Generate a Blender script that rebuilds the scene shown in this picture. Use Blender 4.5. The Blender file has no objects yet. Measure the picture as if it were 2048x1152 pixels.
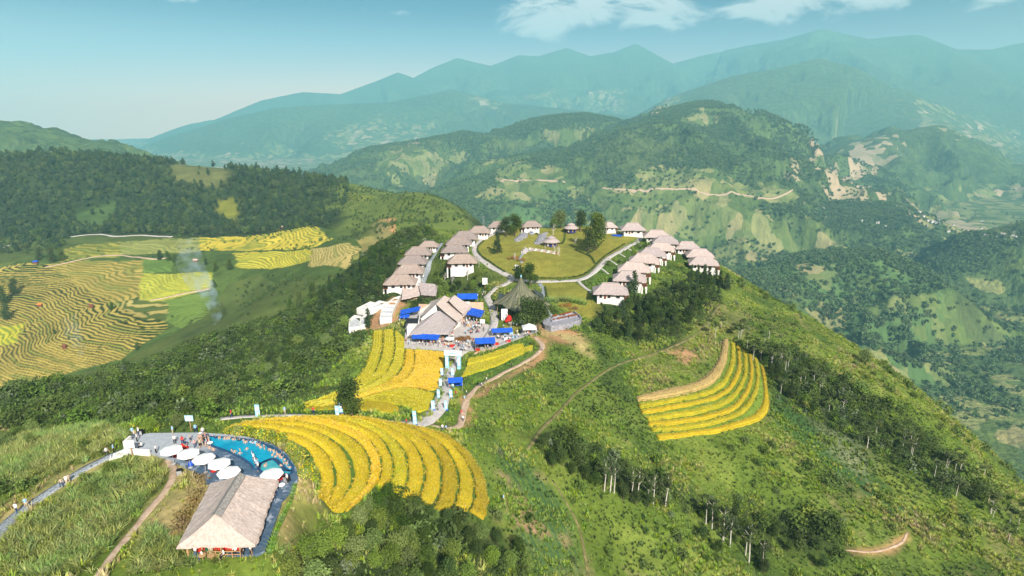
import bpy, bmesh, math, random
import numpy as np
from mathutils import Vector, Matrix
R = math.radians
rng = np.random.default_rng(7)
random.seed(7)
scene = bpy.context.scene
# ------------------------------------------------------------------ camera
FPX, PITCH = 1200.0, R(16.1)
cam_d = bpy.data.cameras.new('camera'); cam = bpy.data.objects.new('camera', cam_d)
scene.collection.objects.link(cam); scene.camera = cam
cam.location = (0, 0, 0); cam.rotation_euler = (R(90) - PITCH, 0, 0)
cam_d.sensor_width = 36; cam_d.lens = FPX / 2048 * 36
cam_d.clip_start = 1; cam_d.clip_end = 90000
# ------------------------------------------------------------------ world
SUN_EL, SUN_AZ = R(34), R(20)          # the sun stands behind the camera, a little to the right
world = bpy.data.worlds.new('World'); scene.world = world; world.use_nodes = True
wt = world.node_tree; wt.nodes.clear()
def WN(t, **k):
    n = wt.nodes.new(t)
    for a, b in k.items(): setattr(n, a, b)
    return n
def wl(a, b): wt.links.new(a, b)
def wmath(op, a, b=None, c=None):
    n = WN('ShaderNodeMath', operation=op)
    for i, v in enumerate((a, b, c)):
        if v is None: continue
        if isinstance(v, (int, float)): n.inputs[i].default_value = v
        else: wl(v, n.inputs[i])
    return n.outputs[0]
sky = WN('ShaderNodeTexSky', sky_type='NISHITA', sun_disc=False)
sky.sun_elevation = SUN_EL; sky.sun_rotation = R(180) - SUN_AZ
sky.altitude = 1200; sky.air_density = 1.3; sky.dust_density = 0.6; sky.ozone_density = 1.5
tint = WN('ShaderNodeMix', data_type='RGBA', blend_type='MULTIPLY'); tint.inputs['Factor'].default_value = 1
elr = WN('ShaderNodeMapRange', interpolation_type='SMOOTHSTEP'); grad = WN('ShaderNodeMix', data_type='RGBA'); wl(elr.outputs[0], grad.inputs['Factor']); grad.inputs['A'].default_value = (2.3, 1.35, 1.25, 1); grad.inputs['B'].default_value = (0.01, 0.07, 0.34, 1); wl(grad.outputs['Result'], tint.inputs['B'])
wl(sky.outputs[0], tint.inputs['A'])
tc = WN('ShaderNodeTexCoord'); lift = WN('ShaderNodeVectorMath', operation='MAXIMUM'); wl(tc.outputs['Generated'], lift.inputs[0]); lift.inputs[1].default_value = (-1, -1, 0.012); wl(lift.outputs[0], sky.inputs[0]); sep = WN('ShaderNodeSeparateXYZ'); wl(tc.outputs['Generated'], sep.inputs[0])
wl(wmath('ARCSINE', sep.outputs[2]), elr.inputs[0]); elr.inputs[1].default_value = R(1.5); elr.inputs[2].default_value = R(9.5)
# clouds live on a flat layer far above: direction / elevation gives the layer's coordinates
az = wmath('ARCTAN2', sep.outputs[0], sep.outputs[1]); el = wmath('ARCSINE', sep.outputs[2])
cmb = WN('ShaderNodeCombineXYZ'); wl(az, cmb.inputs[0]); wl(wmath('MULTIPLY', el, 2.6), cmb.inputs[1])
nz = WN('ShaderNodeTexNoise', noise_dimensions='2D'); nz.inputs['Scale'].default_value = 9.0; nz.inputs['Detail'].default_value = 9
nz.inputs['Roughness'].default_value = 0.56; nz.inputs['Distortion'].default_value = 0.35
mp = WN('ShaderNodeMapping'); wl(cmb.outputs[0], mp.inputs[0]); mp.inputs['Location'].default_value = (1.35, 0.62, 0)
wl(mp.outputs[0], nz.inputs['Vector'])
band = WN('ShaderNodeMapRange', interpolation_type='SMOOTHSTEP'); wl(el, band.inputs[0])
band.inputs[1].default_value = R(5.5); band.inputs[2].default_value = R(8.5)
side = WN('ShaderNodeMapRange', interpolation_type='SMOOTHSTEP'); wl(az, side.inputs[0])
side.inputs[1].default_value = R(-6); side.inputs[2].default_value = R(3)
dens = wmath('ADD', nz.outputs[0], wmath('MULTIPLY', wmath('SUBTRACT', band.outputs[0], 1.0), 0.35))
dens = wmath('ADD', dens, wmath('MULTIPLY', wmath('SUBTRACT', side.outputs[0], 1.0), 0.25))
cr = WN('ShaderNodeMapRange', interpolation_type='SMOOTHSTEP'); wl(dens, cr.inputs[0])
cr.inputs[1].default_value = 0.35; cr.inputs[2].default_value = 0.53
cmix = WN('ShaderNodeMix', data_type='RGBA'); wl(wmath('MULTIPLY', cr.outputs[0], 0.85), cmix.inputs['Factor'])
wl(tint.outputs['Result'], cmix.inputs['A']); cmix.inputs['B'].default_value = (13.0, 11.6, 11.0, 1)
bg = WN('ShaderNodeBackground'); bg.inputs[1].default_value = 0.05; wl(cmix.outputs['Result'], bg.inputs[0])
wo = WN('ShaderNodeOutputWorld'); wl(bg.outputs[0], wo.inputs[0])
# ------------------------------------------------------------------ sun
sl = bpy.data.lights.new('sun', 'SUN'); sun = bpy.data.objects.new('sun', sl); scene.collection.objects.link(sun)
sl.energy = 5.0; sl.angle = R(0.53); sl.color = (1.0, 0.93, 0.82)
to_sun = Vector((math.sin(SUN_AZ) * math.cos(SUN_EL), -math.cos(SUN_AZ) * math.cos(SUN_EL), math.sin(SUN_EL)))
sun.rotation_euler = to_sun.to_track_quat('Z', 'Y').to_euler()
vs = scene.view_settings
scene.display_settings.display_device = 'sRGB'
vs.view_transform = 'Standard'; vs.look = 'None'; vs.exposure = 0.95; vs.gamma = 1; vs.use_curve_mapping = False
scene.cycles.volume_bounces = 1; scene.cycles.max_bounces = 4; scene.cycles.diffuse_bounces = 2
scene.cycles.transparent_max_bounces = 8; scene.cycles.volume_step_rate = 4
# ------------------------------------------------------------------ bookkeeping
COL = scene.collection
def tag(o, label=None, cat=None, group=None, kind=None):
    if label: o['label'] = label
    if cat: o['category'] = cat
    if group: o['group'] = group
    if kind: o['kind'] = kind
    return o
def empty(name, loc, rz=0.0, label=None, cat=None, group=None):
    o = bpy.data.objects.new(name, None); COL.objects.link(o); o.location = loc; o.rotation_euler = (0, 0, rz)
    o.empty_display_size = 0.3
    return tag(o, label, cat, group)
def link_mesh(name, me, mats, parent=None, loc=(0, 0, 0)):
    o = bpy.data.objects.new(name, me); COL.objects.link(o); o.location = loc
    for m in (mats if isinstance(mats, (list, tuple)) else [mats]): me.materials.append(m)
    if parent: o.parent = parent
    return o
def np_mesh(name, V, F, smooth=False):
    """V (n,3) array, F (m,4) or (m,3) int array"""
    me = bpy.data.meshes.new(name); V = np.asarray(V, np.float32); F = np.asarray(F, np.int32); k = F.shape[1]
    me.vertices.add(len(V)); me.vertices.foreach_set('co', V.ravel())
    me.loops.add(F.size); me.loops.foreach_set('vertex_index', F.ravel())
    me.polygons.add(len(F)); me.polygons.foreach_set('loop_start', np.arange(0, F.size, k, dtype=np.int32))
    me.update(calc_edges=True)
    if smooth: me.polygons.foreach_set('use_smooth', np.ones(len(F), bool))
    return me
def set_col(me, C, name='Col'):
    a = me.color_attributes.new(name, 'FLOAT_COLOR', 'POINT')
    C = np.asarray(C, np.float32)
    if C.shape[1] == 3: C = np.concatenate([C, np.ones((len(C), 1), np.float32)], 1)
    a.data.foreach_set('color', C.ravel())
def set_flt(me, v, name):
    a = me.attributes.new(name, 'FLOAT', 'POINT'); a.data.foreach_set('value', np.asarray(v, np.float32))
# ------------------------------------------------------------------ pixel rays (photo 2048 x 1152)
CP, SP = math.cos(PITCH), math.sin(PITCH)
def ray(p):
    p = np.atleast_2d(np.asarray(p, float)); rx = (p[:, 0] - 1024) / FPX; uy = (576 - p[:, 1]) / FPX
    return np.stack([rx, CP + uy * SP, -SP + uy * CP], 1)
def at(px, py, t): return ray((px, py))[0] * t
def plane(px, py, z): d = ray((px, py))[0]; return d * (z / d[2])
# ------------------------------------------------------------------ numpy value noise
def _h(ix, iy, s):
    n = (ix.astype(np.int64) * 374761393 + iy.astype(np.int64) * 668265263 + s * 1442695041) & 0x7fffffff
    n = ((n ^ (n >> 13)) * 1274126177) & 0x7fffffff
    return ((n ^ (n >> 16)) & 0xffff) / 65535.0
def vnoise(x, y, s=0):
    ix, iy = np.floor(x), np.floor(y); fx, fy = x - ix, y - iy
    ix = ix.astype(np.int64); iy = iy.astype(np.int64)
    u, v = fx * fx * fx * (fx * (fx * 6 - 15) + 10), fy * fy * fy * (fy * (fy * 6 - 15) + 10)
    a, b, c, d = _h(ix, iy, s), _h(ix + 1, iy, s), _h(ix, iy + 1, s), _h(ix + 1, iy + 1, s)
    return (a + (b - a) * u) * (1 - v) + (c + (d - c) * u) * v
def fbm(x, y, oct=4, s=0, ridged=False):
    r, amp, tot = 0, 1.0, 0
    for o in range(oct):
        n = vnoise(x, y, s + o * 17) * 2 - 1
        r = r + amp * ((1 - 2 * np.abs(n)) if ridged else n); tot += amp; amp *= 0.5
        x, y = x * 2.03 + 11.3, y * 2.03 + 5.7
        x, y = x * 0.8 - y * 0.6, x * 0.6 + y * 0.8
    return r / tot
def smooth(a, b, x): t = np.clip((x - a) / (b - a), 0, 1); return t * t * (3 - 2 * t)
# ------------------------------------------------------------------ terrain: thin plate layers for what is near
class TPS:
    def __init__(s, P, lam=0.0, sc=100.0):
        P = np.asarray(P, float); s.sc = sc; s.c = P[:, :2] / sc; n = len(P)
        K = s.k(s.c, s.c) + lam * np.eye(n); A = np.zeros((n + 3, n + 3)); A[:n, :n] = K
        A[:n, n] = 1; A[:n, n + 1:] = s.c; A[n, :n] = 1; A[n + 1:, :n] = s.c.T
        s.w = np.linalg.solve(A, np.concatenate([P[:, 2], [0, 0, 0]]))
    def k(s, a, b):
        d2 = ((a[:, None, :] - b[None]) ** 2).sum(2); return 0.5 * d2 * np.log(d2 + 1e-12)
    def __call__(s, x, y):
        q = np.stack([np.ravel(x), np.ravel(y)], 1) / s.sc; out = np.empty(len(q)); n = len(s.c)
        for i in range(0, len(q), 40000):
            a = q[i:i + 40000]; out[i:i + 40000] = s.k(a, s.c) @ s.w[:n] + s.w[n] + a @ s.w[n + 1:]
        return out.reshape(np.shape(x))
NEAR = [  # photo x, y, distance along the ray
 (0,1150,72),(200,1150,70),(400,1150,72),(100,1000,88),(250,960,91),(0,1060,82),(250,1050,81),(340,1130,72),(600,1100,84),(700,1150,84),(560,1000,86),
 (800,1100,97),(960,1040,108),(660,1010,96),(620,960,98.5),(850,1010,107),(760,950,110),(640,880,107),(700,900,110),(980,930,128),(900,870,131),(800,870,123),
 (440,835,107),(300,850,109),(100,880,112),(0,900,112),(700,832,124),(560,828,117),(850,850,136),(890,790,156),(905,735,188),
 (720,800,146),(650,815,133),(780,740,178),(860,740,186),(850,705,200),(760,670,222),(700,690,206),
 (940,690,207),(1060,665,222),(860,690,206),(820,640,230),(870,650,222),(760,620,245),(900,600,254),(1000,600,247),(1015,580,262),
 (980,545,285),(930,530,290),(960,500,318),(1050,530,290),(1150,540,280),(1050,500,310),(1150,490,325),(1100,470,345),(1240,480,330),(1200,530,285),(1040,455,355),(960,470,350),
 (900,490,325),(830,530,290),(800,570,265),(870,480,335),(1160,452,362),(1265,465,352),(1340,490,330),(1300,520,300),(1260,550,275),(1220,605,243),(1140,640,232),(1100,650,226),
 (1400,530,305),(1440,560,285),(1330,560,275),(1420,610,255),(1300,640,237),(1180,690,210),(1080,710,200),(1000,760,182),(950,830,154),(1050,850,148),(1150,800,170),
 (1280,720,210),(1400,700,222),(1450,690,228),(1290,800,182),(1400,780,196),(1530,760,206),(1520,840,186),(1310,880,163),(1560,700,228),
 (1460,575,280),(1600,640,262),(1700,690,250),(1800,770,230),(1900,860,208),(1980,950,188),(2048,1030,175),
 (1600,800,200),(1700,850,190),(1800,950,172),(1900,1050,156),(2040,1140,146),
 (1700,1100,145),(1500,1000,155),(1560,900,172),(1400,950,157),(1200,1000,133),(1200,900,146),(1100,1100,113),(1280,1150,122),(1450,1130,132),(1020,980,125),(1000,1100,107),
 (120,800,190),(0,800,205),(250,740,238),(400,690,272),(560,640,300),(640,590,325),(700,560,330),(300,800,165),(400,800,145),(500,770,178),(520,800,150),(600,780,165),(600,720,215),(680,650,240),(700,600,275),(760,570,290),(500,700,245),(740,500,360),
 (860,460,370)]
HID = [(60,410,-95),(0,440,-140),(120,440,-130),(-80,420,-150),(180,350,-150),(230,290,-190),(260,220,-210),(255,150,-215),(330,100,-300),(330,250,-330),(250,400,-300),(120,560,-320),
 (0,560,-260),(-160,440,-190),(-200,330,-185),(-230,240,-190),(-240,160,-150),(-300,100,-190),(-150,120,-75),(-130,60,-62),(-100,20,-60),(0,20,-70),(100,20,-100),(200,20,-130),(-300,300,-260),(-250,500,-260),(420,0,-330)]
_n = [tuple(at(*q)) for q in NEAR] + [tuple(h) for h in HID]
tps_near = TPS(_n, 0.006)
LEFT = [(0,740,430),(100,700,440),(300,640,455),(0,540,600),(200,560,560),(300,560,550),(400,600,500),(450,640,470),(550,480,640),(300,475,690),(100,480,720),(0,470,760),(420,540,540),(600,550,480),(520,600,450),(650,500,530),
 (700,470,600),(800,450,560),(860,440,600),(840,385,740),(930,445,600),(900,410,680),(760,400,720),(700,372,860),(600,360,900),(600,420,790),(450,340,960),(450,420,820),(300,330,980),(300,400,880),(200,320,1000),(100,300,1050),(0,310,1050),(150,400,880),(0,400,880),(-150,300,1050),(-150,500,700),(-150,650,520),(720,560,420)]
LHID = [(-1200,1400,-330),(-700,1400,-330),(-300,1300,-340),(0,1100,-340),(100,800,-330),(80,600,-260),(0,500,-180),(-500,300,-190),(-700,500,-120),(-300,350,-180),(-1300,900,-100)]
_l = [tuple(at(*q)) for q in LEFT] + LHID
tps_left = TPS(_l, 0.01)
FLOOR = -410.0
def P3(*pts): return np.array([at(*p) for p in pts])
RIDGES = [ # polyline (photo x, y, t), slope near crest, exponent-ish softness, spur amplitude
 (P3((-400,260,1900),(0,238,1900),(90,262,1850),(180,292,1800),(260,330,1700)), .42, 60, 30),
 (P3((1480,552,1150),(1600,540,1250),(1680,512,1300),(1760,502,1300),(1850,540,1250),(1960,620,1250),(2100,700,1300)), .47, 45, 55),
 (P3((1390,560,1500),(1500,470,1700),(1570,425,1900),(1700,410,2000),(1830,440,1950),(1930,470,1850),(2060,520,1800)), .42, 70, 60),
 (P3((1930,520,1500),(2000,470,1500),(2100,455,1500),(2300,440,1500)), .5, 50, 45),
 (P3((860,400,1900),(950,352,2100),(1060,318,2250),(1200,283,2350),(1330,246,2400),(1420,262,2350),(1520,300,2250),(1600,352,2150),(1660,402,2050)), .36, 90, 90),
 (P3((1330,246,2400),(1370,215,2700),(1420,203,2900),(1470,232,2950),(1540,275,3000),(1600,300,3000)), .4, 90, 70),
 (P3((560,378,2500),(680,335,2700),(800,292,2950),(930,264,3100),(1000,270,3100),(1090,238,3200),(1160,224,3250),(1230,240,3200),(1290,275,3100)), .4, 90, 80),
 (P3((1690,330,3300),(1780,275,3500),(1870,250,3700),(1960,290,3500),(2060,350,3300),(2250,400,3200)), .36, 110, 80),
 (P3((1130,300,5600),(1250,250,5700),(1370,190,5900),(1480,152,6100),(1560,135,6200),(1640,117,6300),(1720,135,6200),(1790,175,6000),(1850,235,5600)), .42, 160, 150),
 (P3((230,310,6800),(330,275,6900),(450,238,7000),(560,215,7100),(680,208,7200),(780,205,7300),(900,178,7600),(1000,205,7400),(1100,215,7200),(1240,230,7000)), .36, 160, 160),
 (P3((420,240,9000),(520,200,9300),(600,184,9500),(680,188,9800),(760,160,10000),(800,144,10000),(832,156,10000),(880,132,10200),(918,116,10300),(950,124,10400),(985,132,10500),(1040,111,10600),(1080,113,10700),(1135,96,10800),(1180,113,10800),(1225,105,10800),(1265,89,10900),(1335,128,11000),(1400,112,11000),(1450,102,11000),(1500,92,10600),(1580,78,10000),(1650,58,9600),(1740,78,9600),(1830,70,9600),(1900,100,9600),(1980,100,9600),(2060,80,9600),(2300,70,9600)), .42, 260, 300),
 (P3((1850,240,7500),(1930,190,8500),(2000,150,9500),(2060,110,10500)), .4, 250, 200),
]
def ridge_h(x, y):
    out = np.full(x.shape, -1e9)
    for k, (P, sl_, soft, spur) in enumerate(RIDGES):
        s = spur / 90.0; L = 9.0 * spur
        wa = min(2.0 * spur, 130.0); wx = x + fbm(x / L, y / L, 4, 31 + k) * wa; wy = y + fbm(x / L, y / L, 4, 77 + k) * wa
        best = np.full(x.shape, 1e18); zz = np.zeros(x.shape)
        for a, b in zip(P[:-1], P[1:]):
            e = b[:2] - a[:2]; t = np.clip(((wx - a[0]) * e[0] + (wy - a[1]) * e[1]) / (e @ e), 0, 1)
            d2 = (wx - a[0] - t * e[0]) ** 2 + (wy - a[1] - t * e[1]) ** 2; m = d2 < best
            best = np.where(m, d2, best); zz = np.where(m, a[2] + (b[2] - a[2]) * t, zz)
        d = np.sqrt(best); dd = np.sqrt(d * d + soft * soft) - soft
        h = zz - sl_ * dd + np.minimum(fbm(wx / (3.6 * spur), wy / (3.6 * spur), 6, 5 + k, True) - .15, .5 if spur < 100 else .03) * spur * 1.35 * smooth(0, 3.5 * spur, d)
        kk = spur * .5                                      # soft maximum
        q = np.clip(0.5 + 0.5 * (h - out) / kk, 0, 1); q = np.where(out < -1e8, 1.0, q); o2 = np.where(out < -1e8, h, out)
        out = o2 + (h - o2) * q + np.where(out < -1e8, 0, kk * q * (1 - q))
    return out
PADS = []    # (polygon world xy, z, falloff)
def poly_dist(P, x, y):
    """signed distance to polygon, negative inside"""
    best = np.full(x.shape, 1e18); ins = np.zeros(x.shape, bool)
    for a, b in zip(P, np.roll(P, -1, 0)):
        e = b - a; t = np.clip(((x - a[0]) * e[0] + (y - a[1]) * e[1]) / (e @ e + 1e-9), 0, 1)
        best = np.minimum(best, (x - a[0] - t * e[0]) ** 2 + (y - a[1] - t * e[1]) ** 2)
        c = ((a[1] > y) != (b[1] > y)); xi = a[0] + (y - a[1]) / (b[1] - a[1] + 1e-12) * (b[0] - a[0]); ins ^= c & (x < xi)
    return np.where(ins, -1, 1) * np.sqrt(best)
def H_near_raw(x, y):
    x = np.asarray(x, float); y = np.asarray(y, float)
    z = tps_near(x, y) + fbm(x / 22, y / 22, 4, 3) * 0.9; u, v = x * .85 + y * .53, -x * .53 + y * .85; w = smooth(10, 45, x + (y - 150) * .12) * (1 - smooth(175, 215, y)) * smooth(0, 18, np.hypot((x - 74) / 1.3, (y - 158)) - 42); z = z + w * (fbm(u / 60, v / 15, 4, 13, True) * 1.5 + fbm(u / 22, v / 6, 3, 14, True) * .5)
    r = np.hypot(x, y); return np.where(r > 520, z - (r - 520) * .8, z)
def H_near(x, y):
    z = H_near_raw(x, y)
    for P, zp, fall in PADS:
        lo, hi = P.min(0) - fall, P.max(0) + fall
        m = (x > lo[0]) & (x < hi[0]) & (y > lo[1]) & (y < hi[1])
        if not np.any(m): continue
        d = poly_dist(P, x[m], y[m]); w = 1 - smooth(0, fall, d)
        z = z.copy(); z[m] = z[m] * (1 - w) + zp * w
    return z
def H_left(x, y):
    z = tps_left(x, y) + fbm(x / 90, y / 90, 5, 9) * 5
    d = np.maximum(0, x - 130); return z - d * 1.2 - np.maximum(0, np.hypot(x, y) - 1300) * .5
def H(x, y, near=True):
    x = np.asarray(x, float); y = np.asarray(y, float); shp = x.shape; x = x.ravel(); y = y.ravel()
    r = np.hypot(x, y); z = np.full(x.shape, FLOOR) + fbm(x / 500, y / 500, 4, 2) * 14
    far = r > 300; z[far] = np.maximum(z[far], ridge_h(x[far], y[far]))
    m = (r < 1900) & (x < 500)
    if m.any(): z[m] = np.maximum(z[m], H_left(x[m], y[m]))
    m = r < 700
    if m.any() and near: z[m] = np.maximum(z[m], H_near(x[m], y[m]))
    return z.reshape(shp)
def hit(pts, fn=None, t0=45.0, t1=700.0, n=340):
    """where the rays through photo pixels meet the ground"""
    fn = fn or H_near; D = ray(pts); N = len(D); ts = np.geomspace(t0, t1, n)
    lo = np.full(N, t0); hi = np.full(N, t1); done = np.zeros(N, bool)
    X = D[:, 0][:, None] * ts; Y = D[:, 1][:, None] * ts; Z = D[:, 2][:, None] * ts
    below = Z < fn(X.ravel(), Y.ravel()).reshape(X.shape)
    k = np.argmax(below, 1); k = np.where(below.any(1), k, n - 1); k = np.maximum(k, 1)
    lo, hi = ts[k - 1], ts[k]
    for _ in range(14):
        mid = (lo + hi) / 2; b = D[:, 2] * mid < fn(D[:, 0] * mid, D[:, 1] * mid); hi = np.where(b, mid, hi); lo = np.where(b, lo, mid)
    return D * ((lo + hi) / 2)[:, None]
# ------------------------------------------------------------------ material helper
class NT:
    def __init__(s, name, rough=0.9, spec=0.2):
        s.m = bpy.data.materials.new(name); s.m.use_nodes = True; s.t = s.m.node_tree
        s.b = s.t.nodes['Principled BSDF']; s.b.inputs['Roughness'].default_value = rough; s.b.inputs['Specular IOR Level'].default_value = spec
    def n(s, t, **k):
        x = s.t.nodes.new(t)
        for a, b in k.items(): setattr(x, a, b)
        return x
    def put(s, inp, v):
        if v is None: return
        if isinstance(v, bpy.types.NodeSocket): s.t.links.new(v, inp)
        elif isinstance(v, tuple) and len(v) == 3 and inp.type == 'RGBA': inp.default_value = (*v, 1)
        else: inp.default_value = v
    def noise(s, scale, detail=4, rough=.55, vec=None, dist=0, out=0):
        x = s.n('ShaderNodeTexNoise'); s.put(x.inputs['Scale'], scale); s.put(x.inputs['Detail'], detail); s.put(x.inputs['Roughness'], rough)
        s.put(x.inputs['Distortion'], dist); s.put(x.inputs['Vector'], vec or s.pos()); return x.outputs[out]
    def pos(s):
        if not hasattr(s, '_p'): s._p = s.n('ShaderNodeNewGeometry').outputs['Position']
        return s._p
    def obj(s): return s.n('ShaderNodeTexCoord').outputs['Object']
    def mapv(s, v, scale=(1, 1, 1), rot=(0, 0, 0)):
        x = s.n('ShaderNodeMapping'); s.put(x.inputs[0], v); x.inputs['Scale'].default_value = scale; x.inputs['Rotation'].default_value = rot; return x.outputs[0]
    def math(s, op, a, b=None, c=None):
        x = s.n('ShaderNodeMath', operation=op)
        for i, v in enumerate((a, b, c)): s.put(x.inputs[i], v)
        return x.outputs[0]
    def mr(s, v, a, b, c=0.0, d=1.0, sm=True):
        x = s.n('ShaderNodeMapRange', interpolation_type='SMOOTHSTEP' if sm else 'LINEAR')
        for i, q in enumerate((v, a, b, c, d)): s.put(x.inputs[i], q)
        return x.outputs[0]
    def mix(s, f, a, b, mode='MIX'):
        x = s.n('ShaderNodeMix', data_type='RGBA', blend_type=mode); s.put(x.inputs['Factor'], f); s.put(x.inputs['A'], a); s.put(x.inputs['B'], b); return x.outputs['Result']
    def attr(s, name, vec=False):
        x = s.n('ShaderNodeAttribute', attribute_name=name); return x.outputs['Color'] if vec else x.outputs['Fac']
    def ramp(s, v, stops):
        x = s.n('ShaderNodeValToRGB'); s.put(x.inputs[0], v); e = x.color_ramp.elements
        while len(e) < len(stops): e.new(0.5)
        for q, (p, c) in zip(e, stops): q.position = p; q.color = (*c, 1)
        return x.outputs[0]
    def bump(s, h, strength=.5, dist=.1, nrm=None):
        x = s.n('ShaderNodeBump'); s.put(x.inputs['Height'], h); s.put(x.inputs['Strength'], strength); s.put(x.inputs['Distance'], dist)
        if nrm: s.put(x.inputs['Normal'], nrm)
        s.t.links.new(x.outputs[0], s.b.inputs['Normal']); return x.outputs[0]
    def base(s, v): s.put(s.b.inputs['Base Color'], v); return s
def simple(name, col, rough=.8, spec=.2, var=.25, scale=1.5, bump=0, bd=.02):
    k = NT(name, rough, spec); f = k.noise(scale, 5, .6, k.obj())
    k.base(k.mix(k.mr(f, .3, .7), tuple(c * (1 - var) for c in col), tuple(min(1, c * (1 + var)) for c in col)))
    if bump: k.bump(k.noise(scale * 6, 4, .6, k.obj()), bump, bd)
    return k.m
# ------------------------------------------------------------------ terrain material
def terrain_mat():
    k = NT('ground_cover', .95, .08); p = k.pos()
    geo = k.n('ShaderNodeSeparateXYZ'); k.put(geo.inputs[0], p)
    flat = k.n('ShaderNodeCombineXYZ'); k.put(flat.inputs[0], geo.outputs[0]); k.put(flat.inputs[1], geo.outputs[1]); flat = flat.outputs[0]
    col = k.attr('Col', True); wood = k.attr('wood'); farm = k.attr('farm'); tan = k.attr('tan')
    warp = k.n('ShaderNodeVectorMath', operation='MULTIPLY_ADD'); k.put(warp.inputs[0], k.noise(.006, 3, .6, flat, out=1)); warp.inputs[1].default_value = (90, 90, 0); k.put(warp.inputs[2], flat)
    def cells(sc, rnd=1.0):
        v = k.n('ShaderNodeTexVoronoi', voronoi_dimensions='2D', distance='CHEBYCHEV'); k.put(v.inputs['Vector'], warp.outputs[0]); k.put(v.inputs['Scale'], sc); k.put(v.inputs['Randomness'], rnd)
        sp = k.n('ShaderNodeSeparateColor'); k.put(sp.inputs[0], v.outputs['Color']); return sp.outputs[0], sp.outputs[1], v.outputs['Distance']
    a, b, d = cells(.022)
    n1 = k.noise(.05, 6, .65, flat)
    fieldcol = k.ramp(b, [(0, (.075, .12, .035)), (.3, (.11, .155, .05)), (.55, (.19, .22, .085)), (.85, (.23, .235, .11)), (1, (.28, .25, .13))])
    c = k.mix(k.math('MULTIPLY', k.mr(k.math('ADD', farm, k.math('MULTIPLY', k.math('SUBTRACT', a, .5), .9)), .45, .55), k.mr(farm, .05, .2)), col, fieldcol)
    a2, b2, d2 = cells(.019)
    tancol = k.ramp(b2, [(0, (.20, .20, .11)), (.5, (.34, .28, .18)), (1, (.44, .34, .24))])
    f2 = k.math('MULTIPLY', k.mr(k.math('ADD', tan, k.math('MULTIPLY', k.math('SUBTRACT', a2, .5), .9)), .5, .56), k.mr(tan, .05, .2))
    c = k.mix(f2, c, tancol)
    # tree crowns as colour grain and relief on the woods too far off to tell the trees apart
    cr = k.n('ShaderNodeTexVoronoi', voronoi_dimensions='2D'); k.put(cr.inputs['Vector'], flat); k.put(cr.inputs['Scale'], .11)
    blot = k.noise(.02, 6, .7, flat)
    wv = k.mix(k.mr(blot, .3, .7), (.55, .6, .6), (1.5, 1.45, 1.15))
    nowood = k.math('SUBTRACT', 1.0, k.math('MAXIMUM', f2, k.math('MULTIPLY', farm, .6)))
    wm = k.math('MULTIPLY', wood, nowood)
    c = k.mix(wm, c, k.mix(1, c, wv, 'MULTIPLY'))
    fine = k.noise(.9, 5, .7, flat)
    c = k.mix(1, c, k.mix(k.mr(fine, .25, .75), (.7, .72, .7), (1.28, 1.24, 1.2)), 'MULTIPLY')
    c = k.mix(1, c, k.mix(k.mr(n1, .3, .7), (.82, .88, .85), (1.16, 1.1, 1.05)), 'MULTIPLY')
    k.base(c)
    hgt = k.math('ADD', k.math('MULTIPLY', k.math('MULTIPLY', k.math('SUBTRACT', 1, cr.outputs['Distance']), wm), 5.0), k.math('MULTIPLY', k.noise(.035, 5, .65, flat), k.math('MULTIPLY', wm, 22.0)))
    hgt = k.math('ADD', hgt, k.math('MULTIPLY', fine, .35)); k.bump(hgt, .75, 1.0)
    return k.m
# ------------------------------------------------------------------ land use
def wpoly(pts, fn=None, t0=45, t1=700): return hit(pts, fn, t0, t1)[:, :2]
Hfar = lambda x, y: H(x, y, False)
def farpoly(pts, t0=750, t1=14000): return hit(pts, Hfar, t0, t1, 260)[:, :2]
FARM = [[(1150,385),(1290,345),(1420,345),(1560,375),(1640,400),(1560,440),(1540,520),(1430,560),(1300,545),(1180,480)],
        [(1000,330),(1130,345),(1150,370),(1080,400),(960,400)],[(760,310),(860,300),(930,300),(880,360),(740,350)],
        [(1090,260),(1180,255),(1180,290),(1090,290)],[(1500,470),(1700,490),(1600,520),(1480,540)],[(1400,215),(1460,220),(1420,260),(1370,240)],
        [(1560,560),(1800,610),(1880,680),(1800,640),(1640,600)],[(1880,440),(2048,430),(2048,520),(1900,480)],[(1915,830),(2060,790),(2060,980),(1950,910)],[(1890,735),(2060,690),(2060,790),(1930,790)]]
TANS = [[(1605,335),(1680,315),(1750,325),(1745,350),(1720,400),(1660,405),(1620,365)],[(1830,200),(1960,230),(2048,270),(2048,300),(1900,270),(1830,240)],
        [(1310,200),(1350,195),(1340,225),(1290,235)],[(640,270),(760,230),(860,250),(820,300),(680,310)],[(1020,190),(1250,180),(1260,225),(1130,215)],
        [(940,200),(1010,195),(1010,225)],[(480,290),(560,290),(560,310)],[(1760,390),(1900,420),(1960,460),(1850,440)],[(1700,300),(1780,270),(1800,300),(1740,350)]]
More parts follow.
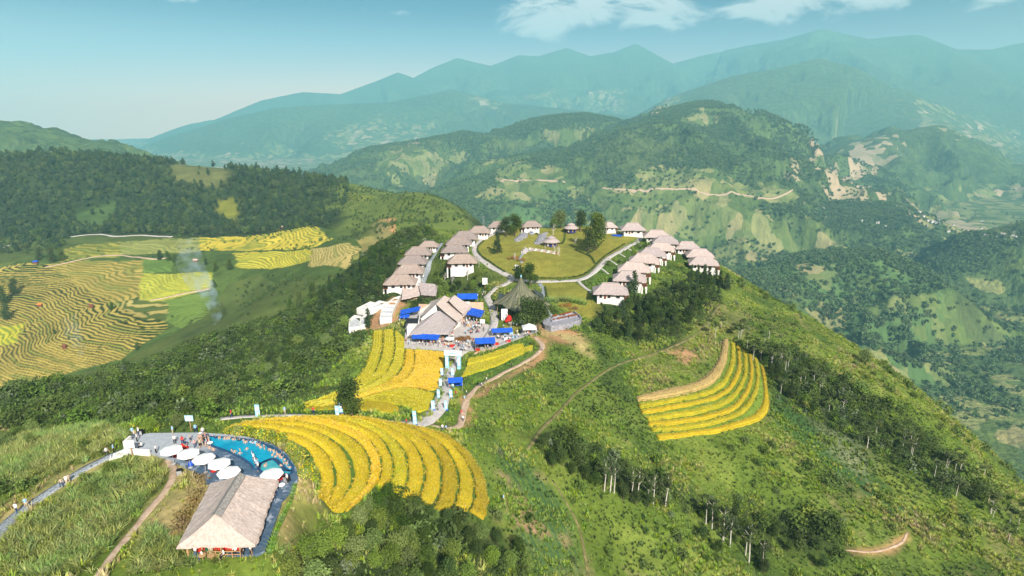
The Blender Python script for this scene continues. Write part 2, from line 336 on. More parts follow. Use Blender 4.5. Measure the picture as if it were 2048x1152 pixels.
def landuse(X, Y, Z):
    r = np.hypot(X, Y); n = X.size
    g = np.array; base = np.tile(g([.075, .118, .045]), (n, 1)); wood = np.ones(n); farm = np.zeros(n); tan = np.zeros(n)
    big = fbm(X / 300, Y / 300, 5, 40); base *= (1 + .35 * big)[:, None]
    open_ = smooth(.12, .3, fbm(X / 420, Y / 420, 5, 44)) * (r > 1300) * .55; base = base * (1 - open_[:, None]) + g([.09, .115, .05]) * open_[:, None]
    wx, wy = X + fbm(X / 120, Y / 120, 3, 50) * 70, Y + fbm(X / 120, Y / 120, 3, 51) * 70
    f = r > 780
    for P in FARM:
        q = farpoly(P); d = poly_dist(q, wx[f], wy[f]); farm[f] = np.maximum(farm[f], 1 - smooth(-60, 60, d))
    for P in ([(1470,548),(1600,520),(1700,515),(1800,560),(1890,640),(1900,720),(1800,660),(1650,600)],[(900,420),(1000,370),(1100,350),(1150,420),(1080,440)],[(1560,640),(1700,690),(1800,760),(1880,800),(1900,740),(1750,640)]):
        q = farpoly(P); d = poly_dist(q, wx[f], wy[f]); k_ = 1 - smooth(-50, 60, d); farm[f] = np.maximum(farm[f], k_ * .30); wood[f] *= 1 - .7 * k_; base[f] = base[f] * (1 - k_[:, None]) + g([.085, .155, .055]) * k_[:, None]
    for P in TANS:
        q = farpoly(P); d = poly_dist(q, wx[f], wy[f]); k_ = 1 - smooth(-120, 120, d); tan[f] = np.maximum(tan[f], k_ * np.where(r[f] > 4800, .2, .85)); farm[f] = np.maximum(farm[f], k_ * np.where(r[f] > 4800, .55, 0))
    low = (1 - smooth(-405, -340, Z)) * (r > 900) * (r < 14000); farm = np.maximum(farm, low * .65); tan = np.maximum(tan, low * .5 * (r > 1800) * smooth(-.1, .3, fbm(X / 700, Y / 700, 3, 61)))
    # left hill
    l = (r < 1500) & (X < 350); hl = H_left(X[l], Y[l]); isl = np.abs(hl - Z[l]) < 6; i = np.flatnonzero(l)[isl]
    x, y = X[i], Y[i]; c = np.tile(g([.035, .052, .018]), (len(i), 1)); w = np.full(len(i), .35)
    nn = fbm(x / 40, y / 40, 4, 70)
    def area(P, col, fall=10, fn=H_left, t0=380, t1=1300):
        q = wpoly(P, fn, t0, t1); d = poly_dist(q, x + nn * 14, y + nn * 14); k_ = (1 - smooth(-fall, fall, d))[:, None]; c[:] = c * (1 - k_) + g(col) * k_; w[:] = w * (1 - k_[:, 0])
    area([(-50,470),(700,455),(860,360),(950,440),(950,520),(700,560),(560,640),(300,720),(-50,800)], (.085, .115, .03), 12)
    area([(660,365),(850,370),(940,440),(940,500),(800,520),(680,455)], (.12, .16, .035), 14)
    area([(340,335),(420,330),(470,350),(430,380),(350,370)], (.13, .14, .05), 14)
    area([(432,400),(480,395),(492,450),(470,455)], (.19, .20, .03), 8)
    area([(140,430),(230,400),(230,460),(140,465)], (.07, .12, .035), 14)
    area([(640,400),(720,410),(700,440)], (.14, .18, .04), 10)
    area([(690,395),(700,375),(745,392),(745,405)], (.18, .21, .03), 6)
    area([(765,435),(785,440),(805,480),(800,492),(785,480)], (.50, .27, .13), 3)
    area([(740,450),(765,440),(790,495),(745,500)], (.26, .22, .09), 6)
    area([(850,450),(872,470),(880,480),(862,474)], (.45, .24, .12), 3)
    area([(700,478),(740,480),(745,505),(715,500)], (.30, .26, .09), 5)
    base[i] = c * (1 + .3 * fbm(x / 13, y / 13, 4, 71))[:, None]; wood[i] = w
    # near ridge
    i = np.flatnonzero((r < 700)); i = i[np.abs(H_near(X[i], Y[i]) - Z[i]) < .6]
    x, y = X[i], Y[i]; n1, n2, n3 = fbm(x / 30, y / 30, 4, 80), fbm(x / 9, y / 9, 4, 81), fbm(x / 3, y / 3, 3, 82)
    c = np.tile(g([.11, .165, .028]), (len(i), 1)); k_ = smooth(-.15, .35, n2)[:, None]; c = c * (1 - .6 * k_) + g([.17, .215, .045]) * .6 * k_; k_ = smooth(.02, .35, fbm(x / 19, y / 19, 4, 84))[:, None] * .75; c = c * (1 - k_) + g([.055, .095, .025]) * k_
    k_ = smooth(.2, .5, n1 + .5 * n3)[:, None] * .6; c = c * (1 - k_) + g([.19, .165, .075]) * k_
    nn = n2
    def area(P, col, fall=4, wob=3):
        q = wpoly(P); d = poly_dist(q, x + nn * wob, y + n1 * wob); k_ = (1 - smooth(-fall, fall, d))[:, None]; c[:] = c * (1 - k_) + g(col) * k_
    area([(0,700),(0,870),(200,850),(440,830),(620,780),(700,700),(760,640),(860,560),(860,470),(800,470),(640,570),(400,660)], (.03, .048, .014), 6, 8)  # left flank: dark scrub ground, deepened further to paint in the slope's shade
    area([(430,790),(560,700),(640,660),(600,740),(520,800)], (.045, .095, .03), 4, 4)
    area([(870,470),(1000,560),(990,600),(860,620),(820,560)], (.06, .085, .022), 5)
    for P in LAWNS: area(P, (.23, .225, .045), 1.2, 1)
    for P in DIRT: area(P, (.40, .235, .13), 1.4, 3)
    for P in STRAW: area(P, (.42, .34, .16), 2.5, 5)
    for P in GREENS: area(P, (.085, .15, .03), 2, 2)
    q = wpoly(ROWS); d = poly_dist(q, x, y); k_ = (1 - smooth(-2, 2, d)) * (.5 + .5 * smooth(-.2, .5, np.sin((x * .93 + y * .36) * 4.2))); k_ = k_[:, None]; c[:] = c * (1 - k_) + (g([.06, .12, .045]) * (1 - smooth(.15, .4, n2)[:, None]) + g([.30, .20, .13]) * smooth(.15, .4, n2)[:, None]) * k_
    area([(1545,765),(1590,790),(1660,880),(1760,960),(1830,1030),(1780,1030),(1690,960),(1600,890),(1550,840)], (.055, .115, .035), 2, 2); area([(1600,800),(1700,870),(1760,930),(1720,950),(1640,880)], (.16, .19, .10), 3, 3)
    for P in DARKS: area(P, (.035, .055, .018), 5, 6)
    base[i] = c * (1 + .22 * n3 + .15 * n2)[:, None]; wood[i] = 0
    return np.clip(base, .01, .8), wood, farm, tan
LAWNS = [[(950,478),(985,465),(1060,455),(1180,455),(1250,458),(1275,475),(1240,500),(1200,535),(1160,555),(1090,560),(1020,545),(975,525),(952,500)],
         [(1075,562),(1150,565),(1185,590),(1215,628),(1180,640),(1120,615),(1090,590)],[(1005,650),(1060,655),(1040,600),(1060,640),(1010,690)]]
ROWS = [(985,880),(1040,900),(1090,960),(1140,1030),(1165,1150),(1080,1150),(1030,1060),(1000,960)]
DIRT = [[(705,668),(735,640),(790,595),(810,610),(800,640),(760,655)],[(895,860),(925,845),(930,810),(950,780),(1000,750),(1070,715),(1085,690),(1060,665),(1100,680),(1095,715),(1010,765),(945,800),(938,850)],[(1075,650),(1110,650),(1170,670),(1170,690),(1110,690)],
        [(1690,1100),(1780,1095),(1820,1070),(1825,1085),(1790,1110),(1700,1112)],[(1330,700),(1360,690),(1395,712),(1370,728)],[(0,840),(60,810),(75,830),(0,880)],[(1710,950),(1725,990),(1750,1000),(1740,975)]]
STRAW = [[(400,925),(350,970),(300,1010),(260,1060),(330,1090),(380,1050),(415,990)],[(330,905),(290,915),(350,940),(410,965),(400,925)],[(570,985),(600,950),(635,1000),(650,1020),(590,1060),(560,1100),(540,1050)],[(1100,665),(1175,680),(1190,720),(1130,690)],
         [(0,1020),(100,955),(220,905),(235,915),(120,975),(20,1050)],[(560,870),(600,890),(620,930),(610,950),(590,900)]]
GREENS = [[(430,850),(560,826),(700,830),(860,855),(930,890),(985,980),(980,1050),(850,1015),(740,960),(680,1030),(640,1010),(610,900),(520,868)],[(500,825),(640,812),(720,824),(860,835),(870,790),(905,705),(925,760),(900,830),(850,850),(700,840),(560,836)],[(1190,545),(1290,480),(1390,500),(1290,610),(1230,625),(1180,600)],[(925,700),(1060,680),(1090,700),(960,780),(920,770)]]
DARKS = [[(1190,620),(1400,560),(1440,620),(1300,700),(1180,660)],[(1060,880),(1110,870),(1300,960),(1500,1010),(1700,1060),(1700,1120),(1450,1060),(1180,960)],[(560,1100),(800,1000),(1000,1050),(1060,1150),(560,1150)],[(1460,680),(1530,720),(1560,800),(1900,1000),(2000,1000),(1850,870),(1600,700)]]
# ------------------------------------------------------------------ flat pads
def zpoly(pts, z): return np.array([plane(px, py, z)[:2] for px, py in pts])
POOL_Z = -52.0
DECK = zpoly([(262,872),(300,866),(400,865),(450,868),(500,874),(545,888),(575,908),(592,935),(597,955),(590,975),(565,1000),(552,1040),(530,1100),(515,1108),(385,1110),(420,985),(405,950),(345,920),(300,905),(262,905)], POOL_Z)
DECK0 = DECK - 0
PADS.append((DECK, POOL_Z - .35, 5.0))
PLAZA_Z = float(np.median(hit([(940,690),(1000,690),(900,690)])[:, 2]))
PLAZA_PX = [(808,697),(812,600),(870,560),(930,570),(985,600),(1003,640),(1020,650),(1060,640),(1080,650),(1075,664),(1000,690),(960,700),(920,700),(890,700)]
PLAZA = zpoly(PLAZA_PX, PLAZA_Z)
PADS.append((PLAZA, PLAZA_Z, 7.0))
# ------------------------------------------------------------------ the ground sheet
def build_terrain():
    th = np.linspace(R(-50), R(50), 800); rr = np.concatenate([np.geomspace(30, 700, 520), np.geomspace(705, 13000, 380)])
    TH, RR = np.meshgrid(th, rr, indexing='ij'); X = (RR * np.sin(TH)).ravel(); Y = (RR * np.cos(TH)).ravel(); Z = H(X, Y)
    col, wood, farm, tan = landuse(X, Y, Z)
    # the terraced valley has its own sheet: sink the ground below it
    m = valley_mask(X, Y) > .3; Z2 = Z.copy(); Z2[m] -= 7
    n, k_ = TH.shape; idx = np.arange(n * k_).reshape(n, k_)
    F = np.stack([idx[:-1, :-1], idx[1:, :-1], idx[1:, 1:], idx[:-1, 1:]], -1).reshape(-1, 4)
    me = np_mesh('ground', np.stack([X, Y, Z2], -1), F[:, ::-1], True); set_col(me, col); set_flt(me, wood, 'wood'); set_flt(me, farm, 'farm'); set_flt(me, tan, 'tan')
    o = link_mesh('ground', me, terrain_mat()); o['kind'] = 'structure'
# ------------------------------------------------------------------ terraced valley on the left
VAL_PX = [(-60,525),(60,520),(160,490),(340,478),(620,452),(660,462),(720,495),(705,540),(640,560),(520,545),(450,570),(420,620),(340,670),(250,720),(100,760),(-60,790)]
VAL = None
def valley_mask(x, y):
    global VAL
    if VAL is None: VAL = wpoly(VAL_PX, H_left, 300, 1100)
    out = np.zeros(np.shape(x)); lo, hi = VAL.min(0) - 30, VAL.max(0) + 30
    m = (x > lo[0]) & (x < hi[0]) & (y > lo[1]) & (y < hi[1]); out[m] = 1 - smooth(-14, 0, poly_dist(VAL, x[m], y[m])); return out
def build_valley():
    valley_mask(np.zeros(1), np.zeros(1)); lo, hi = VAL.min(0) - 3, VAL.max(0) + 3; st = .8
    xs = np.arange(max(lo[0], -520), hi[0], st); ys = np.arange(lo[1], hi[1], st); X, Y = np.meshgrid(xs, ys, indexing='ij'); x, y = X.ravel(), Y.ravel()
    keep = (poly_dist(VAL, x, y) < 2)
    z = H_left(x, y); P = lambda p: poly_dist(wpoly(p, H_left, 300, 1100), x, y); g = np.array
    # field plots: polygon, crop colour, bank colour, step height, waviness, share of the bank
    PL = [([(-60,528),(60,527),(100,530),(190,590),(225,610),(330,650),(322,664),(240,716),(110,752),(-60,792)], (.46,.36,.09), (.035,.05,.014), .78, .55, .40),
          ([(130,492),(238,484),(238,514),(120,524)], (.34,.31,.06), (.14,.16,.035), .8, .15, .36), ([(245,482),(400,474),(398,503),(245,508)], (.30,.31,.09), (.20,.22,.07), .8, .15, .3),
          ([(404,474),(520,462),(625,452),(660,480),(628,494),(404,500)], (.60,.47,.06), (.24,.26,.04), .8, .3, .34), ([(470,507),(620,498),(622,520),(480,531)], (.58,.49,.06), (.24,.26,.04), .7, .2, .34),
          ([(626,497),(690,488),(722,502),(700,538),(626,532)], (.52,.40,.15), (.26,.25,.07), .9, .9, .4), ([(104,528),(290,521),(284,592),(240,606),(190,586)], (.45,.34,.09), (.17,.17,.04), .9, .25, .36),
          ([(288,546),(420,548),(418,575),(300,604),(284,600)], (.46,.44,.06), (.26,.30,.05), .8, .25, .3), ([(292,518),(345,521),(342,543),(288,544)], (.14,.22,.045), (.10,.17,.04), .8, .2, .3),
          ([(330,604),(412,586),(420,630),(370,655),(332,644)], (.19,.28,.06), (.12,.19,.04), .9, .3, .4), ([(-60,652),(48,650),(30,684),(-60,700)], (.56,.50,.05), (.20,.25,.04), 1.2, .6, .45), ([(232,606),(326,606),(330,640),(300,640),(260,622)], (.44,.36,.12), (.09,.12,.03), 1.2, 1.0, .45)]
    n1 = fbm(x / 25, y / 25, 4, 95); wig = fbm(x / 60, y / 60, 3, 90) * 1.6 + fbm(x / 15, y / 15, 3, 92) * .45; zz = z + .1; col = np.tile(g([.075, .115, .028]), (len(x), 1)) * (1 + .45 * fbm(x / 9, y / 9, 4, 98))[:, None]
    for q_, (poly, cc, bc, step, wv, bk) in enumerate(PL):
        d = P(poly) + fbm(x / 12, y / 12, 3, 300 + q_) * 3 - 3.0; w = 1 - smooth(-2.2, 0, d); m = w > 0
        if not m.any(): continue
        q = (z + wig * wv)[m] / step; fl = np.floor(q); fr = q - fl; rise = smooth(1 - bk, 1.0, fr); rg = _h((fl * 7).astype(np.int64), np.round(x[m] / 45 + n1[m]).astype(np.int64), 5)
        zz[m] = zz[m] * (1 - w[m]) + w[m] * (((fl + rise) * step) - (wig * wv)[m] + .35); t = (smooth(.0, .10, fr) * (1 - smooth(1 - bk - .06, 1 - bk + .06, fr)))[:, None]
        c1 = g(cc) * (1 + .35 * (rg - .5) + .22 * n1[m])[:, None]; c1 = np.where((rg > .86)[:, None], c1 * .4 + g([.14, .2, .04]) * .6, c1); col[m] = col[m] * (1 - w[m][:, None]) + w[m][:, None] * (g(bc) * (1 - t) + c1 * t)
    col = np.clip(col, .01, .9)
    ix = np.arange(X.size).reshape(X.shape); F = np.stack([ix[:-1, :-1], ix[1:, :-1], ix[1:, 1:], ix[:-1, 1:]], -1).reshape(-1, 4); F = F[keep[F].all(1)]
    u, inv = np.unique(F, return_inverse=True); V = np.stack([x, y, zz], -1)[u]
    me = np_mesh('rice_terraces', V, inv.reshape(-1, 4)); set_col(me, col[u])
    k = NT('terraced_rice', .95, .05); c = k.attr('Col', True); k.base(k.mix(1, c, k.mix(k.mr(k.noise(.8, 4, .7), .3, .7), (.75, .78, .75), (1.22, 1.2, 1.15)), 'MULTIPLY'))
    k.bump(k.noise(1.3, 3, .6), .6, .5)
    o = link_mesh('terraced_valley', me, k.m); o['kind'] = 'structure'
build_terrain(); build_valley()
# ------------------------------------------------------------------ air
def build_haze():
    B = 13200.0; lo, hi = (-B, -2500.0, FLOOR - 60), (B, B, 1430.0)
    bm = bmesh.new(); bmesh.ops.create_cube(bm, size=1)
    for v in bm.verts: v.co = [l + (h - l) * (c + .5) for l, h, c in zip(lo, hi, v.co)]
    me = bpy.data.meshes.new('haze'); bm.to_mesh(me); bm.free(); m = bpy.data.materials.new('haze_air'); m.use_nodes = True; t = m.node_tree; t.nodes.clear()
    v = t.nodes.new('ShaderNodeVolumePrincipled'); v.inputs['Color'].default_value = (.24, .60, .75, 1); v.inputs['Density'].default_value = HAZE
    v.inputs['Anisotropy'].default_value = -0.12; o = t.nodes.new('ShaderNodeOutputMaterial'); t.links.new(v.outputs[0], o.inputs['Volume'])
    ob = link_mesh('haze', me, m); tag(ob, 'pale blue haze filling the valleys', None, None, 'stuff')
HAZE = 1.3e-4
build_haze()
# ------------------------------------------------------------------ draped ribbons
def resample(P, n):
    P = np.asarray(P, float); d = np.r_[0, np.cumsum(np.hypot(*(P[1:, :2] - P[:-1, :2]).T))]; 
    # smooth with Catmull-Rom, then even spacing
    t = np.linspace(0, len(P) - 1, max(8 * len(P), 2)); i = np.clip(t.astype(int), 0, len(P) - 2); f = (t - i)[:, None]
    Q = np.vstack([2 * P[0] - P[1], P, 2 * P[-1] - P[-2]]); a, b, c, e = Q[i], Q[i + 1], Q[i + 2], Q[i + 3]
    S = .5 * (2 * b + (c - a) * f + (2 * a - 5 * b + 4 * c - e) * f * f + (3 * b - a - 3 * c + e) * f ** 3)
    d = np.r_[0, np.cumsum(np.sqrt(((S[1:] - S[:-1]) ** 2).sum(1)))]; u = np.linspace(0, d[-1], n)
    return np.stack([np.interp(u, d, S[:, k]) for k in range(S.shape[1])], 1)
def curve_xy(px, n, fn=None, t0=45, t1=700): return resample(hit(px, fn, t0, t1)[:, :2], n)
def strip_mesh(name, A, B, nt, zf, skirt=.5):
    """sheet between curves A and B (n,2): zf(x, y, s, t) gives the height; edges carry a skirt"""
    n = len(A); t = np.linspace(0, 1, nt); P = A[:, None] * (1 - t)[None, :, None] + B[:, None] * t[None, :, None]; s = np.linspace(0, 1, n)[:, None] * np.ones(nt)
    z = zf(P[..., 0].ravel(), P[..., 1].ravel(), s.ravel(), (np.ones((n, 1)) * t).ravel()).reshape(n, nt)
    V = np.concatenate([P, z[..., None]], 2); lo = V[:, [0, -1]].copy(); lo[..., 2] -= skirt
    W = np.concatenate([lo[:, :1], V, lo[:, 1:]], 1); e0 = W[:1].copy(); e1 = W[-1:].copy(); e0[..., 2] = W[:1, :, 2] - skirt; e1[..., 2] = W[-1:, :, 2] - skirt
    W = np.concatenate([e0, W, e1], 0); a, b = W.shape[:2]; ix = np.arange(a * b).reshape(a, b)
    F = np.stack([ix[:-1, :-1], ix[1:, :-1], ix[1:, 1:], ix[:-1, 1:]], -1).reshape(-1, 4); V = W.reshape(-1, 3)
    q = V[F]; nz_ = np.cross(q[:, 1] - q[:, 0], q[:, 3] - q[:, 0])[:, 2].sum()
    return np_mesh(name, V, F if nz_ > 0 else F[:, ::-1], False)
def path(name, px, w, mat, lift=.10, fn=None, t0=45, t1=700, step=1.2, skirt=.5, wob=0):
    fn = fn or H_near; c = hit(px, fn, t0, t1)[:, :2]; L = np.hypot(*(c[1:] - c[:-1]).T).sum(); n = max(8, int(L / step)); c = resample(c, n)
    d = np.gradient(c, axis=0); d /= np.hypot(*d.T)[:, None] + 1e-9; nrm = np.stack([-d[:, 1], d[:, 0]], 1)
    ww = w / 2 * (1 + wob * fbm(np.arange(n) * .31, np.zeros(n), 3, 5))[:, None]
    me = strip_mesh(name, c - nrm * ww, c + nrm * ww, 4, lambda x, y, s, t: fn(x, y) + lift, skirt)
    o = link_mesh(name, me, mat); o['kind'] = 'structure'; return c
k = NT('pale_concrete', .8, .2); k.base(k.mix(k.mr(k.noise(.7, 6, .7), .3, .75), (.40, .37, .36), (.56, .52, .51))); k.bump(k.noise(6, 4), .2, .02); M_CONC = k.m
k = NT('grey_stone_path', .8, .2); vv = k.n('ShaderNodeTexVoronoi', feature='DISTANCE_TO_EDGE'); k.put(vv.inputs['Scale'], 2.2); k.put(vv.inputs['Vector'], k.pos())
k.base(k.mix(k.mr(vv.outputs['Distance'], .02, .08), (.10, .11, .11), k.mix(k.mr(k.noise(1.2, 5, .7), .3, .7), (.24, .27, .31), (.38, .42, .46)))); M_STONE = k.m
k = NT('bare_earth', .95, .1); k.base(k.mix(k.mr(k.noise(.9, 6, .7), .3, .7), (.36, .25, .17), (.56, .43, .33))); k.bump(k.noise(5, 4), .5, .05); M_EARTH = k.m
k = NT('trodden_grass', .95, .1); k.base(k.mix(k.mr(k.noise(.7, 6, .7), .35, .65), (.09, .10, .035), (.24, .20, .09))); M_TROD = k.m
path('road', [(745,844),(790,848),(830,848),(853,841),(872,822),(884,800),(890,770),(899,742),(910,716),(930,700)], 3.6, M_CONC)
path('path', [(440,838),(500,833),(560,831),(620,832),(690,836),(745,844)], 1.5, M_CONC)
path('road', [(962,690),(982,664),(989,640),(983,612),(974,594),(988,579),(1008,570),(1024,557),(1004,545),(978,531),(957,515),(949,498),(962,481),(985,469),(1003,462)], 3.0, M_CONC)
path('road', [(1024,557),(1050,562),(1080,563),(1120,562),(1155,560),(1182,549),(1202,530),(1226,510),(1254,494),(1274,484),(1280,474),(1266,466),(1236,461)], 2.8, M_CONC)
path('path', [(1155,560),(1166,572),(1184,586)], 1.3, M_CONC); path('path', [(1078,566),(1087,580),(1084,598),(1092,618),(1104,634)], 1.8, M_STONE)
path('path', [(846,566),(852,545),(862,520),(874,500),(884,486)], 1.8, M_STONE); path('path', [(1044,526),(1040,516),(1052,504),(1072,500)], 1.2, M_STONE)
for q in ([(1198,533),(1217,548)], [(1216,518),(1234,530)], [(1234,505),(1250,514)], [(1252,495),(1264,502)], [(1272,486),(1282,492)]): path('path', q, .8, M_CONC)
path('path', [(1172,500),(1186,490),(1196,484)], 1.2, M_EARTH)
path('dirt_path', [(862,850),(893,856),(918,852),(924,836),(930,812),(942,788),(964,768),(1000,750),(1046,726),(1078,704),(1084,690),(1068,672)], 1.5, M_EARTH, .08, wob=.5)
path('stone_path', [(-30,1100),(0,1064),(30,1032),(75,1000),(120,970),(170,938),(215,915),(245,905),(266,896)], 1.75, M_STONE)
path('dirt_path', [(180,1165),(200,1145),(240,1092),(290,1030),(335,975),(348,940),(330,915)], 1.0, M_EARTH, .06, wob=.6)
path('dirt_path', [(1055,900),(1080,862),(1112,830),(1170,772),(1250,724),(1340,695),(1400,662),(1440,610)], .9, M_TROD, .05, wob=.5)
path('dirt_path', [(1105,960),(1135,1010),(1160,1062),(1178,1160)], .55, M_TROD, .05, wob=.7)
path('dirt_path', [(1690,1100),(1745,1104),(1800,1088),(1814,1066)], .45, M_EARTH, .06, wob=.6)
path('valley_road', [(140,474),(200,469),(232,473),(290,471),(344,474)], 3.5, M_CONC, .5, H_left, 300, 1100, 5); path('valley_road', [(-30,505),(0,498),(30,488),(62,483)], 3.5, M_CONC, .5, H_left, 300, 1100, 5)
path('terrace_path', [(90,535),(160,520),(236,511),(300,518),(340,516)], 2.0, M_EARTH, .6, H_left, 300, 1100, 4); path('terrace_path', [(300,602),(360,590),(420,578)], 1.6, M_EARTH, .6, H_left, 300, 1100, 4)
for q in ([(1000,363),(1050,361),(1100,363),(1130,366)], [(1190,381),(1230,379),(1300,380),(1400,385),(1480,391),(1550,397),(1610,404)]): path('mountain_road', q, 3.2, M_EARTH, 2.5, Hfar, 1000, 4000, 14, 8, .6)
# ------------------------------------------------------------------ rice fields, each terrace a thing of its own
def rice_mat(name, a, b, c):
    k = NT(name, .9, .1); p = k.pos(); f = k.noise(.28, 5, .65, p); g = k.noise(3.0, 5, .75, p)
    col = k.mix(k.mr(f, .3, .7), a, b); col = k.mix(k.math('MULTIPLY', k.mr(k.noise(.11, 4, .6, p), .48, .75), .8), col, c)
    tx = k.noise(9, 3, .7, k.mapv(p, (1, 1, .35)))
    k.base(k.mix(1, k.mix(1, col, k.mix(k.mr(g, .25, .75), (.68, .70, .6), (1.25, 1.2, 1.1)), 'MULTIPLY'), k.mix(k.mr(tx, .3, .7), (.8, .84, .7), (1.12, 1.1, 1.05)), 'MULTIPLY'))
    k.bump(k.math('ADD', g, k.math('MULTIPLY', tx, .5)), .9, .28); return k.m
M_GOLD = rice_mat('ripe_rice', (.50, .38, .025), (.60, .47, .035), (.40, .37, .03)); M_AMBER = rice_mat('amber_rice', (.60, .40, .03), (.68, .48, .05), (.56, .43, .04))
M_LIME = rice_mat('half_ripe_rice', (.42, .38, .03), (.58, .48, .035), (.30, .36, .03)); M_TAN = rice_mat('cut_rice', (.46, .34, .15), (.56, .42, .2), (.38, .33, .1)); M_OLIVE = rice_mat('late_rice', (.36, .28, .02), (.50, .37, .03), (.27, .26, .03))
RICE = []
def rice(A, B, mat, label, group, h=.65, nt=None, gap=.05, lift=0.0, tilt=0.0):
    a, b = curve_xy(A, 8), curve_xy(B, 8); L = max(np.hypot(*(a[1:] - a[:-1]).T).sum(), np.hypot(*(b[1:] - b[:-1]).T).sum()); n = int(max(12, L / .55))
    a, b = curve_xy(A, n), curve_xy(B, n); w = np.hypot(*(b - a).T).mean(); nt = nt or int(max(5, w / .5)); m = (b - a); a2 = a + m * gap; b2 = b - m * gap
    s = np.arange(n) * .5; jit = fbm(s * .5, s * 0 + len(RICE), 4, 8)[:, None] * .28; mm = m / (np.hypot(*m.T)[:, None] + 1e-6); a2 = a2 + mm * jit; b2 = b2 + mm * fbm(s * .5, s * 0 + 50 + len(RICE), 4, 9)[:, None] * .28
    seed = len(RICE)
    def zf(x, y, s_, t):
        ends = np.minimum(smooth(0, .012, s_), smooth(0, .012, 1 - s_)); edge = np.minimum(smooth(-.02, .16, t), smooth(-.02, .16, 1 - t))
        return H_near(x, y) + lift + tilt * t + h * (.55 + .45 * edge * ends) + (vnoise(x * 1.9, y * 1.9, seed) - .5) * .22 + (vnoise(x * 5, y * 5, seed) - .5) * .12
    me = strip_mesh('rice', a2, b2, nt, zf, h + 1.2); o = link_mesh('rice_terrace', me, mat); tag(o, label, 'rice field', group); RICE.append((a2, b2, h, o)); return o
BAND = [
 [(452,864),(520,868),(570,878),(612,898),(632,930),(642,962),(637,998)],
 [(452,860),(535,860),(598,872),(645,898),(668,930),(672,965),(648,1002)],
 [(470,856),(570,852),(645,868),(690,900),(707,938),(702,978),(662,1020)],
 [(500,850),(610,846),(692,868),(733,903),(743,940),(732,982),(690,1026)],
 [(540,845),(650,844),(725,868),(757,905),(765,935),(762,955),(752,972)],
 [(580,841),(690,843),(752,868),(782,905),(789,940),(783,962),(776,984)],
 [(620,838),(725,845),(785,875),(813,912),(817,950),(812,972),(802,996)],
 [(660,836),(760,848),(820,880),(848,922),(850,960),(846,982),(838,1004)],
 [(700,836),(790,852),(852,883),(881,925),(884,965),(878,995),(864,1022)],
 [(735,840),(825,857),(885,890),(915,938),(919,975),(914,1000),(905,1020)],
 [(775,847),(855,864),(912,897),(944,945),(951,985),(947,1008),(939,1024)],
 [(830,856),(890,872),(942,912),(970,955),(979,995),(978,1022),(972,1044)]]
FM = [M_GOLD, M_GOLD, M_GOLD, M_AMBER, M_GOLD, M_LIME, M_GOLD, M_GOLD, M_OLIVE, M_GOLD, M_OLIVE]
WH = ['innermost, beside the flower hedge of the pool', 'second from the pool', 'third from the pool, widest at its lower end', 'fourth from the pool, with a blunt tip', 'fifth from the pool, shortest of all', 'sixth from the pool, at the middle of the fan', 'seventh from the pool, just right of the middle', 'eighth from the pool, ending above the dark trees', 'third from the right edge of the fan', 'second from the right edge of the fan', 'rightmost and longest tail, beside the crop rows']
for i in range(11):
    A, B = BAND[i], BAND[i + 1]
    B2 = [(a[0] + (b[0] - a[0]) * .86, a[1] + (b[1] - a[1]) * .86) for a, b in zip(A, B)]
    rice(A, B2, FM[i], 'curved golden rice terrace ' + WH[i], 'golden rice terraces fanning out below the pool', .7, gap=.02)
cv = lambda *a: [(x, y) for x, y in zip(a[::2], a[1::2])]
C = [cv(745,664, 742,700, 727,740, 702,768, 655,795, 604,812), cv(764,661, 763,700, 750,740, 724,766, 672,794, 612,813), cv(766,661, 766,700, 754,738, 728,766, 680,793, 616,814), cv(787,660, 788,700, 776,738, 745,766, 690,794, 622,815),
     cv(790,662, 791,702, 780,738, 750,768, 695,795, 626,815), cv(808,678, 808,705, 802,735, 778,762, 715,793, 634,816), cv(811,702, 810,716, 805,738, 784,760, 722,792, 640,816), cv(828,702, 828,722, 822,744, 800,765, 735,792, 650,816)]
G2 = 'rice fields between the restaurant and the concrete road'
rice(C[0], C[1], M_LIME, 'yellow green rice strip running downhill, leftmost of the three under the building site', G2, gap=.01); rice(C[2], C[3], M_LIME, 'yellow green rice strip in the middle of the three under the building site', G2, gap=.01)
rice(C[4], C[5], M_LIME, 'shorter yellow green rice strip beside the restaurant terrace wall', G2, gap=.01); rice(C[6], C[7], M_AMBER, 'narrow amber rice strip under the restaurant wall', G2, gap=.0)
rice(cv(830,702, 830,724, 824,746, 803,766, 740,791, 655,814), cv(888,706, 887,728, 880,752, 870,780, 800,776, 700,798), M_AMBER, 'large amber rice field between the restaurant wall and the entrance arch', G2, gap=.0, nt=44)
rice(cv(655,812, 700,800, 770,776, 830,778, 869,788), cv(640,818, 700,806, 760,790, 820,800, 856,822), M_LIME, 'lime green rice lobe above the bend of the road', G2, gap=.0, lift=-.12, nt=26)
rice(cv(640,816, 700,804, 760,791, 815,798, 856,820), cv(630,818, 690,812, 745,804, 800,812, 838,826), M_LIME, 'yellow rice lobe with rounded tip above the road bend', G2, gap=.0, lift=-.25, nt=16)
rice(cv(612,814, 680,806, 745,802, 790,810, 798,820), cv(606,822, 670,820, 730,822, 775,827, 792,826), M_GOLD, 'pale gold rice lobe behind the lone round tree', G2, gap=.0, lift=-.3, nt=12)
m6 = lambda *a: [(900 + x / 6.82, 600 + y / 6.82) for x, y in zip(a[::2], a[1::2])]
G3 = 'rice strips right of the entrance arch'
rice(m6(240,820, 500,755, 700,690, 880,622, 1000,618), m6(232,888, 500,830, 720,765, 900,700, 1008,640), M_LIME, 'upper yellow rice strip below the blue canopy terrace', G3, gap=.0)
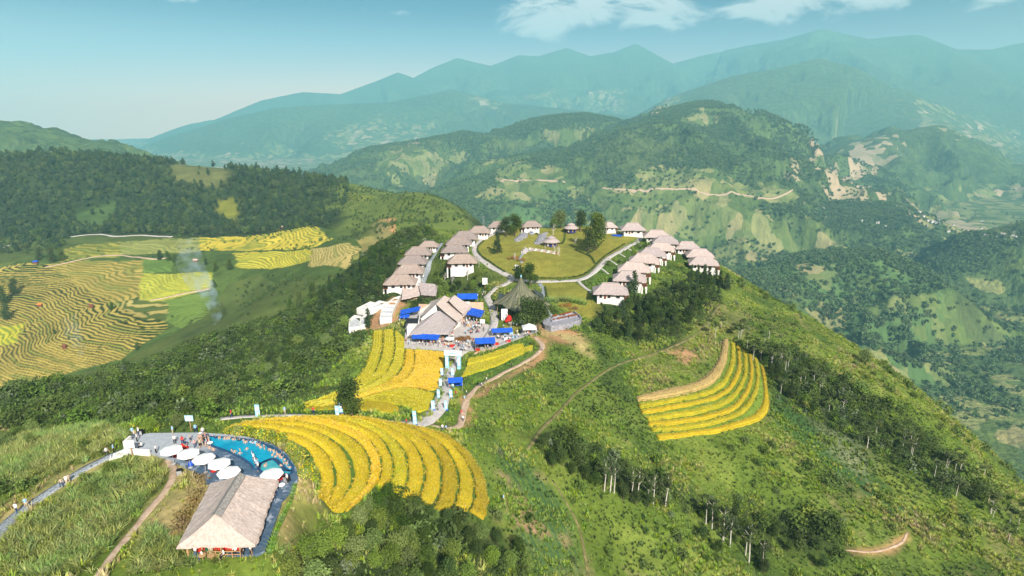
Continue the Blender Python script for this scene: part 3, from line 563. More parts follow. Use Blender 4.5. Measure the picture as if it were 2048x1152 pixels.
rice(m6(240,905, 470,850, 700,785, 920,695, 1120,640), m6(150,1060, 340,1000, 640,905, 940,765, 1125,680), M_LIME, 'lower yellow rice strip beside the brown dirt path', G3, gap=.0)
m5 = lambda *a: [(1200 + x / 4.8, 660 + y / 4.8) for x, y in zip(a[::2], a[1::2])]
S = [m5(355,660, 600,590, 850,540, 1000,470, 1100,370, 1160,240, 1190,105), m5(365,695, 600,665, 850,615, 1050,545, 1150,450, 1215,290, 1230,110), m5(385,760, 650,715, 900,670, 1100,610, 1220,510, 1290,340, 1290,150),
     m5(410,820, 700,770, 950,720, 1150,660, 1280,560, 1350,400, 1340,190), m5(470,880, 750,845, 1000,800, 1200,730, 1330,620, 1410,430, 1405,230), m5(470,935, 800,905, 1050,860, 1250,800, 1390,680, 1465,480, 1455,265),
     m5(520,990, 850,960, 1100,915, 1300,850, 1440,740, 1525,540, 1510,300), m5(570,1060, 900,1020, 1150,990, 1400,920, 1580,840, 1617,720, 1575,400)]
WP = ['uppermost tan strip, already cut', 'second strip from the top', 'third strip from the top', 'fourth strip, in the middle', 'fifth strip from the top', 'sixth strip, next to the lowest', 'lowest and outermost strip']
k = NT('bank_grass', .95, .1); k.base(k.mix(k.mr(k.noise(1.2, 5, .7), .3, .7), (.13, .22, .03), (.26, .36, .05))); k.bump(k.noise(5, 4, .7), .8, .25); M_BANK = k.m
for i in range(7):
    mid = lambda f: [(a[0] + (b[0] - a[0]) * f, a[1] + (b[1] - a[1]) * f) for a, b in zip(S[i], S[i + 1])]
    f0 = .05 if i == 0 else .54
    o = rice(mid(f0), mid(.98), M_TAN if i == 0 else (M_GOLD, M_LIME)[i % 2], 'curved rice terrace on the right hillside, ' + WP[i], 'curved rice terraces on the right hillside', .8, gap=.0, lift=.25)
    if i:
        a, b = curve_xy(mid(-.02), 90), curve_xy(mid(f0 + .03), 90)
        me = strip_mesh('grass_bank', a, b, 6, lambda x, y, s, t: H_near(x, y) + .15 + .45 * t + (vnoise(x * 2, y * 2, i) - .5) * .35, 1.2); q = link_mesh('grass_bank', me, M_BANK); q.parent = o
# ------------------------------------------------------------------ small mesh builder
class MB:
    def __init__(s): s.v, s.f, s.m = [], [], []; s.mi = 0
    def add(s, V, F):
        o = len(s.v); s.v += [tuple(float(c) for c in p) for p in V]; s.f += [tuple(o + i for i in f) for f in F]; s.m += [s.mi] * len(F); return s
    def box(s, c, d, rz=0, taper=1):
        x, y, z = (q / 2 for q in d); V = []
        for k_ in (-1, 1):
            w = taper if k_ > 0 else 1
            for i, j in ((-1, -1), (1, -1), (1, 1), (-1, 1)):
                a, b = i * x * w, j * y * w; V.append((c[0] + a * math.cos(rz) - b * math.sin(rz), c[1] + a * math.sin(rz) + b * math.cos(rz), c[2] + k_ * z))
        return s.add(V, [(3, 2, 1, 0), (4, 5, 6, 7), (0, 1, 5, 4), (1, 2, 6, 5), (2, 3, 7, 6), (3, 0, 4, 7)])
    def tube(s, pts, rad, n=6):
        pts = [Vector(p) for p in pts]; rad = rad if isinstance(rad, (list, tuple)) else [rad] * len(pts); V = []; F = []
        for i, p in enumerate(pts):
            d = (pts[min(i + 1, len(pts) - 1)] - pts[max(i - 1, 0)]).normalized(); a = d.orthogonal().normalized()
            if abs(d.z) < .99: a = d.cross(Vector((0, 0, 1))).normalized()
            b = d.cross(a)
            for j in range(n): an = 2 * math.pi * j / n; V.append(p + (a * math.cos(an) + b * math.sin(an)) * rad[i])
        for i in range(len(pts) - 1):
            for j in range(n): F.append((i * n + j, i * n + (j + 1) % n, (i + 1) * n + (j + 1) % n, (i + 1) * n + j))
        F += [tuple(range(n))[::-1], tuple((len(pts) - 1) * n + j for j in range(n))]
        return s.add(V, F)
    def prism(s, P, z0, z1):
        n = len(P); a = sum(P[i][0] * P[(i + 1) % n][1] - P[(i + 1) % n][0] * P[i][1] for i in range(n)); P = list(P) if a > 0 else list(P)[::-1]
        return s.add([(p[0], p[1], z0) for p in P] + [(p[0], p[1], z1) for p in P], [tuple(range(n))[::-1], tuple(range(n, 2 * n))] + [(i, (i + 1) % n, n + (i + 1) % n, n + i) for i in range(n)])
    def lathe(s, prof, n=16, c=(0, 0, 0), wob=0, seed=0):
        V = []; F = []; rg = random.Random(seed)
        for r_, z in prof:
            for j in range(n): an = 2 * math.pi * j / n; q = r_ * (1 + rg.uniform(-wob, wob)); V.append((c[0] + q * math.cos(an), c[1] + q * math.sin(an), c[2] + z + rg.uniform(-wob, wob) * .5))
        for i in range(len(prof) - 1):
            for j in range(n): F.append((i * n + j, i * n + (j + 1) % n, (i + 1) * n + (j + 1) % n, (i + 1) * n + j))
        F += [tuple(range(n))[::-1], tuple((len(prof) - 1) * n + j for j in range(n))]
        return s.add(V, F)
    def mesh(s, name, mats, smooth_=False):
        me = bpy.data.meshes.new(name); me.from_pydata(s.v, [], s.f); mats = mats if isinstance(mats, (list, tuple)) else [mats]
        for m in mats: me.materials.append(m)
        me.polygons.foreach_set('material_index', s.m)
        if smooth_: me.polygons.foreach_set('use_smooth', [True] * len(s.f))
        me.update(); return me
    def build(s, name, mats, parent=None, loc=(0, 0, 0), rz=0, smooth_=False):
        o = bpy.data.objects.new(name, s.mesh(name, mats, smooth_)); COL.objects.link(o); o.location = loc; o.rotation_euler = (0, 0, rz)
        if parent: o.parent = parent
        return o
KIDS = {}
def copy_tree(o, loc=None, rz=None, label=None, group=None, sc=None):
    if o.name not in KIDS: KIDS[o.name] = [c for c in COL.objects if c.parent == o]
    r = o.copy(); COL.objects.link(r)
    if loc is not None: r.location = loc
    if rz is not None: r.rotation_euler = (0, 0, rz)
    if label: r['label'] = label
    if group: r['group'] = group
    if sc is not None: r.scale = sc if isinstance(sc, (tuple, list)) else (sc,) * 3
    for c in KIDS[o.name]:
        d = c.copy(); COL.objects.link(d); d.parent = r
        if c.name not in KIDS: KIDS[c.name] = [g for g in COL.objects if g.parent == c]
        for g in KIDS[c.name]: e = g.copy(); COL.objects.link(e); e.parent = d
    return r
def gz(x, y): return float(H_near(np.array([x]), np.array([y]))[0])
def ground(px, py): return hit([(px, py)])[0]
# ------------------------------------------------------------------ common materials
M_WHITE = simple('white_plaster', (.72, .70, .67), .8, .2, .08, .6, .1); M_WOOD = simple('dark_red_wood', (.16, .055, .03), .6, .3, .3, 2); M_TIMBER = simple('light_timber', (.42, .26, .13), .7, .2, .25, 3)
M_GLASS = simple('dark_glass', (.03, .035, .04), .15, .5, .2); M_BLUE = simple('blue_tarpaulin', (.012, .09, .55), .5, .3, .18, .8, .15, .05); M_NAVY = simple('navy_fabric', (.015, .03, .16), .7, .2, .3, 1)
M_CLOTH = simple('white_fabric', (.84, .84, .84), .8, .1, .04, 1); M_PEACH = simple('peach_render', (.62, .42, .30), .85, .1, .12, .6); M_BLACK = simple('black_plastic', (.015, .015, .017), .5, .3, .2)
M_STEEL = simple('grey_metal', (.35, .36, .38), .4, .5, .1); M_RED = simple('red_fabric', (.48, .02, .015), .7, .2, .2, 2); M_BOARD = simple('blue_white_print', (.35, .62, .80), .6, .2, .5, 2.2); M_SKYB = simple('light_blue_vinyl', (.30, .58, .78), .5, .3, .35, 1.5)
M_LEAFR = simple('red_brown_foliage', (.20, .06, .02), .9, .1, .5, 3, .8, .1); M_SLATE = simple('grey_slate', (.27, .27, .31), .8, .2, .35, 1.4, .4, .05)
def thatch_mat(name, a, b, c):
    k = NT(name, .95, .05); fu, fv = k.attr('fu'), k.attr('fv'); cm = k.n('ShaderNodeCombineXYZ'); k.put(cm.inputs[0], fu); k.put(cm.inputs[1], k.math('MULTIPLY', fv, .12))
    f = k.noise(5.5, 5, .75, cm.outputs[0]); g = k.noise(.55, 5, .65); h = k.noise(2.5, 4, .7)
    col = k.mix(k.mr(f, .28, .72), a, b); col = k.mix(k.math('MULTIPLY', k.mr(g, .45, .75), .6), col, c)
    rnd = k.n('ShaderNodeObjectInfo').outputs['Random']; col = k.mix(1, col, k.mix(rnd, (.80, .80, .84), (1.12, 1.06, 1.0)), 'MULTIPLY')
    k.base(k.mix(1, col, k.mix(k.mr(h, .3, .7), (.82, .82, .82), (1.12, 1.12, 1.12)), 'MULTIPLY')); k.bump(k.math('ADD', f, k.math('MULTIPLY', h, .6)), .8, .12); return k.m
M_THATCH = thatch_mat('grey_thatch', (.33, .28, .275), (.54, .48, .475), (.42, .35, .32)); M_THATCH2 = thatch_mat('pale_thatch', (.37, .32, .305), (.58, .52, .505), (.47, .40, .37)); M_THATCHW = thatch_mat('weathered_thatch', (.22, .18, .17), (.42, .36, .33), (.30, .22, .17))
def thatch_mesh(faces, lump=.10, thick=.35, res=.55, seed=0):
    """faces: list of (ridgeA, ridgeB, eaveB, eaveA); a triangle repeats the ridge point. Returns mesh with fibre coordinates"""
    V, F, FU, FV = [], [], [], []
    for q, (ra, rb, eb, ea) in enumerate(faces):
        ra, rb, eb, ea = (np.array(p, float) for p in (ra, rb, eb, ea)); L = np.linalg.norm(eb - ea); D = max(np.linalg.norm(ra - ea), np.linalg.norm(rb - eb))
        n, m = max(3, int(L / res)) + 1, max(3, int(D / res)) + 1; s = np.linspace(0, 1, n)[:, None, None]; t = np.linspace(0, 1, m)[None, :, None]
        top = ra * (1 - s) + rb * s; bot = ea * (1 - s) + eb * s; P = top * (1 - t) + bot * t
        nr = np.cross(eb - ea, (ra + rb) / 2 - (ea + eb) / 2); nr /= np.linalg.norm(nr) + 1e-9
        if nr[2] < 0: nr = -nr
        w = (np.sin(np.pi * np.clip(s, 0, 1)) ** .4 * np.minimum(1, t * 4)); x, y = P[..., 0], P[..., 1]
        P = P + nr * (lump * (fbm(x * .9 + seed, y * .9, 4, seed + q) * w[..., 0]))[..., None]
        sag = (np.sin(np.pi * t[..., 0]) * -.05 * D * .5); P[..., 2] += sag
        fr = P[:, -1].copy(); fr += (bot[:, 0] - top[:, 0]) / D * (vnoise(s[:, 0, 0] * L * 2.2, s[:, 0, 0] * 0, seed + q)[:, None] * .35); fr[:, 2] -= thick
        inn = fr - (bot[:, 0] - top[:, 0]) / D * .9; inn[:, 2] += -.12
        W = np.concatenate([P, fr[:, None], inn[:, None]], 1); a, b = W.shape[:2]; o = len(V); V += [tuple(p) for p in W.reshape(-1, 3)]
        ix = np.arange(a * b).reshape(a, b) + o; f = np.stack([ix[:-1, :-1], ix[1:, :-1], ix[1:, 1:], ix[:-1, 1:]], -1).reshape(-1, 4)
        p0 = np.array(V)[f[0]]; 
        if np.cross(p0[1] - p0[0], p0[3] - p0[0]) @ nr < 0 and np.linalg.norm(np.cross(p0[1] - p0[0], p0[3] - p0[0])) > 1e-6: f = f[:, ::-1]
        F += [tuple(g_) for g_ in f]; FU += list((s[..., 0] * L * np.ones((1, b))).ravel() + q * 13); FV += list((np.linspace(0, D + .5, b)[None] * np.ones((a, 1))).ravel())
    me = bpy.data.meshes.new('thatch'); me.from_pydata(V, [], F); me.update(); set_flt(me, FU, 'fu'); set_flt(me, FV, 'fv'); return me
def hip_faces(w, d, h, ridge, z=0, cx=0, cy=0):
    x, y, r = w / 2, d / 2, ridge / 2; A, B, Cc, D = (cx - x, cy - y, z), (cx + x, cy - y, z), (cx + x, cy + y, z), (cx - x, cy + y, z); E, G_ = (cx - r, cy, z + h), (cx + r, cy, z + h)
    return [(E, G_, B, A), (G_, E, D, Cc), (G_, G_, Cc, B), (E, E, A, D)]
# ------------------------------------------------------------------ pool terrace
k = NT('deck_paving', .45, .4); p = k.pos(); br = k.n('ShaderNodeTexBrick'); k.put(br.inputs['Vector'], k.mapv(p, (1, 1, 1), (0, 0, .4))); k.put(br.inputs['Scale'], 1.0); br.inputs['Brick Width'].default_value = .6; br.inputs['Row Height'].default_value = .3; br.inputs['Mortar Size'].default_value = .012
br.inputs['Color1'].default_value = (.055, .10, .17, 1); br.inputs['Color2'].default_value = (.10, .15, .22, 1); br.inputs['Mortar'].default_value = (.03, .05, .08, 1)  # dark blue is wet stone with the umbrella shade mixed into the tone
dx = k.n('ShaderNodeSeparateXYZ'); k.put(dx.inputs[0], p)
dry = k.mr(k.math('ADD', k.math('MULTIPLY', dx.outputs[0], -.13), k.math('ADD', k.math('MULTIPLY', dx.outputs[1], .18), k.math('MULTIPLY', k.noise(.5, 3), 1.5))), 22.0, 23.1)
wet = k.mr(k.noise(.45, 5, .7, p), .52, .60)
k.base(k.mix(dry, k.mix(k.math('MULTIPLY', wet, .7), br.outputs[0], (.40, .46, .55)), k.mix(k.mr(k.noise(1.5, 4), .3, .7), (.30, .33, .37), (.38, .41, .45)))); k.put(k.b.inputs['Roughness'], k.mr(dry, 0, 1, .35, .8)); M_DECK = k.m
d = MB(); d.prism([tuple(q) for q in DECK0], POOL_Z - 4.5, POOL_Z); o = d.build('pool_deck', M_DECK); o['kind'] = 'structure'
k = NT('pool_water', .06, .5); w = k.noise(2.2, 3, .6); k.base(k.mix(k.mr(k.noise(.35, 3), .35, .65), (.002, .24, .40), (.006, .33, .50))); k.bump(w, .12, .1); M_WATER = k.m
k = NT('shallow_water', .06, .5); k.base(k.mix(k.mr(k.noise(.5, 3), .35, .65), (.03, .30, .36), (.08, .38, .42))); k.bump(k.noise(2.5, 3, .6), .12, .1); M_WATER2 = k.m
M_RIM = simple('dark_blue_tile', (.02, .07, .16), .4, .4, .3, 2)
def closed(P, n=60): P = np.asarray(P); return resample(np.vstack([P, P[:1]]), n)[:-1]
WAT = zpoly([(413,874),(450,876),(490,880),(526,889),(556,904),(575,922),(584,938),(572,940),(548,918),(522,926),(512,938),(500,924),(470,907),(436,894),(412,884)], POOL_Z + .08)
WAT2 = zpoly([(523,927),(548,919),(572,941),(583,944),(566,950),(535,949),(521,938)], POOL_Z + .08)
pool = empty('swimming_pool', (*WAT.mean(0), POOL_Z), 0, 'curved turquoise infinity pool at the edge of the paved terrace', 'pool')
def rel(P, o): return [(q[0] - o.location[0], q[1] - o.location[1]) for q in P]
for nm, P, m in (('water', WAT, M_WATER), ('shallow_basin', WAT2, M_WATER2)):
    b = MB(); b.prism(rel(P, pool), -.2, .08); b.build(nm, m, pool)
    c = closed(P, 70); dd = np.roll(c, -1, 0) - np.roll(c, 1, 0); dd /= np.hypot(*dd.T)[:, None]; nn_ = np.stack([dd[:, 1], -dd[:, 0]], 1); sg = 1 if poly_dist(P, *(c[0] + nn_[0] * .2)[:, None])[0] > 0 else -1
    b = MB(); i_, o_ = rel(c, pool), rel(c + nn_ * sg * .35, pool)
    for q in range(len(c)):
        r_ = (q + 1) % len(c); b.add([(*i_[q], 0), (*o_[q], 0), (*o_[r_], 0), (*i_[r_], 0), (*i_[q], .16), (*o_[q], .16), (*o_[r_], .16), (*i_[r_], .16)], [(4, 5, 6, 7), (0, 4, 7, 3), (1, 2, 6, 5)])
    b.build('rim', M_RIM, pool)
# low white parapet and steps at the entrance of the terrace
DG = lambda px, py, z=0.0: plane(px, py, POOL_Z + z)
ent = empty('entrance_stairs', DG(270, 900), 0, 'white plastered steps and low walls at the left end of the pool terrace', 'stairs')
L0 = np.array(DG(270, 900))
for (ax, ay), (bx, by), h in (((249,893),(262,881),.9), ((268,905),(300,908),.7), ((250,900),(266,905),.6)):
    a, b_ = DG(ax, ay) - L0, DG(bx, by) - L0; c = (a + b_) / 2; e = b_ - a; b = MB(); b.box((c[0], c[1], h / 2 - .3), (np.hypot(e[0], e[1]), .3, h + .6), math.atan2(e[1], e[0])); b.build('parapet', M_WHITE, ent)
for i in range(5):
    a = DG(250 - i * 6, 903 + i * 2.5, -.18 * i) - L0; b = MB(); b.box((a[0], a[1], a[2] - .2), (.9, 1.8, .4), .45); b.build('step', M_WHITE, ent)
# ------------------------------------------------------------------ umbrellas
def make_umbrella(loc, label, group=None, R_=1.62, hgt=2.45):
    t = empty('umbrella', loc, random.uniform(0, .7), label, 'umbrella', group); n = 8; b = MB(); V = [(0, 0, hgt + .42)]
    for r_, z in ((R_ * .5, hgt + .24), (R_, hgt), (R_ * 1.0, hgt - .16)):
        for j in range(n): an = 2 * math.pi * j / n; V.append((r_ * math.cos(an), r_ * math.sin(an), z))
    F = [(0, 1 + j, 1 + (j + 1) % n) for j in range(n)]
    for q in range(2): F += [(1 + q * n + j, 1 + (q + 1) * n + j, 1 + (q + 1) * n + (j + 1) % n, 1 + q * n + (j + 1) % n) for j in range(n)]
    b.add(V, F); b.build('canopy', M_CLOTH, t); b = MB(); b.tube([(0, 0, 0), (0, 0, hgt + .5)], .04); b.build('pole', M_STEEL, t)
    b = MB(); b.lathe([(.35, 0), (.33, .1), (.1, .16)], 12); b.build('base', M_STEEL, t)
    for j in range(n):
        an = 2 * math.pi * j / n; b = MB(); b.tube([(0, 0, hgt + .36), (R_ * .97 * math.cos(an), R_ * .97 * math.sin(an), hgt - .03)], .015, 4); b.build('rib', M_STEEL, t)
    return t
UM = [((342,898), 'white octagonal umbrella, leftmost on the pool terrace'), ((376,905), 'second white umbrella from the left on the pool terrace'), ((407,915), 'white umbrella in the middle of the terrace row beside the pool'), ((438,925), 'fourth white umbrella from the left, between the pool and the roof corner'), ((457,942), 'white umbrella nearest to the ridge of the thatched pavilion'), ((543,946), 'lone white umbrella right of the pavilion beside the shallow basin')]
u0 = None
for (px, py), lb in UM:
    q = plane(px, py, POOL_Z + 2.6); loc = (q[0], q[1], POOL_Z)
    if u0 is None: u0 = make_umbrella(loc, lb, 'white umbrellas on the pool terrace')
    else: copy_tree(u0, loc, random.uniform(0, .7), lb)
q = ground(900, 690); copy_tree(u0, (q[0], q[1], PLAZA_Z), .3, 'white round umbrella on the crowded plaza in front of the restaurant')
# ------------------------------------------------------------------ loungers, speakers, small things on the terrace
def make_beanbag(loc, rz, label):
    t = empty('lounge_chair', loc, rz, label, 'chair', 'red lounge chairs on the pool terrace'); b = MB(); b.lathe([(.1, 0), (.42, .05), (.45, .2), (.36, .33), (.05, .36)], 10); b.build('seat', M_RED, t, smooth_=True)
    b = MB(); b.lathe([(.1, 0), (.34, .08), (.32, .3), (.12, .5)], 10, (0, .3, .2)); b.build('backrest', M_RED, t, smooth_=True); return t
bb = None
for i, (px, py) in enumerate([(347,911),(354,913),(383,918),(374,915),(410,926),(416,925),(425,938),(432,937),(428,943),(460,955),(466,952),(556,962),(561,958),(366,893),(372,897)]):
    q = DG(px, py); lb = 'red lounge chair in the shade of a white umbrella by the pool'
    if bb is None: bb = make_beanbag(q, 1.0, lb)
    else: copy_tree(bb, q, random.uniform(0, 6), lb)
def make_speaker(loc, rz, label, s=1.0):
    t = empty('loudspeaker', loc, rz, label, 'speaker'); b = MB(); b.box((0, 0, .45 * s), (.9 * s, .7 * s, .9 * s), 0, .85); b.build('cabinet', M_BLACK, t); b = MB(); b.box((0, -.36 * s, .42 * s), (.7 * s, .03, .7 * s)); b.build('grille', M_STEEL, t); return t
make_speaker(ground(360, 949), .3, 'black loudspeaker standing alone on the dry grass beside the terrace'); make_speaker(DG(574, 962), -.4, 'black loudspeaker at the right tip of the pool terrace', 1.0); make_speaker(DG(281, 869), .2, 'tall black loudspeaker at the far left corner of the pool terrace')
b = MB(); b.lathe([(.05, 0), (.38, .05), (.42, .42), (.3, .75), (.05, .85)], 12); tag(b.build('beach_ball', M_BLUE, None, DG(382, 932), 0, True), 'big blue ball lying on the wet paving below the umbrellas', 'ball')
def make_table(loc, label, r_=.5):
    t = empty('side_table', loc, 0, label, 'table'); b = MB(); b.lathe([(r_, .68), (r_, .73)], 14); b.build('tabletop', M_CLOTH, t); b = MB(); b.tube([(0, 0, 0), (0, 0, .68)], .05); b.build('leg', M_STEEL, t); return t
make_table(DG(411, 935), 'small round white table on the terrace behind the umbrella row'); make_table(DG(564, 978), 'round white table at the narrow right tip of the terrace'); make_table(DG(421, 893), 'white round table between the bathers and the pool', .45)
# ------------------------------------------------------------------ thatched pavilion by the pool
E0, E1, E2, E3 = plane(355,1091,-49.9), plane(509,1089,-49.9), plane(555,958,-49.8), plane(421,966,-49.8); RF, RB = plane(431,1028,-46.6), plane(480,948,-46.6)
pav = empty('thatched_pavilion', (*((E0 + E2) / 2)[:2], POOL_Z), 0, 'large open pavilion with a pale thatched roof beside the pool', 'pavilion'); O = np.array(pav.location)
RF2 = RF + (RB - RF) * .0
F = [(RF - O, RB - O, E3 - O, E0 - O), (RB - O, RF - O, E1 - O, E2 - O), (RF - O, RF - O, E0 - O, E1 - O), (RB - O, RB - O, E2 - O, E3 - O)]
rf = link_mesh('roof', thatch_mesh(F, .10, .30, .3), M_THATCH2, pav)
dv = (RB - RF) / np.linalg.norm(RB - RF); b = MB(); a_ = RF - O - dv * .1; c_ = RB - O + dv * .15; sx = np.array([dv[1], -dv[0], 0])
for s_ in (-1, 1): b.add([a_ + [0, 0, .16], c_ + [0, 0, .16], c_ + sx * s_ * .62 - [0, 0, .33], a_ + sx * s_ * .62 - [0, 0, .33], a_, c_, c_ + sx * s_ * .62 - [0, 0, .48], a_ + sx * s_ * .62 - [0, 0, .48]], [(0, 1, 2, 3), (4, 7, 6, 5), (2, 6, 7, 3), (0, 3, 7, 4), (1, 5, 6, 2)])
M_WEAVE = simple('grey_woven_cap', (.25, .24, .23), .8, .2, .3, 4, .6, .03); cap = b.build('ridge_cap', M_WEAVE, pav); cap.parent = rf
lerp = lambda a, b_, t: a + (b_ - a) * t
for i in range(6):
    for s_, (p0, p1) in enumerate(((E0, E3), (E1, E2))):
        q = lerp(p0, p1, .04 + .18 * i) - O; inn = -O * 0 + (lerp(RF, RB, .5) - O - q) * .16; b = MB(); b.tube([(q[0] + inn[0], q[1] + inn[1] * .3, 0), (q[0] + inn[0], q[1] + inn[1] * .3, 2.3)], .10, 8); b.build('post', M_TIMBER, pav)
for i in range(1, 4):
    q = lerp(E0, E1, i / 4) - O; b = MB(); b.tube([(q[0], q[1] + .9, 0), (q[0], q[1] + .9, 2.3)], .09, 8); b.build('post', M_TIMBER, pav)
b = MB(); q0, q1 = lerp(E0, E1, .08) - O, lerp(E0, E1, .92) - O; b.box(((q0[0] + q1[0]) / 2, q0[1] + .45, 2.0), (q1[0] - q0[0], .14, .16), math.atan2(q1[1] - q0[1], q1[0] - q0[0])); b.build('eave_beam', M_TIMBER, pav)
def railing(A, B, h, parent, mat, n=None, name='railing', thick=.05):
    A, B = np.array(A, float), np.array(B, float); L = np.hypot(*(B - A)[:2]); n = n or max(2, int(L / .9)); b = MB()
    for hh in (h, h * .5): b.tube([A + [0, 0, hh], B + [0, 0, hh]], thick, 5)
    for i in range(n + 1): q = lerp(A, B, i / n); b.tube([q, q + [0, 0, h]], thick, 5)
    return b.build(name, mat, parent)
q0, q1 = np.array([*(lerp(E0, E1, .35) - O)[:2], 0]), np.array([*(lerp(E0, E1, .78) - O)[:2], 0]); railing(q0 + [0, .3, 0], q1 + [0, .3, 0], .9, pav, M_TIMBER)
b = MB(); q = lerp(E3, E0, .5) - O; b.box((q[0] + .8, q[1], 1.0), (.15, 11.5, 2.0), -math.atan2((E3 - E0)[0], (E3 - E0)[1])); b.build('side_wall', M_TIMBER, pav)
b = MB(); q = lerp(E3, E2, .5) - O; 
def make_sofa(loc, rz, label, m):
    t = empty('sofa', loc, rz, label, 'sofa', 'seats under the pavilion roof'); b = MB(); b.box((0, 0, .25), (1.8, .8, .4)); b.build('seat', m, t); b = MB(); b.box((0, .36, .6), (1.8, .2, .6)); b.build('backrest', m, t); [MB().box((sx_, 0, .45), (.12, .8, .5)).build('armrest', M_TIMBER, t) for sx_ in (-.85, .85)]; return t
M_DGREEN = simple('dark_green_fabric', (.02, .12, .06), .8, .1, .3)
for i, (f, m, cn) in enumerate(((.22, M_RED, 'red sofa under the front eave of the pavilion, leftmost'), (.36, M_DGREEN, 'dark green sofa under the front eave of the pavilion'), (.48, M_RED, 'red sofa under the front eave, between the green one and the timber rail'), (.62, M_RED, 'red sofa behind the timber rail of the pavilion'))):
    q = lerp(E0, E1, f); make_sofa((q[0], q[1] + 1.7, POOL_Z), math.pi + .1, cn, m)
for i, (f, dy, lb) in enumerate(((.30, .0, 'round timber table in front of the sofas, left one'), (.42, -.1, 'round timber table in front of the sofas, right one'))):
    q = lerp(E0, E1, f); t = make_table((q[0], q[1] + dy, POOL_Z), lb, .45); [setattr(c, 'data', c.data.copy()) or c.data.materials.clear() or c.data.materials.append(M_TIMBER) for c in COL.objects if c.parent == t]
# ------------------------------------------------------------------ thatched bungalows
def make_bungalow(side=1, mat=M_THATCH, seed=0):
    t = empty('thatched_bungalow', (0, 0, 0)); W, D = 10.6, 6.4
    b = MB(); b.box((0, 0, -.9), (W, D, 7.4)); b.build('wall', M_WHITE, t)
    link_mesh('roof', thatch_mesh(hip_faces(14.2, 9.6, 3.1, 6.6, 2.7), .16, .42, .6, seed), mat, t)
    r = [c for c in COL.objects if c.parent == t and c.name.startswith('roof')][0]; b = MB(); b.tube([(-3.5, 0, 5.82), (-1.2, 0, 5.9), (1.2, 0, 5.9), (3.5, 0, 5.82)], [.22, .26, .26, .22], 6); b.build('ridge_cap', mat, r)
    s = side; b = MB(); b.box((s * 6.4, -.4, -.1), (2.4, 5.2, .25)); b.build('balcony_floor', M_WOOD, t)
    for x, y in ((s * 7.3, -2.7), (s * 7.3, 1.9), (s * 5.5, -3.35)):
        b = MB(); b.box((x, y, -2.6), (.62, .62, 4.9)); b.build('pillar', M_WHITE, t)
    for x, y in ((s * 7.4, -2.8), (s * 7.4, 2.0)): b = MB(); b.box((x, y, 1.4), (.16, .16, 2.8)); b.build('post', M_WOOD, t)
    b = MB()
    b.box((s * 7.52, -.4, .95), (.09, 5.0, .12)); b.box((s * 6.4, -2.95, .95), (2.3, .09, .12))
    for i in range(13): b.box((s * 7.52, -2.8 + i * .4, .5), (.07, .1, .85))
    for i in range(5): b.box((s * (5.5 + i * .45), -2.95, .5), (.1, .07, .85))
    b.build('railing', M_WOOD, t)
    for x, w in ((-s * 3.9, .9), (-s * .6, 1.0), (s * 3.0, 1.3)):
        b = MB(); b.box((x, -D / 2 - .03, 1.15), (w + .2, .1, 1.5)); f = b.build('window', M_WOOD, t); b = MB(); b.box((x, -D / 2 - .07, 1.15), (w, .06, 1.3)); b.build('pane', M_GLASS, f)
    b = MB(); b.box((s * (W / 2 + .03), -.3, 1.05), (.1, 2.6, 2.2)); f = b.build('door', M_WOOD, t); b = MB(); b.box((s * (W / 2 + .07), -.3, 1.05), (.06, 2.3, 2.0)); b.build('pane', M_GLASS, f)
    b = MB(); b.box((-s * 2.2, -D / 2 - .02, .9), (.9, .08, 1.9)); b.build('door', M_WOOD, t)
    return t
BR, BL = make_bungalow(1), make_bungalow(-1, M_THATCHW, 5); BL2 = None
BUNG = [ # roof centre px, side, rz, scale, label
 (1221,573,1,-.10,1.0,'white bungalow with thatched roof, nearest of the right hand row, beside a narrow concrete path'), (1259,548,1,-.16,1.0,'thatched bungalow behind the nearest one, half hidden by a dark tree'), (1268,530,1,-.18,1.0,'third thatched bungalow of the right hand row counted from the front'),
 (1288,513,1,-.2,.98,'fourth thatched bungalow of the right hand row, balcony seen at its right end'), (1304,501,1,-.2,.95,'fifth thatched bungalow of the right hand row'), (1322,490,1,-.2,.95,'sixth thatched bungalow of the right hand row, white piers below its balcony'),
 (1331,477,1,-.2,.95,'seventh thatched bungalow of the right hand row'), (1313,465,1,-.15,.98,'rearmost thatched bungalow of the right hand row'), (1374,488,1,-.1,.92,'thatched bungalow apart on the right, upper one of the outer three'),
 (1399,503,1,-.15,.98,'thatched bungalow in the middle of the outer three on the right'), (1407,518,1,-.2,1.0,'rightmost thatched bungalow at the edge of the hill'), (1265,451,1,.0,.98,'thatched bungalow alone at the top bend of the concrete road'), (1215,448,1,.1,.75,'small pinkish bungalow behind the tall dark trees'),
 (1063,446,-1,.1,.8,'thatched bungalow on the skyline behind the red dome tent'),
 (801,555,-1,.04,.98,'lowest thatched bungalow of the left hand row, palm leaves in front'), (819,534,-1,.04,.94,'second lowest thatched bungalow of the left hand row'), (826,516,-1,.04,.94,'third thatched bungalow from below in the left hand row'), (837,499,-1,.04,.92,'fourth thatched bungalow from below in the left hand row'), (858,486,-1,.0,.72,'small thatched bungalow at the head of the stone lane on the left'),
 (925,514,-1,.06,.98,'thatched bungalow with bright white wall and balcony beside the bend of the road'), (909,494,-1,.06,.92,'thatched bungalow just behind the one with the bright white wall'), (918,479,-1,.04,.95,'thatched bungalow in the middle of the cluster left of the ring road'), (930,468,-1,.04,1.0,'thatched bungalow, second from the top of the left cluster'), (959,457,-1,.02,.9,'thatched bungalow at the top left corner of the ring road'), (996,447,-1,.0,.8,'thatched bungalow half hidden behind the round dark trees')]
used = set(); BPOS = []
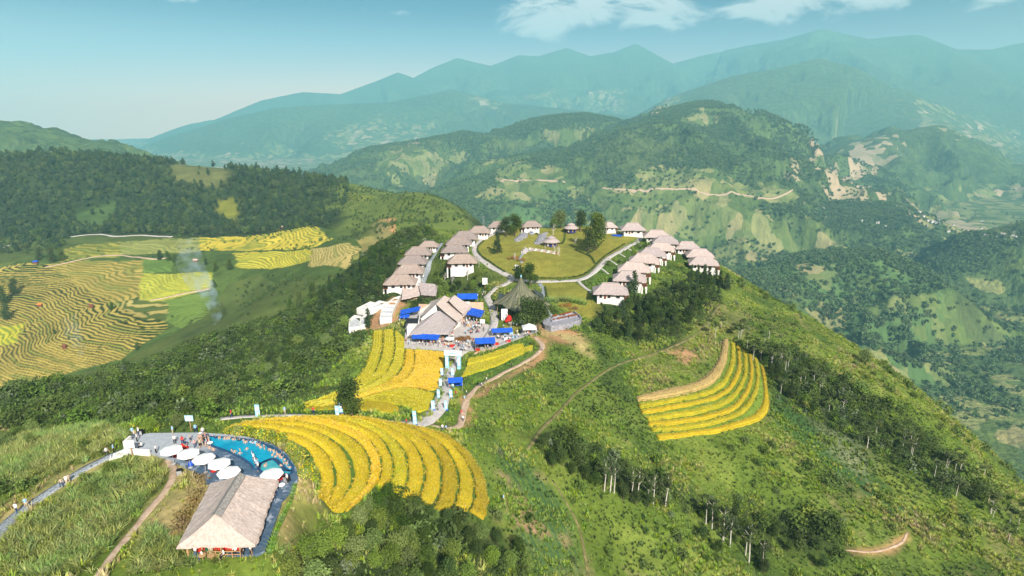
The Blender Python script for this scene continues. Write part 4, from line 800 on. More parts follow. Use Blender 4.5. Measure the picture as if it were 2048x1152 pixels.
for px, py, s, rz, sc, lb in BUNG:
    src = BR if s > 0 else BL; g = ground(px, py + 22); th = ray((px, py))[0]; tt = g[1] / th[1]; z0 = float(g[2]); 
    # roof centre height: find where the ray passes about 4.2 m above the ground
    for _ in range(30):
        p_ = th * tt; gzv = gz(p_[0], p_[1]); diff = p_[2] - (gzv + 4.8 * sc + 1.2); tt += np.clip(diff * 1.2, -6, 6)
    p_ = th * tt; loc = (p_[0], p_[1], p_[2] - 4.4 * sc); grp = 'thatched bungalows on the hilltop'; BPOS.append((p_[0], p_[1]))
    if src.name not in used: used.add(src.name); o = src; o.location = loc; o.rotation_euler = (0, 0, rz); o.scale = (sc,) * 3; tag(o, lb, 'bungalow', grp)
    else:
        o = copy_tree(src, loc, rz, lb, grp, sc); o['category'] = 'bungalow'
# round two-tier pavilions
def round_pav(px, py, label, s=1.0):
    g = ground(px, py); t = empty('round_pavilion', g, 0, label, 'pavilion'); t.scale = (s,) * 3
    b = MB(); b.lathe([(5.0, 2.6), (4.9, 2.9), (3.2, 4.0), (1.9, 4.7), (1.8, 4.5)], 22, wob=.03); b.build('lower_roof', M_THATCH, t); b = MB(); b.lathe([(2.7, 4.7), (2.6, 5.0), (1.6, 5.6), (.2, 6.1)], 18, wob=.03, seed=3); b.build('upper_roof', M_THATCH, t)
    b = MB(); b.lathe([(1.9, 4.2), (1.9, 4.9)], 14); b.build('lantern', M_WOOD, t)
    for j in range(10): an = j * math.pi / 5; b = MB(); b.tube([(3.9 * math.cos(an), 3.9 * math.sin(an), -.5), (3.9 * math.cos(an), 3.9 * math.sin(an), 2.9)], .13, 6); b.build('post', M_WOOD, t)
    b = MB(); b.lathe([(3.2, -.4), (3.2, 2.6)], 16); b.build('wall', M_NAVY if s < 1 else M_WOOD, t)
    for j in range(3): b = MB(); an = -2.2 + j * .9; b.box((3.3 * math.cos(an), 3.3 * math.sin(an), 1.2), (.9, .25, 1.6), an + math.pi / 2); b.build('door', (M_WHITE, M_TIMBER, M_WHITE)[j], t)
    return t
round_pav(1102, 492, 'round pavilion with two tiered thatched roof in the middle of the lawn', .92); round_pav(1142, 464, 'round pavilion with two tiered thatched roof in front of the tall trees', .88)
# ------------------------------------------------------------------ main restaurant
PZ = PLAZA_Z
res = empty('restaurant', plane(880, 660, PZ), 0, 'big restaurant building with overlapping pale thatched roofs above the plaza', 'restaurant'); O = np.array(res.location)
P = lambda px, py, h: plane(px, py, PZ + h) - O
F1 = [(P(874,622,7.2), P(880,622,7.2), P(897,666,3.1), P(818,668,3.1)), (P(880,622,7.2), P(880,622,7.2), P(915,643,3.3), P(897,666,3.1)), (P(874,622,7.2), P(874,622,7.2), P(818,668,3.1), P(842,641,4.0))]
link_mesh('roof', thatch_mesh(F1, .12, .45, .5, 11), M_THATCH2, res)
F2 = [(P(889,591,9.0), P(872,608,9.0), P(915,644,4.2), P(943,612,4.0)), (P(872,608,9.0), P(889,591,9.0), P(862,602,4.4), P(838,636,4.2))]
link_mesh('roof', thatch_mesh(F2, .12, .5, .5, 12), M_THATCH2, res)
F3 = [(P(909,590,9.2), P(898,602,8.8), P(925,628,5.0), P(943,611,4.6)), (P(898,602,8.8), P(909,590,9.2), P(895,596,6.4), P(884,608,6.6))]
link_mesh('roof', thatch_mesh(F3, .12, .5, .5, 13), M_THATCH2, res)
def wallbox(a, b_, h, parent, mat, name='wall', th=.3, z0=-1.0, origin=None):
    o_ = O if origin is None else origin; A, B = plane(*a, PZ) - o_, plane(*b_, PZ) - o_; c = (A + B) / 2; e = B - A; q = MB(); q.box((c[0], c[1], (h + z0) / 2), (np.hypot(e[0], e[1]), th, h - z0), math.atan2(e[1], e[0])); return q.build(name, mat, parent)
wallbox((838,668),(893,668),3.0, res, M_WHITE); wallbox((893,668),(918,652),3.4, res, M_WHITE); wallbox((918,652),(940,625),4.0, res, M_WHITE); wallbox((838,668),(842,645),4.5, res, M_WHITE); wallbox((842,645),(872,625),5.0, res, M_WHITE); wallbox((872,625),(940,622),4.0, res, M_WHITE)
for (a, c) in (((899,665),(903,662.5)), ((906,661),(910,658)), ((925,645),(929,640))): 
    f = wallbox(a, c, 2.6, res, M_TIMBER, 'window', .5, .7); 
A = P(872,608,8.2); B = P(841,640,4.2); q = MB(); q.add([P(874,622,7.0), P(872,609,8.6), P(841,637,4.2), P(843,642,4.0)], [(0, 1, 2, 3), (3, 2, 1, 0)]); q.build('gable_wall', M_WHITE, res)
an = wallbox((816,668),(838,668),3.4, None, M_WHITE, 'annex', 3.5, -1.5, np.zeros(3)); an.location = (0, 0, PZ); tag(an, 'small white annex with dark roof at the left of the restaurant', 'building'); 
q = MB(); A_ = plane(827,660,PZ) ; q.box((A_[0], A_[1], 3.7), (5.5, 5.2, .25), 0, .9); q.build('roof', M_BLACK, an)
def tarp(quad, label, mat=M_BLUE, legs=True, name='tarp_awning', sagv=.25, n=8, cat='awning', z=None):
    Q = [plane(px, py, PZ + h) for px, py, h in quad]; O_ = np.array([*np.mean(Q, 0)[:2], PZ if z is None else z]); t = empty(name, O_, 0, label, cat); b = MB(); V = []
    for i in range(n + 1):
        for j in range(n + 1):
            s_, u = i / n, j / n; p_ = (Q[0] * (1 - s_) + Q[1] * s_) * (1 - u) + (Q[3] * (1 - s_) + Q[2] * s_) * u - O_; p_ = p_ + [0, 0, -sagv * math.sin(math.pi * s_) * math.sin(math.pi * u) + .07 * math.sin(i * 2.4 + j)]; V.append(p_)
    F = [(i * (n + 1) + j, (i + 1) * (n + 1) + j, (i + 1) * (n + 1) + j + 1, i * (n + 1) + j + 1) for i in range(n) for j in range(n)]; m = len(V); V += [v - np.array([0, 0, .05]) for v in V]
    F = F + [tuple(m + a for a in f[::-1]) for f in F]; b.add(V, F); b.build('canopy', mat, t)
    if legs:
        for q_ in Q: b = MB(); q_ = q_ - O_; b.tube([(q_[0], q_[1], -.5), (q_[0], q_[1], q_[2])], .06, 5); b.build('leg', M_STEEL, t)
    return t
tarp([(825,667,3.0),(880,669,3.0),(876,680,2.3),(823,677,2.3)], 'long blue awning under the front eave of the restaurant'); tarp([(938,614,3.6),(969,621,3.2),(962,635,2.8),(932,629,3.0)], 'square blue tarpaulin right of the restaurant roof over the crowd'); tarp([(801,620,2.5),(842,612,3.0),(838,622,2.6),(800,630,2.2)], 'blue tarpaulin with folds left of the restaurant, upper sheet'); tarp([(798,630,1.8),(820,628,2.0),(817,636,1.2),(800,636,1.0)], 'small blue tarpaulin hanging lower left of the restaurant')
def canopy(px, py, w, d, h, rz, label, mat=M_BLUE, name='gable_tent', walls=None, hr=1.1, z=None, cat='tent', pyramid=False):
    g = ground(px, py); g[2] = g[2] if z is None else z; t = empty(name, g, rz, label, cat); x, y = w / 2, d / 2; b = MB()
    if pyramid: V = [(-x, -y, h), (x, -y, h), (x, y, h), (-x, y, h), (0, 0, h + hr), (-x, -y, h - .3), (x, -y, h - .3), (x, y, h - .3), (-x, y, h - .3)]; F = [(0, 1, 4), (1, 2, 4), (2, 3, 4), (3, 0, 4)]; o_ = 5
    else: V = [(-x, -y, h), (x, -y, h), (x, y, h), (-x, y, h), (-x, 0, h + hr), (x, 0, h + hr), (-x, -y, h - .3), (x, -y, h - .3), (x, y, h - .3), (-x, y, h - .3)]; F = [(0, 1, 5, 4), (2, 3, 4, 5), (1, 2, 5), (3, 0, 4)]; o_ = 6
    F += [(i + o_, (i + 1) % 4 + o_, (i + 1) % 4, i) for i in range(4)]; b.add(V, F); b.build('canopy', mat, t)
    for sx_, sy_ in ((-1, -1), (1, -1), (1, 1), (-1, 1)): b = MB(); b.tube([(sx_ * x * .98, sy_ * y * .98, -.6), (sx_ * x * .98, sy_ * y * .98, h)], .06, 5); b.build('leg', M_STEEL, t)
    if walls: b = MB(); b.box((0, y * .95, h / 2), (w * .96, .06, h)); b.box((-x * .97, 0, h / 2), (.06, d * .9, h)); b.build('side_wall', walls, t)
    return t
canopy(970, 697, 6.8, 4.6, 2.9, .12, 'blue canopy with side walls on the edge of the plaza above the rice strips', walls=M_NAVY, z=PZ); canopy(1004, 674, 7.4, 3.4, 2.6, .1, 'blue canopy with white trim near the middle of the plaza', z=PZ, hr=.8); canopy(1058, 668, 5.0, 4.2, 2.6, .1, 'white pyramid tent at the right end of the plaza', M_CLOTH, 'pyramid_tent', z=PZ, hr=1.5, pyramid=True)
canopy(911, 776, 4.0, 2.9, 2.5, .1, 'blue tent stall beside the concrete road below the arch', walls=M_BLUE, hr=.7); canopy(935, 606, 8.5, 5.5, 2.8, .05, 'blue ridge tent behind the restaurant roof', walls=None, hr=1.4)
pw = wallbox((838,620),(872,622),2.6, None, M_PEACH, 'garden_wall', .4, -2, np.zeros(3)); pw.location = (0, 0, PZ); tag(pw, 'peach coloured wall behind the left side of the restaurant roof', 'wall'); pw = wallbox((925,622),(967,622),3.4, None, M_PEACH, 'garden_wall', .4, -2, np.zeros(3)); pw.location = (0, 0, PZ + .3); tag(pw, 'peach coloured wall in front of the blue ridge tent', 'wall')
# plaza paving and the wall that holds it
pl_ = zpoly([(808,697),(812,640),(840,612),(925,612),(945,640),(985,652),(1003,668),(1040,668),(1060,650),(1076,655),(1075,664),(1000,692),(960,702),(890,702)], PZ); b = MB(); b.prism([tuple(q) for q in pl_], PZ - 3.2, PZ + .06); o = b.build('plaza', M_CONC); o['kind'] = 'structure'
def fence_line(pts, h, label, mat, z=None, name='fence', cat='fence', slat=False):
    W = [plane(px, py, z) if z is not None else ground(px, py) for px, py in pts]; O_ = W[0]; t = empty(name, O_, 0, label, cat)
    for a, c in zip(W[:-1], W[1:]):
        if slat:
            L = np.hypot(*(c - a)[:2]); n = int(L / .55)
            for i in range(n): q = lerp(a, c, i / n) - O_; b = MB(); b.box((q[0], q[1], h / 2), (.42, .06, h), math.atan2((c - a)[1], (c - a)[0])); b.build('board', mat, t)
        else: railing(a - O_, c - O_, h, t, mat, thick=.05)
    return t
fence_line([(809,688),(830,690),(860,692),(893,697)], 1.0, 'white railing along the front edge of the restaurant terrace', M_WHITE, PZ + .05); fence_line([(950,712),(972,706),(996,700)], 1.3, 'pinkish board fence below the blue canopy above the rice', M_PEACH, PZ - .6, 'board_fence', 'fence', True); fence_line([(1000,690),(1035,678),(1074,665)], 1.0, 'grey railing along the right edge of the plaza', M_STEEL, PZ + .05)
# thatched sheds behind
for (q4, lb) in ((((805,576,4.5),(835,570,5.0),(840,590,2.6),(803,598,2.4)), 'long low thatched shed, left part of the old roofs behind the restaurant'), (((836,565,5.5),(870,568,5.5),(872,590,2.8),(842,588,3.0)), 'thatched shed with worn roof above the peach wall')):
    g = ground((q4[0][0] + q4[2][0]) / 2, q4[2][1] + 6); zb = g[2]; Q = [plane(a, c, zb + h) for a, c, h in q4]; t = empty('thatched_shed', (Q[0][0] / 2 + Q[2][0] / 2, Q[2][1], zb), 0, lb, 'shed'); O_ = np.array(t.location); Q = [q - O_ for q in Q]
    bk = [Q[0] + [-.5, 5, -2.4], Q[1] + [.5, 5, -2.4]]; link_mesh('roof', thatch_mesh([(Q[0], Q[1], Q[2], Q[3]), (Q[1], Q[0], bk[0], bk[1]), (Q[1], Q[1], bk[1], Q[2]), (Q[0], Q[0], Q[3], bk[0])], .35, .4, .5, 21), M_THATCH, t); b = MB(); c = sum(Q) / 4; b.box((c[0], c[1] + 1, .6), (abs(Q[2][0] - Q[3][0]) * .8, 4, 3.6)); b.build('wall', M_PEACH, t)
# ------------------------------------------------------------------ camouflage tent
g = ground(1042, 622); ap = ray((1041, 554))[0]; hT = float((ap * (g[1] + 4) / ap[1])[2] - g[2])
ct = empty('camouflage_tent', (g[0], g[1] + 4, g[2]), 0, 'tall olive camouflage net tent with pointed top and flared base', 'tent'); V = []; F = []; n, m = 56, 12
for i in range(m):
    u = i / (m - 1); r_ = .25 + 10.2 * u ** 1.35; z = hT * (1 - u) ** 1.15 * .99 + 2.2 * u
    for j in range(n): an = 2 * math.pi * j / n; f = 1 + (.045 * math.cos(14 * an) + .03 * (j % 2)) * u; sc_ = 1 + .10 * math.cos(4 * an + .6) * u ** 2; V.append((r_ * f * sc_ * math.cos(an), r_ * f * sc_ * math.sin(an) * .8, z + .6 * math.cos(4 * an + .6) * -u ** 3))
F = [(i * n + j, i * n + (j + 1) % n, (i + 1) * n + (j + 1) % n, (i + 1) * n + j) for i in range(m - 1) for j in range(n)]; F = [f[::-1] for f in F]
k = NT('camouflage_net', .9, .1); ob = k.obj(); sp = k.n('ShaderNodeSeparateXYZ'); k.put(sp.inputs[0], ob); an_ = k.math('ARCTAN2', sp.outputs[1], sp.outputs[0]); cm = k.n('ShaderNodeCombineXYZ'); k.put(cm.inputs[0], k.math('MULTIPLY', an_, 5)); k.put(cm.inputs[1], k.math('MULTIPLY', sp.outputs[2], .12)); k.base(k.ramp(k.noise(2.2, 5, .7, cm.outputs[0]), [(.3, (.045, .055, .045)), (.48, (.10, .11, .075)), (.58, (.20, .19, .12)), (.78, (.36, .33, .21))])); k.bump(k.noise(1.4, 3, .6), .5, .3)
b = MB(); b.add(V, F); b.build('canopy', k.m, ct); b = MB(); b.tube([(0, 0, 0), (0, 0, hT + .7)], .14, 6); b.build('centre_pole', M_WOOD, ct); b = MB(); b.lathe([(.25, hT - .1), (.28, hT + .5), (.1, hT + .9)], 8); b.build('finial', M_SKYB, ct)
for j in range(8): an = j * math.pi / 4 + .2; b = MB(); b.tube([(9.6 * math.cos(an), 7.7 * math.sin(an), -1), (9.6 * math.cos(an), 7.7 * math.sin(an), 2.6)], .09, 5); b.build('pole', M_TIMBER, ct)
M_NET = simple('grey_shade_net', (.06, .075, .07), .9, .1, .3, 1)
for (q4, lb) in ((((997,585,3.2),(1014,590,3.6),(1006,606,2.4),(995,602,2.2)), 'dark shade net stretched left of the camouflage tent'), (((1066,576,3.6),(1086,588,2.6),(1092,606,2.2),(1076,600,3.0)), 'dark shade net stretched right of the camouflage tent')):
    zz_ = g[2] - PZ; tarp([(a, c, h + zz_) for a, c, h in q4], lb, M_NET, True, 'shade_net', .3, z=g[2])
# ------------------------------------------------------------------ concrete frames of the building site
def frame_box(px, label, bars=0, h=1.4):
    W = hit(px); z = float(np.percentile(W[:, 2], 60)); W[:, 2] = z; O_ = W.mean(0); t = empty('concrete_basin', O_, 0, label, 'foundation', 'white concrete foundations on the building site'); R_ = [(q - O_) for q in W]; b = MB(); b.prism([(q[0], q[1]) for q in R_], -2.0, .35); b.build('floor', simple('pale_screed', (.45, .47, .50), .8), t)
    for i in range(len(R_)):
        a, c = R_[i], R_[(i + 1) % len(R_)]; e = c - a; L = np.hypot(e[0], e[1]); b = MB(); b.box(((a[0] + c[0]) / 2, (a[1] + c[1]) / 2, h / 2 - .5 + .013 * i), (L + .3, .35, h + 1.0), math.atan2(e[1], e[0])); b.build('wall', M_WHITE, t)
    N = len(R_)
    for q in range(1, bars + 1):
        f = q / (bars + 1) * (N / 2 - 1); i = int(f); a = lerp(R_[i], R_[i + 1], f - i); c = lerp(R_[N - 1 - i], R_[N - 2 - i], f - i); e = c - a; b = MB(); b.box(((a[0] + c[0]) / 2, (a[1] + c[1]) / 2, h / 2 - .2), (np.hypot(e[0], e[1]), .35, h), math.atan2(e[1], e[0])); b.build('crossbar', M_WHITE, t)
frame_box([(715,631),(741,608),(754,608),(729,631)], 'long straight white basin, upper left on the building site'); frame_box([(732,631),(759,606),(776,607),(747,629)], 'second straight white basin beside the first one'); frame_box([(699,668),(700,648),(709,636),(722,636),(719,660)], 'curved white basin at the lower left end of the site'); frame_box([(722,661),(723,643),(731,634),(738,633),(733,656)], 'narrow curved basin next to the dark conifer')
frame_box([(761,650),(764,630),(773,612),(789,597), (801,598),(793,612),(786,628),(783,645)], 'long curved white frame with crossbars like a ladder', 4)
# ------------------------------------------------------------------ arch, banners, boards
g = ground(894, 738); g2 = ground(919, 736); c = (g + g2) / 2; Wd = g2[0] - g[0]; ar = empty('entrance_arch', (c[0], c[1], c[2]), -.1, 'light blue and white gate arch over the concrete road below the plaza', 'arch')
for s_ in (-1, 1): b = MB(); b.box((s_ * Wd / 2, 0, 2.2), (1.05, 1.0, 4.8)); o = b.build('pillar', M_SKYB, ar); b = MB(); b.box((s_ * Wd / 2, -.52, 2.6), (.5, .05, 2.6)); b.build('sponsor_panel', M_CLOTH, o)
b = MB(); b.box((0, 0, 5.2), (Wd + 1.6, 1.06, 1.3)); bm_ = b.build('beam', M_CLOTH, ar); b = MB(); b.box((0, -.55, 5.2), (Wd * .5, .04, .5)); b.build('logo_panel', M_SKYB, bm_)
def make_banner(loc, label):
    t = empty('banner_stand', loc, 0, label, 'banner', 'light blue banner stands along the road'); b = MB(); b.box((0, 0, 1.35), (.8, .08, 2.3)); p_ = b.build('panel', M_SKYB, t); b = MB(); b.box((0, -.05, 1.7), (.55, .03, .7)).box((.1, -.05, .75), (.4, .03, .5)); b.build('print', M_CLOTH, p_); b = MB(); b.box((0, 0, .05), (1.1, .7, .1)); b.build('foot', M_BLUE, t); return t
BN = [((884,752),'banner stand left of the road nearest to the arch'), ((881,774),'second banner stand down the left side of the road'), ((877,797),'third banner stand down the left side of the road'), ((866,820),'lowest banner stand on the left side, at the bend'), ((905,775),'banner stand in front of the blue tent stall'), ((902,797),'banner stand on the right side below the tent stall'), ((892,820),'lowest banner stand on the right side of the road'),
      ((830,850),'banner stand, front one of the pair at the road bend'), ((829,842),'banner stand, rear one of the pair at the road bend'), ((675,834),'banner stand in the grass left of the lone tree'), ((682,827),'taller banner stand touching the lone tree'), ((516,834),'banner figure beside the footpath behind the golden terraces'), ((905,752),'white and blue panel behind the tent stall')]
b0 = None
for (px, py), lb in BN:
    q = ground(px, py)
    if b0 is None: b0 = make_banner(q, lb)
    else: copy_tree(b0, q, random.uniform(-.25, .25), lb)
def make_sign(px, py, label, w=1.8, h=1.4, ph=2.4, z=None, mat=M_CLOTH, leg2=False):
    q = ground(px, py) if z is None else plane(px, py, z); t = empty('sign_board', q, 0, label, 'sign', 'white notice boards on posts'); b = MB(); b.box((0, 0, ph + h / 2), (w, .1, h)); b.build('board', mat, t)
    b = MB(); b.tube([(0, .1, -.4), (0, .1, ph + h * .6)], .07, 6); b.build('post', M_TIMBER, t); return t
make_sign(970, 580, 'tall white board on a post beside the road left of the camouflage tent', 2.2, 3.0, 2.6); make_sign(1034, 545, 'white board in front of the red brown bushes', 2.0, 1.9, 1.8); make_sign(965, 654, 'white board at the edge of the crowd right of the restaurant', 1.7, 1.5, 1.5, PZ); make_sign(1044, 655, 'white board beside the dark tree and the white pyramid tent', 1.6, 1.4, 1.8, PZ)
make_sign(382, 862, 'light blue notice board behind the far edge of the pool terrace', 1.4, 1.05, 1.9, mat=simple('pale_blue_board', (.45, .66, .80), .6)); make_sign(264, 912, 'white board tilted beside the steps to the pool terrace', 1.4, 1.3, 1.5)
q = ground(1009, 640); t = empty('stage_panel', q, .1, 'tall white panel standing at the left edge of the camouflage tent', 'panel'); b = MB(); b.box((0, 0, 2.2), (2.4, .3, 4.6)); b.build('board', M_CLOTH, t); b = MB(); b.box((-1.2, .6, 1.5), (1.6, 1.2, 3.0)); b.build('side_box', M_BLACK, t)
q = ground(1018, 643); b = MB(); b.lathe([(.3, 0), (1.1, .3), (1.15, 1.4), (.8, 2.3), (.2, 2.6)], 12); b.lathe([(.2, 0), (.8, .3), (.8, .9), (.2, 1.3)], 10, (-.9, -1.2, 0)); tag(b.build('inflatable', M_RED, None, q, 0, True), 'red inflatable figure on the grass beside the white panel', 'inflatable')
for px, py, m, lb, s_ in ((1055,462,M_RED,'small red dome tent on the far lawn',1.5), (1063,468,M_STEEL,'small grey dome tent right of the red one',1.8)):
    q = ground(px, py); t = empty('dome_tent', q, 0, lb, 'tent'); b = MB(); b.lathe([(s_, -.3), (s_ * .95, .5 * s_), (s_ * .6, 1.0 * s_), (.1, 1.2 * s_)], 12); b.build('shell', m, t, smooth_=True); b = MB(); b.box((0, -s_ * .85, .4 * s_), (.6 * s_, .2, .8 * s_)); b.build('door_flap', M_NAVY, t)
q = ground(1234, 472); b = MB(); b.box((0, 0, .5), (5.6, 2.4, .3)); b.box((0, 0, .2), (5.2, 2.0, .5)); tag(b.build('platform', M_BLUE, None, q, -.35), 'low blue platform on the yellow lawn inside the ring road', 'platform')
# stone viewing terrace with planters, stone heap, patchwork seat wall
W = hit([(1084,642),(1096,634),(1148,625),(1163,638),(1158,644),(1130,652),(1102,656),(1090,652)]); zt_ = float(W[:, 2].mean()) + 1.0; W = np.array([plane(px, py, zt_) for px, py in [(1084,642),(1096,634),(1148,625),(1163,638),(1158,644),(1130,652),(1102,656),(1090,652)]])
vt = empty('viewing_terrace', (*W.mean(0)[:2], zt_), 0, 'grey stone viewing terrace with rows of red planters right of the dark trees', 'terrace'); O_ = np.array(vt.location); b = MB(); b.prism([tuple((q - O_)[:2]) for q in W], -4, 0); b.build('slab', M_SLATE, vt); b = MB()
for i in range(len(W)):
    a, c_ = W[i] - O_, W[(i + 1) % len(W)] - O_
    if i in (1, 7, 0): continue
    e = c_ - a; b.box(((a[0] + c_[0]) / 2, (a[1] + c_[1]) / 2, .35), (np.hypot(e[0], e[1]), .35, .7 + .01 * i), math.atan2(e[1], e[0]))
b.build('parapet', M_SLATE, vt)
for (ax, ay, bx, by) in ((1103,643,1135,637), (1137,636,1153,633), (1104,636,1125,632), (1128,631,1143,627)):
    a, c_ = plane(ax, ay, zt_) - O_, plane(bx, by, zt_) - O_; e = c_ - a; b = MB(); b.box(((a[0] + c_[0]) / 2, (a[1] + c_[1]) / 2, .3), (np.hypot(e[0], e[1]), 1.1, .6), math.atan2(e[1], e[0])); pb = b.build('planter', M_SLATE, vt); b = MB(); rg = random.Random(int(ax))
    for i in range(14): q = lerp(a, c_, rg.random()); b.lathe([(.1, .5), (.4, .6), (.35, .95), (.05, 1.1)], 6, (q[0], q[1] + rg.uniform(-.3, .3), 0), .2, i)
    b.build('shrubs', M_LEAFR, pb)
def heap(px, lift, label, name='stone_heap', mat=M_SLATE, h=1.2, tiles=True):
    W = hit(px); c = W.mean(0); t = empty(name, c, 0, label, 'stone structure'); P_ = W[:, :2]; lo, hi = P_.min(0), P_.max(0); rg = random.Random(3); i = 0
    for x in np.arange(lo[0], hi[0], .95):
        for y in np.arange(lo[1], hi[1], 1.3):
            d_ = poly_dist(P_, np.array([x]), np.array([y]))[0]
            if d_ > -.1 or i > 110: continue
            i += 1; b = MB(); b.box((x - c[0], y - c[1], gz(x, y) - c[2] + lift + min(h, -d_ * .45) + rg.uniform(-.1, .1)), (.9, 1.2, .7), rg.uniform(-.15, .15), .9); b.build('stone', mat, t)
heap([(1027,482),(1040,468),(1056,467),(1054,476),(1036,484)], .1, 'low grey slab terrace of stones in front of the dome tents'); heap([(1067,488),(1078,470),(1095,465),(1092,478),(1080,490)], .1, 'steep grey slate slope beside the round pavilion on the lawn')
heap([(1040,507),(1050,496),(1058,499),(1052,508)], .0, 'curved pale stone seat at the left end of the patchwork wall', mat=M_CONC, h=.5)
a, c_ = ground(1058, 500), ground(1118, 509); e = c_ - a; t = empty('mosaic_wall', (a + c_) / 2, math.atan2(e[1], e[0]), 'long white and grey patchwork wall below the round pavilion', 'wall'); n = 24; L = np.hypot(e[0], e[1])
for i in range(n):
    for j in range(2): b = MB(); b.box(((i + .5) / n * L - L / 2, -.02 * (i % 3), .2 + .75 * j + (e[2] * ((i + .5) / n - .5))), (L / n * .95, .5, .7)); b.build('stone', (M_WHITE, M_SLATE, M_CONC, M_WHITE, M_PEACH)[(i * 7 + j * 3) % 5 if i < 21 else 4], t)
# ------------------------------------------------------------------ foliage meshes
def veg_mat(name, rough=.85, var=.5):
    k = NT(name, rough, .12); c = k.attr('Col', True); oi = k.n('ShaderNodeObjectInfo'); r_ = oi.outputs['Random']
    hs = k.n('ShaderNodeHueSaturation'); k.put(hs.inputs['Color'], c); k.put(hs.inputs['Hue'], k.mr(r_, 0, 1, .485, .512, False)); k.put(hs.inputs['Value'], k.mr(k.math('FRACT', k.math('MULTIPLY', r_, 7.13)), 0, 1, 1 - var * .6, 1 + var * .6, False)); k.put(hs.inputs['Saturation'], k.mr(k.math('FRACT', k.math('MULTIPLY', r_, 13.7)), 0, 1, .85, 1.12, False)); hs.inputs['Fac'].default_value = 1
    k.base(hs.outputs[0]); return k.m
M_LEAF = veg_mat('foliage'); M_GRASS = veg_mat('long_grass', .8, .45); M_BARK = simple('brown_bark', (.12, .085, .06), .9, .1, .3, 2); M_WBARK = simple('pale_bark', (.55, .52, .46), .85, .1, .2, 1.5)
HID = []   # meshes used only as instance sources
def tuft_mesh(name, n, h, spread, c0, c1, w=.05, seed=0, lean=.55, r0=.28):
    g = np.random.default_rng(seed); V, F, Cc = [], [], []
    for i in range(n):
        a = g.uniform(0, 6.283); rr_ = g.uniform(0, r0); x, y = rr_ * math.cos(a), rr_ * math.sin(a); a2 = a + g.normal(0, .6); H_ = h * g.uniform(.6, 1.1); L = lean * g.uniform(.3, 1.2) * H_; wd = w * g.uniform(.7, 1.3); px_, py_ = -math.sin(a2) * wd, math.cos(a2) * wd
        col = np.array(c0) * (1 - (t_ := g.random())) + np.array(c1) * t_; o = len(V)
        for s, k_ in ((0, 1), (.55, .9), (1, .12)):
            X, Y, Z = x + math.cos(a2) * L * s * s * spread, y + math.sin(a2) * L * s * s * spread, H_ * (s - .22 * s * s * s)
            V += [(X - px_ * k_, Y - py_ * k_, Z), (X + px_ * k_, Y + py_ * k_, Z)]; Cc += [col, col]
        F += [(o, o + 1, o + 3, o + 2), (o + 2, o + 3, o + 5, o + 4)]
    me = np_mesh(name, V, F); set_col(me, Cc); me.materials.append(M_GRASS); return me
def crown_mesh(name, blobs, n, leaf, c0, c1, seed=0, squash=1.0, tips=None):
    """leaf-sized faces spread through a crown made of overlapping blobs (centre, radius)"""
    g = np.random.default_rng(seed); V, F, Cc = [], [], []; B = [(np.array(b[0], float), b[1]) for b in blobs]; wsum = np.array([b[1] ** 2 for b in B]); wsum = wsum / wsum.sum()
    shade = g.uniform(.0, 1, len(B))
    for i in range(n):
        j = g.choice(len(B), p=wsum); c, r_ = B[j]; d = g.normal(size=3); d /= np.linalg.norm(d); rr_ = r_ * g.uniform(.45, 1.28); p = c + d * rr_ * np.array([1, 1, squash])
        if p[2] < c[2] - r_ * .75 * squash and g.random() < .6: continue
        u = g.normal(size=3); nrm = d * .55 + g.normal(size=3) * .65 + np.array([0, 0, .3]); nrm /= np.linalg.norm(nrm); u -= nrm * (u @ nrm); u /= np.linalg.norm(u); v = np.cross(nrm, u); s = leaf * g.uniform(.6, 1.35)
        o = len(V); V += [p - u * s, p - v * s * .6, p + u * s + nrm * s * .2, p + v * s * .6]; F.append((o, o + 1, o + 2, o + 3)); t_ = np.clip(shade[j] * .6 + g.random() * .5, 0, 1); col = np.array(c0) * (1 - t_) + np.array(c1) * t_
        if tips is not None and g.random() < tips[1]: col = np.array(tips[0])
        Cc += [col] * 4
    me = np_mesh(name, V, F); set_col(me, Cc); me.materials.append(M_LEAF); return me
def blobs(n, R_, z0, z1, r0, r1, seed, cone=0.0):
    g = np.random.default_rng(seed); out = []
    for i in range(n):
        t_ = (i + g.random()) / n; a = g.uniform(0, 6.283); z = z0 + (z1 - z0) * t_; k_ = (1 - cone * t_) * (math.sqrt(max(0.02, 1 - (2 * t_ - 1) ** 2)) if cone == 0 else 1); q = R_ * k_ * math.sqrt(g.random()) * .8; out.append(((q * math.cos(a), q * math.sin(a), z), g.uniform(r0, r1) * (1 - cone * .5 * t_)))
    return out
def trunk_mb(h, r_, lean=.0, limbs=4, seed=0, spread=1.5):
    g = random.Random(seed); b = MB(); pts = [(lean * h * t_ * t_ + g.uniform(-.04, .04) * h * t_, g.uniform(-.03, .03) * h * t_, h * t_) for t_ in (0, .3, .6, 1)]; pts[0] = (0, 0, -.8); b.tube(pts, [r_, r_ * .75, r_ * .5, r_ * .22], 7)
    for i in range(limbs):
        t_ = .5 + .42 * i / max(1, limbs); a = g.uniform(0, 6.283); p = Vector((lean * h * t_ * t_, 0, h * t_)); b.tube([p, p + Vector((math.cos(a) * spread * .5, math.sin(a) * spread * .5, h * .09)), p + Vector((math.cos(a) * spread, math.sin(a) * spread, h * .2))], [r_ * .35, r_ * .25, r_ * .08], 5)
    return b
def source(me):
    o = bpy.data.objects.new(me.name, me); return o
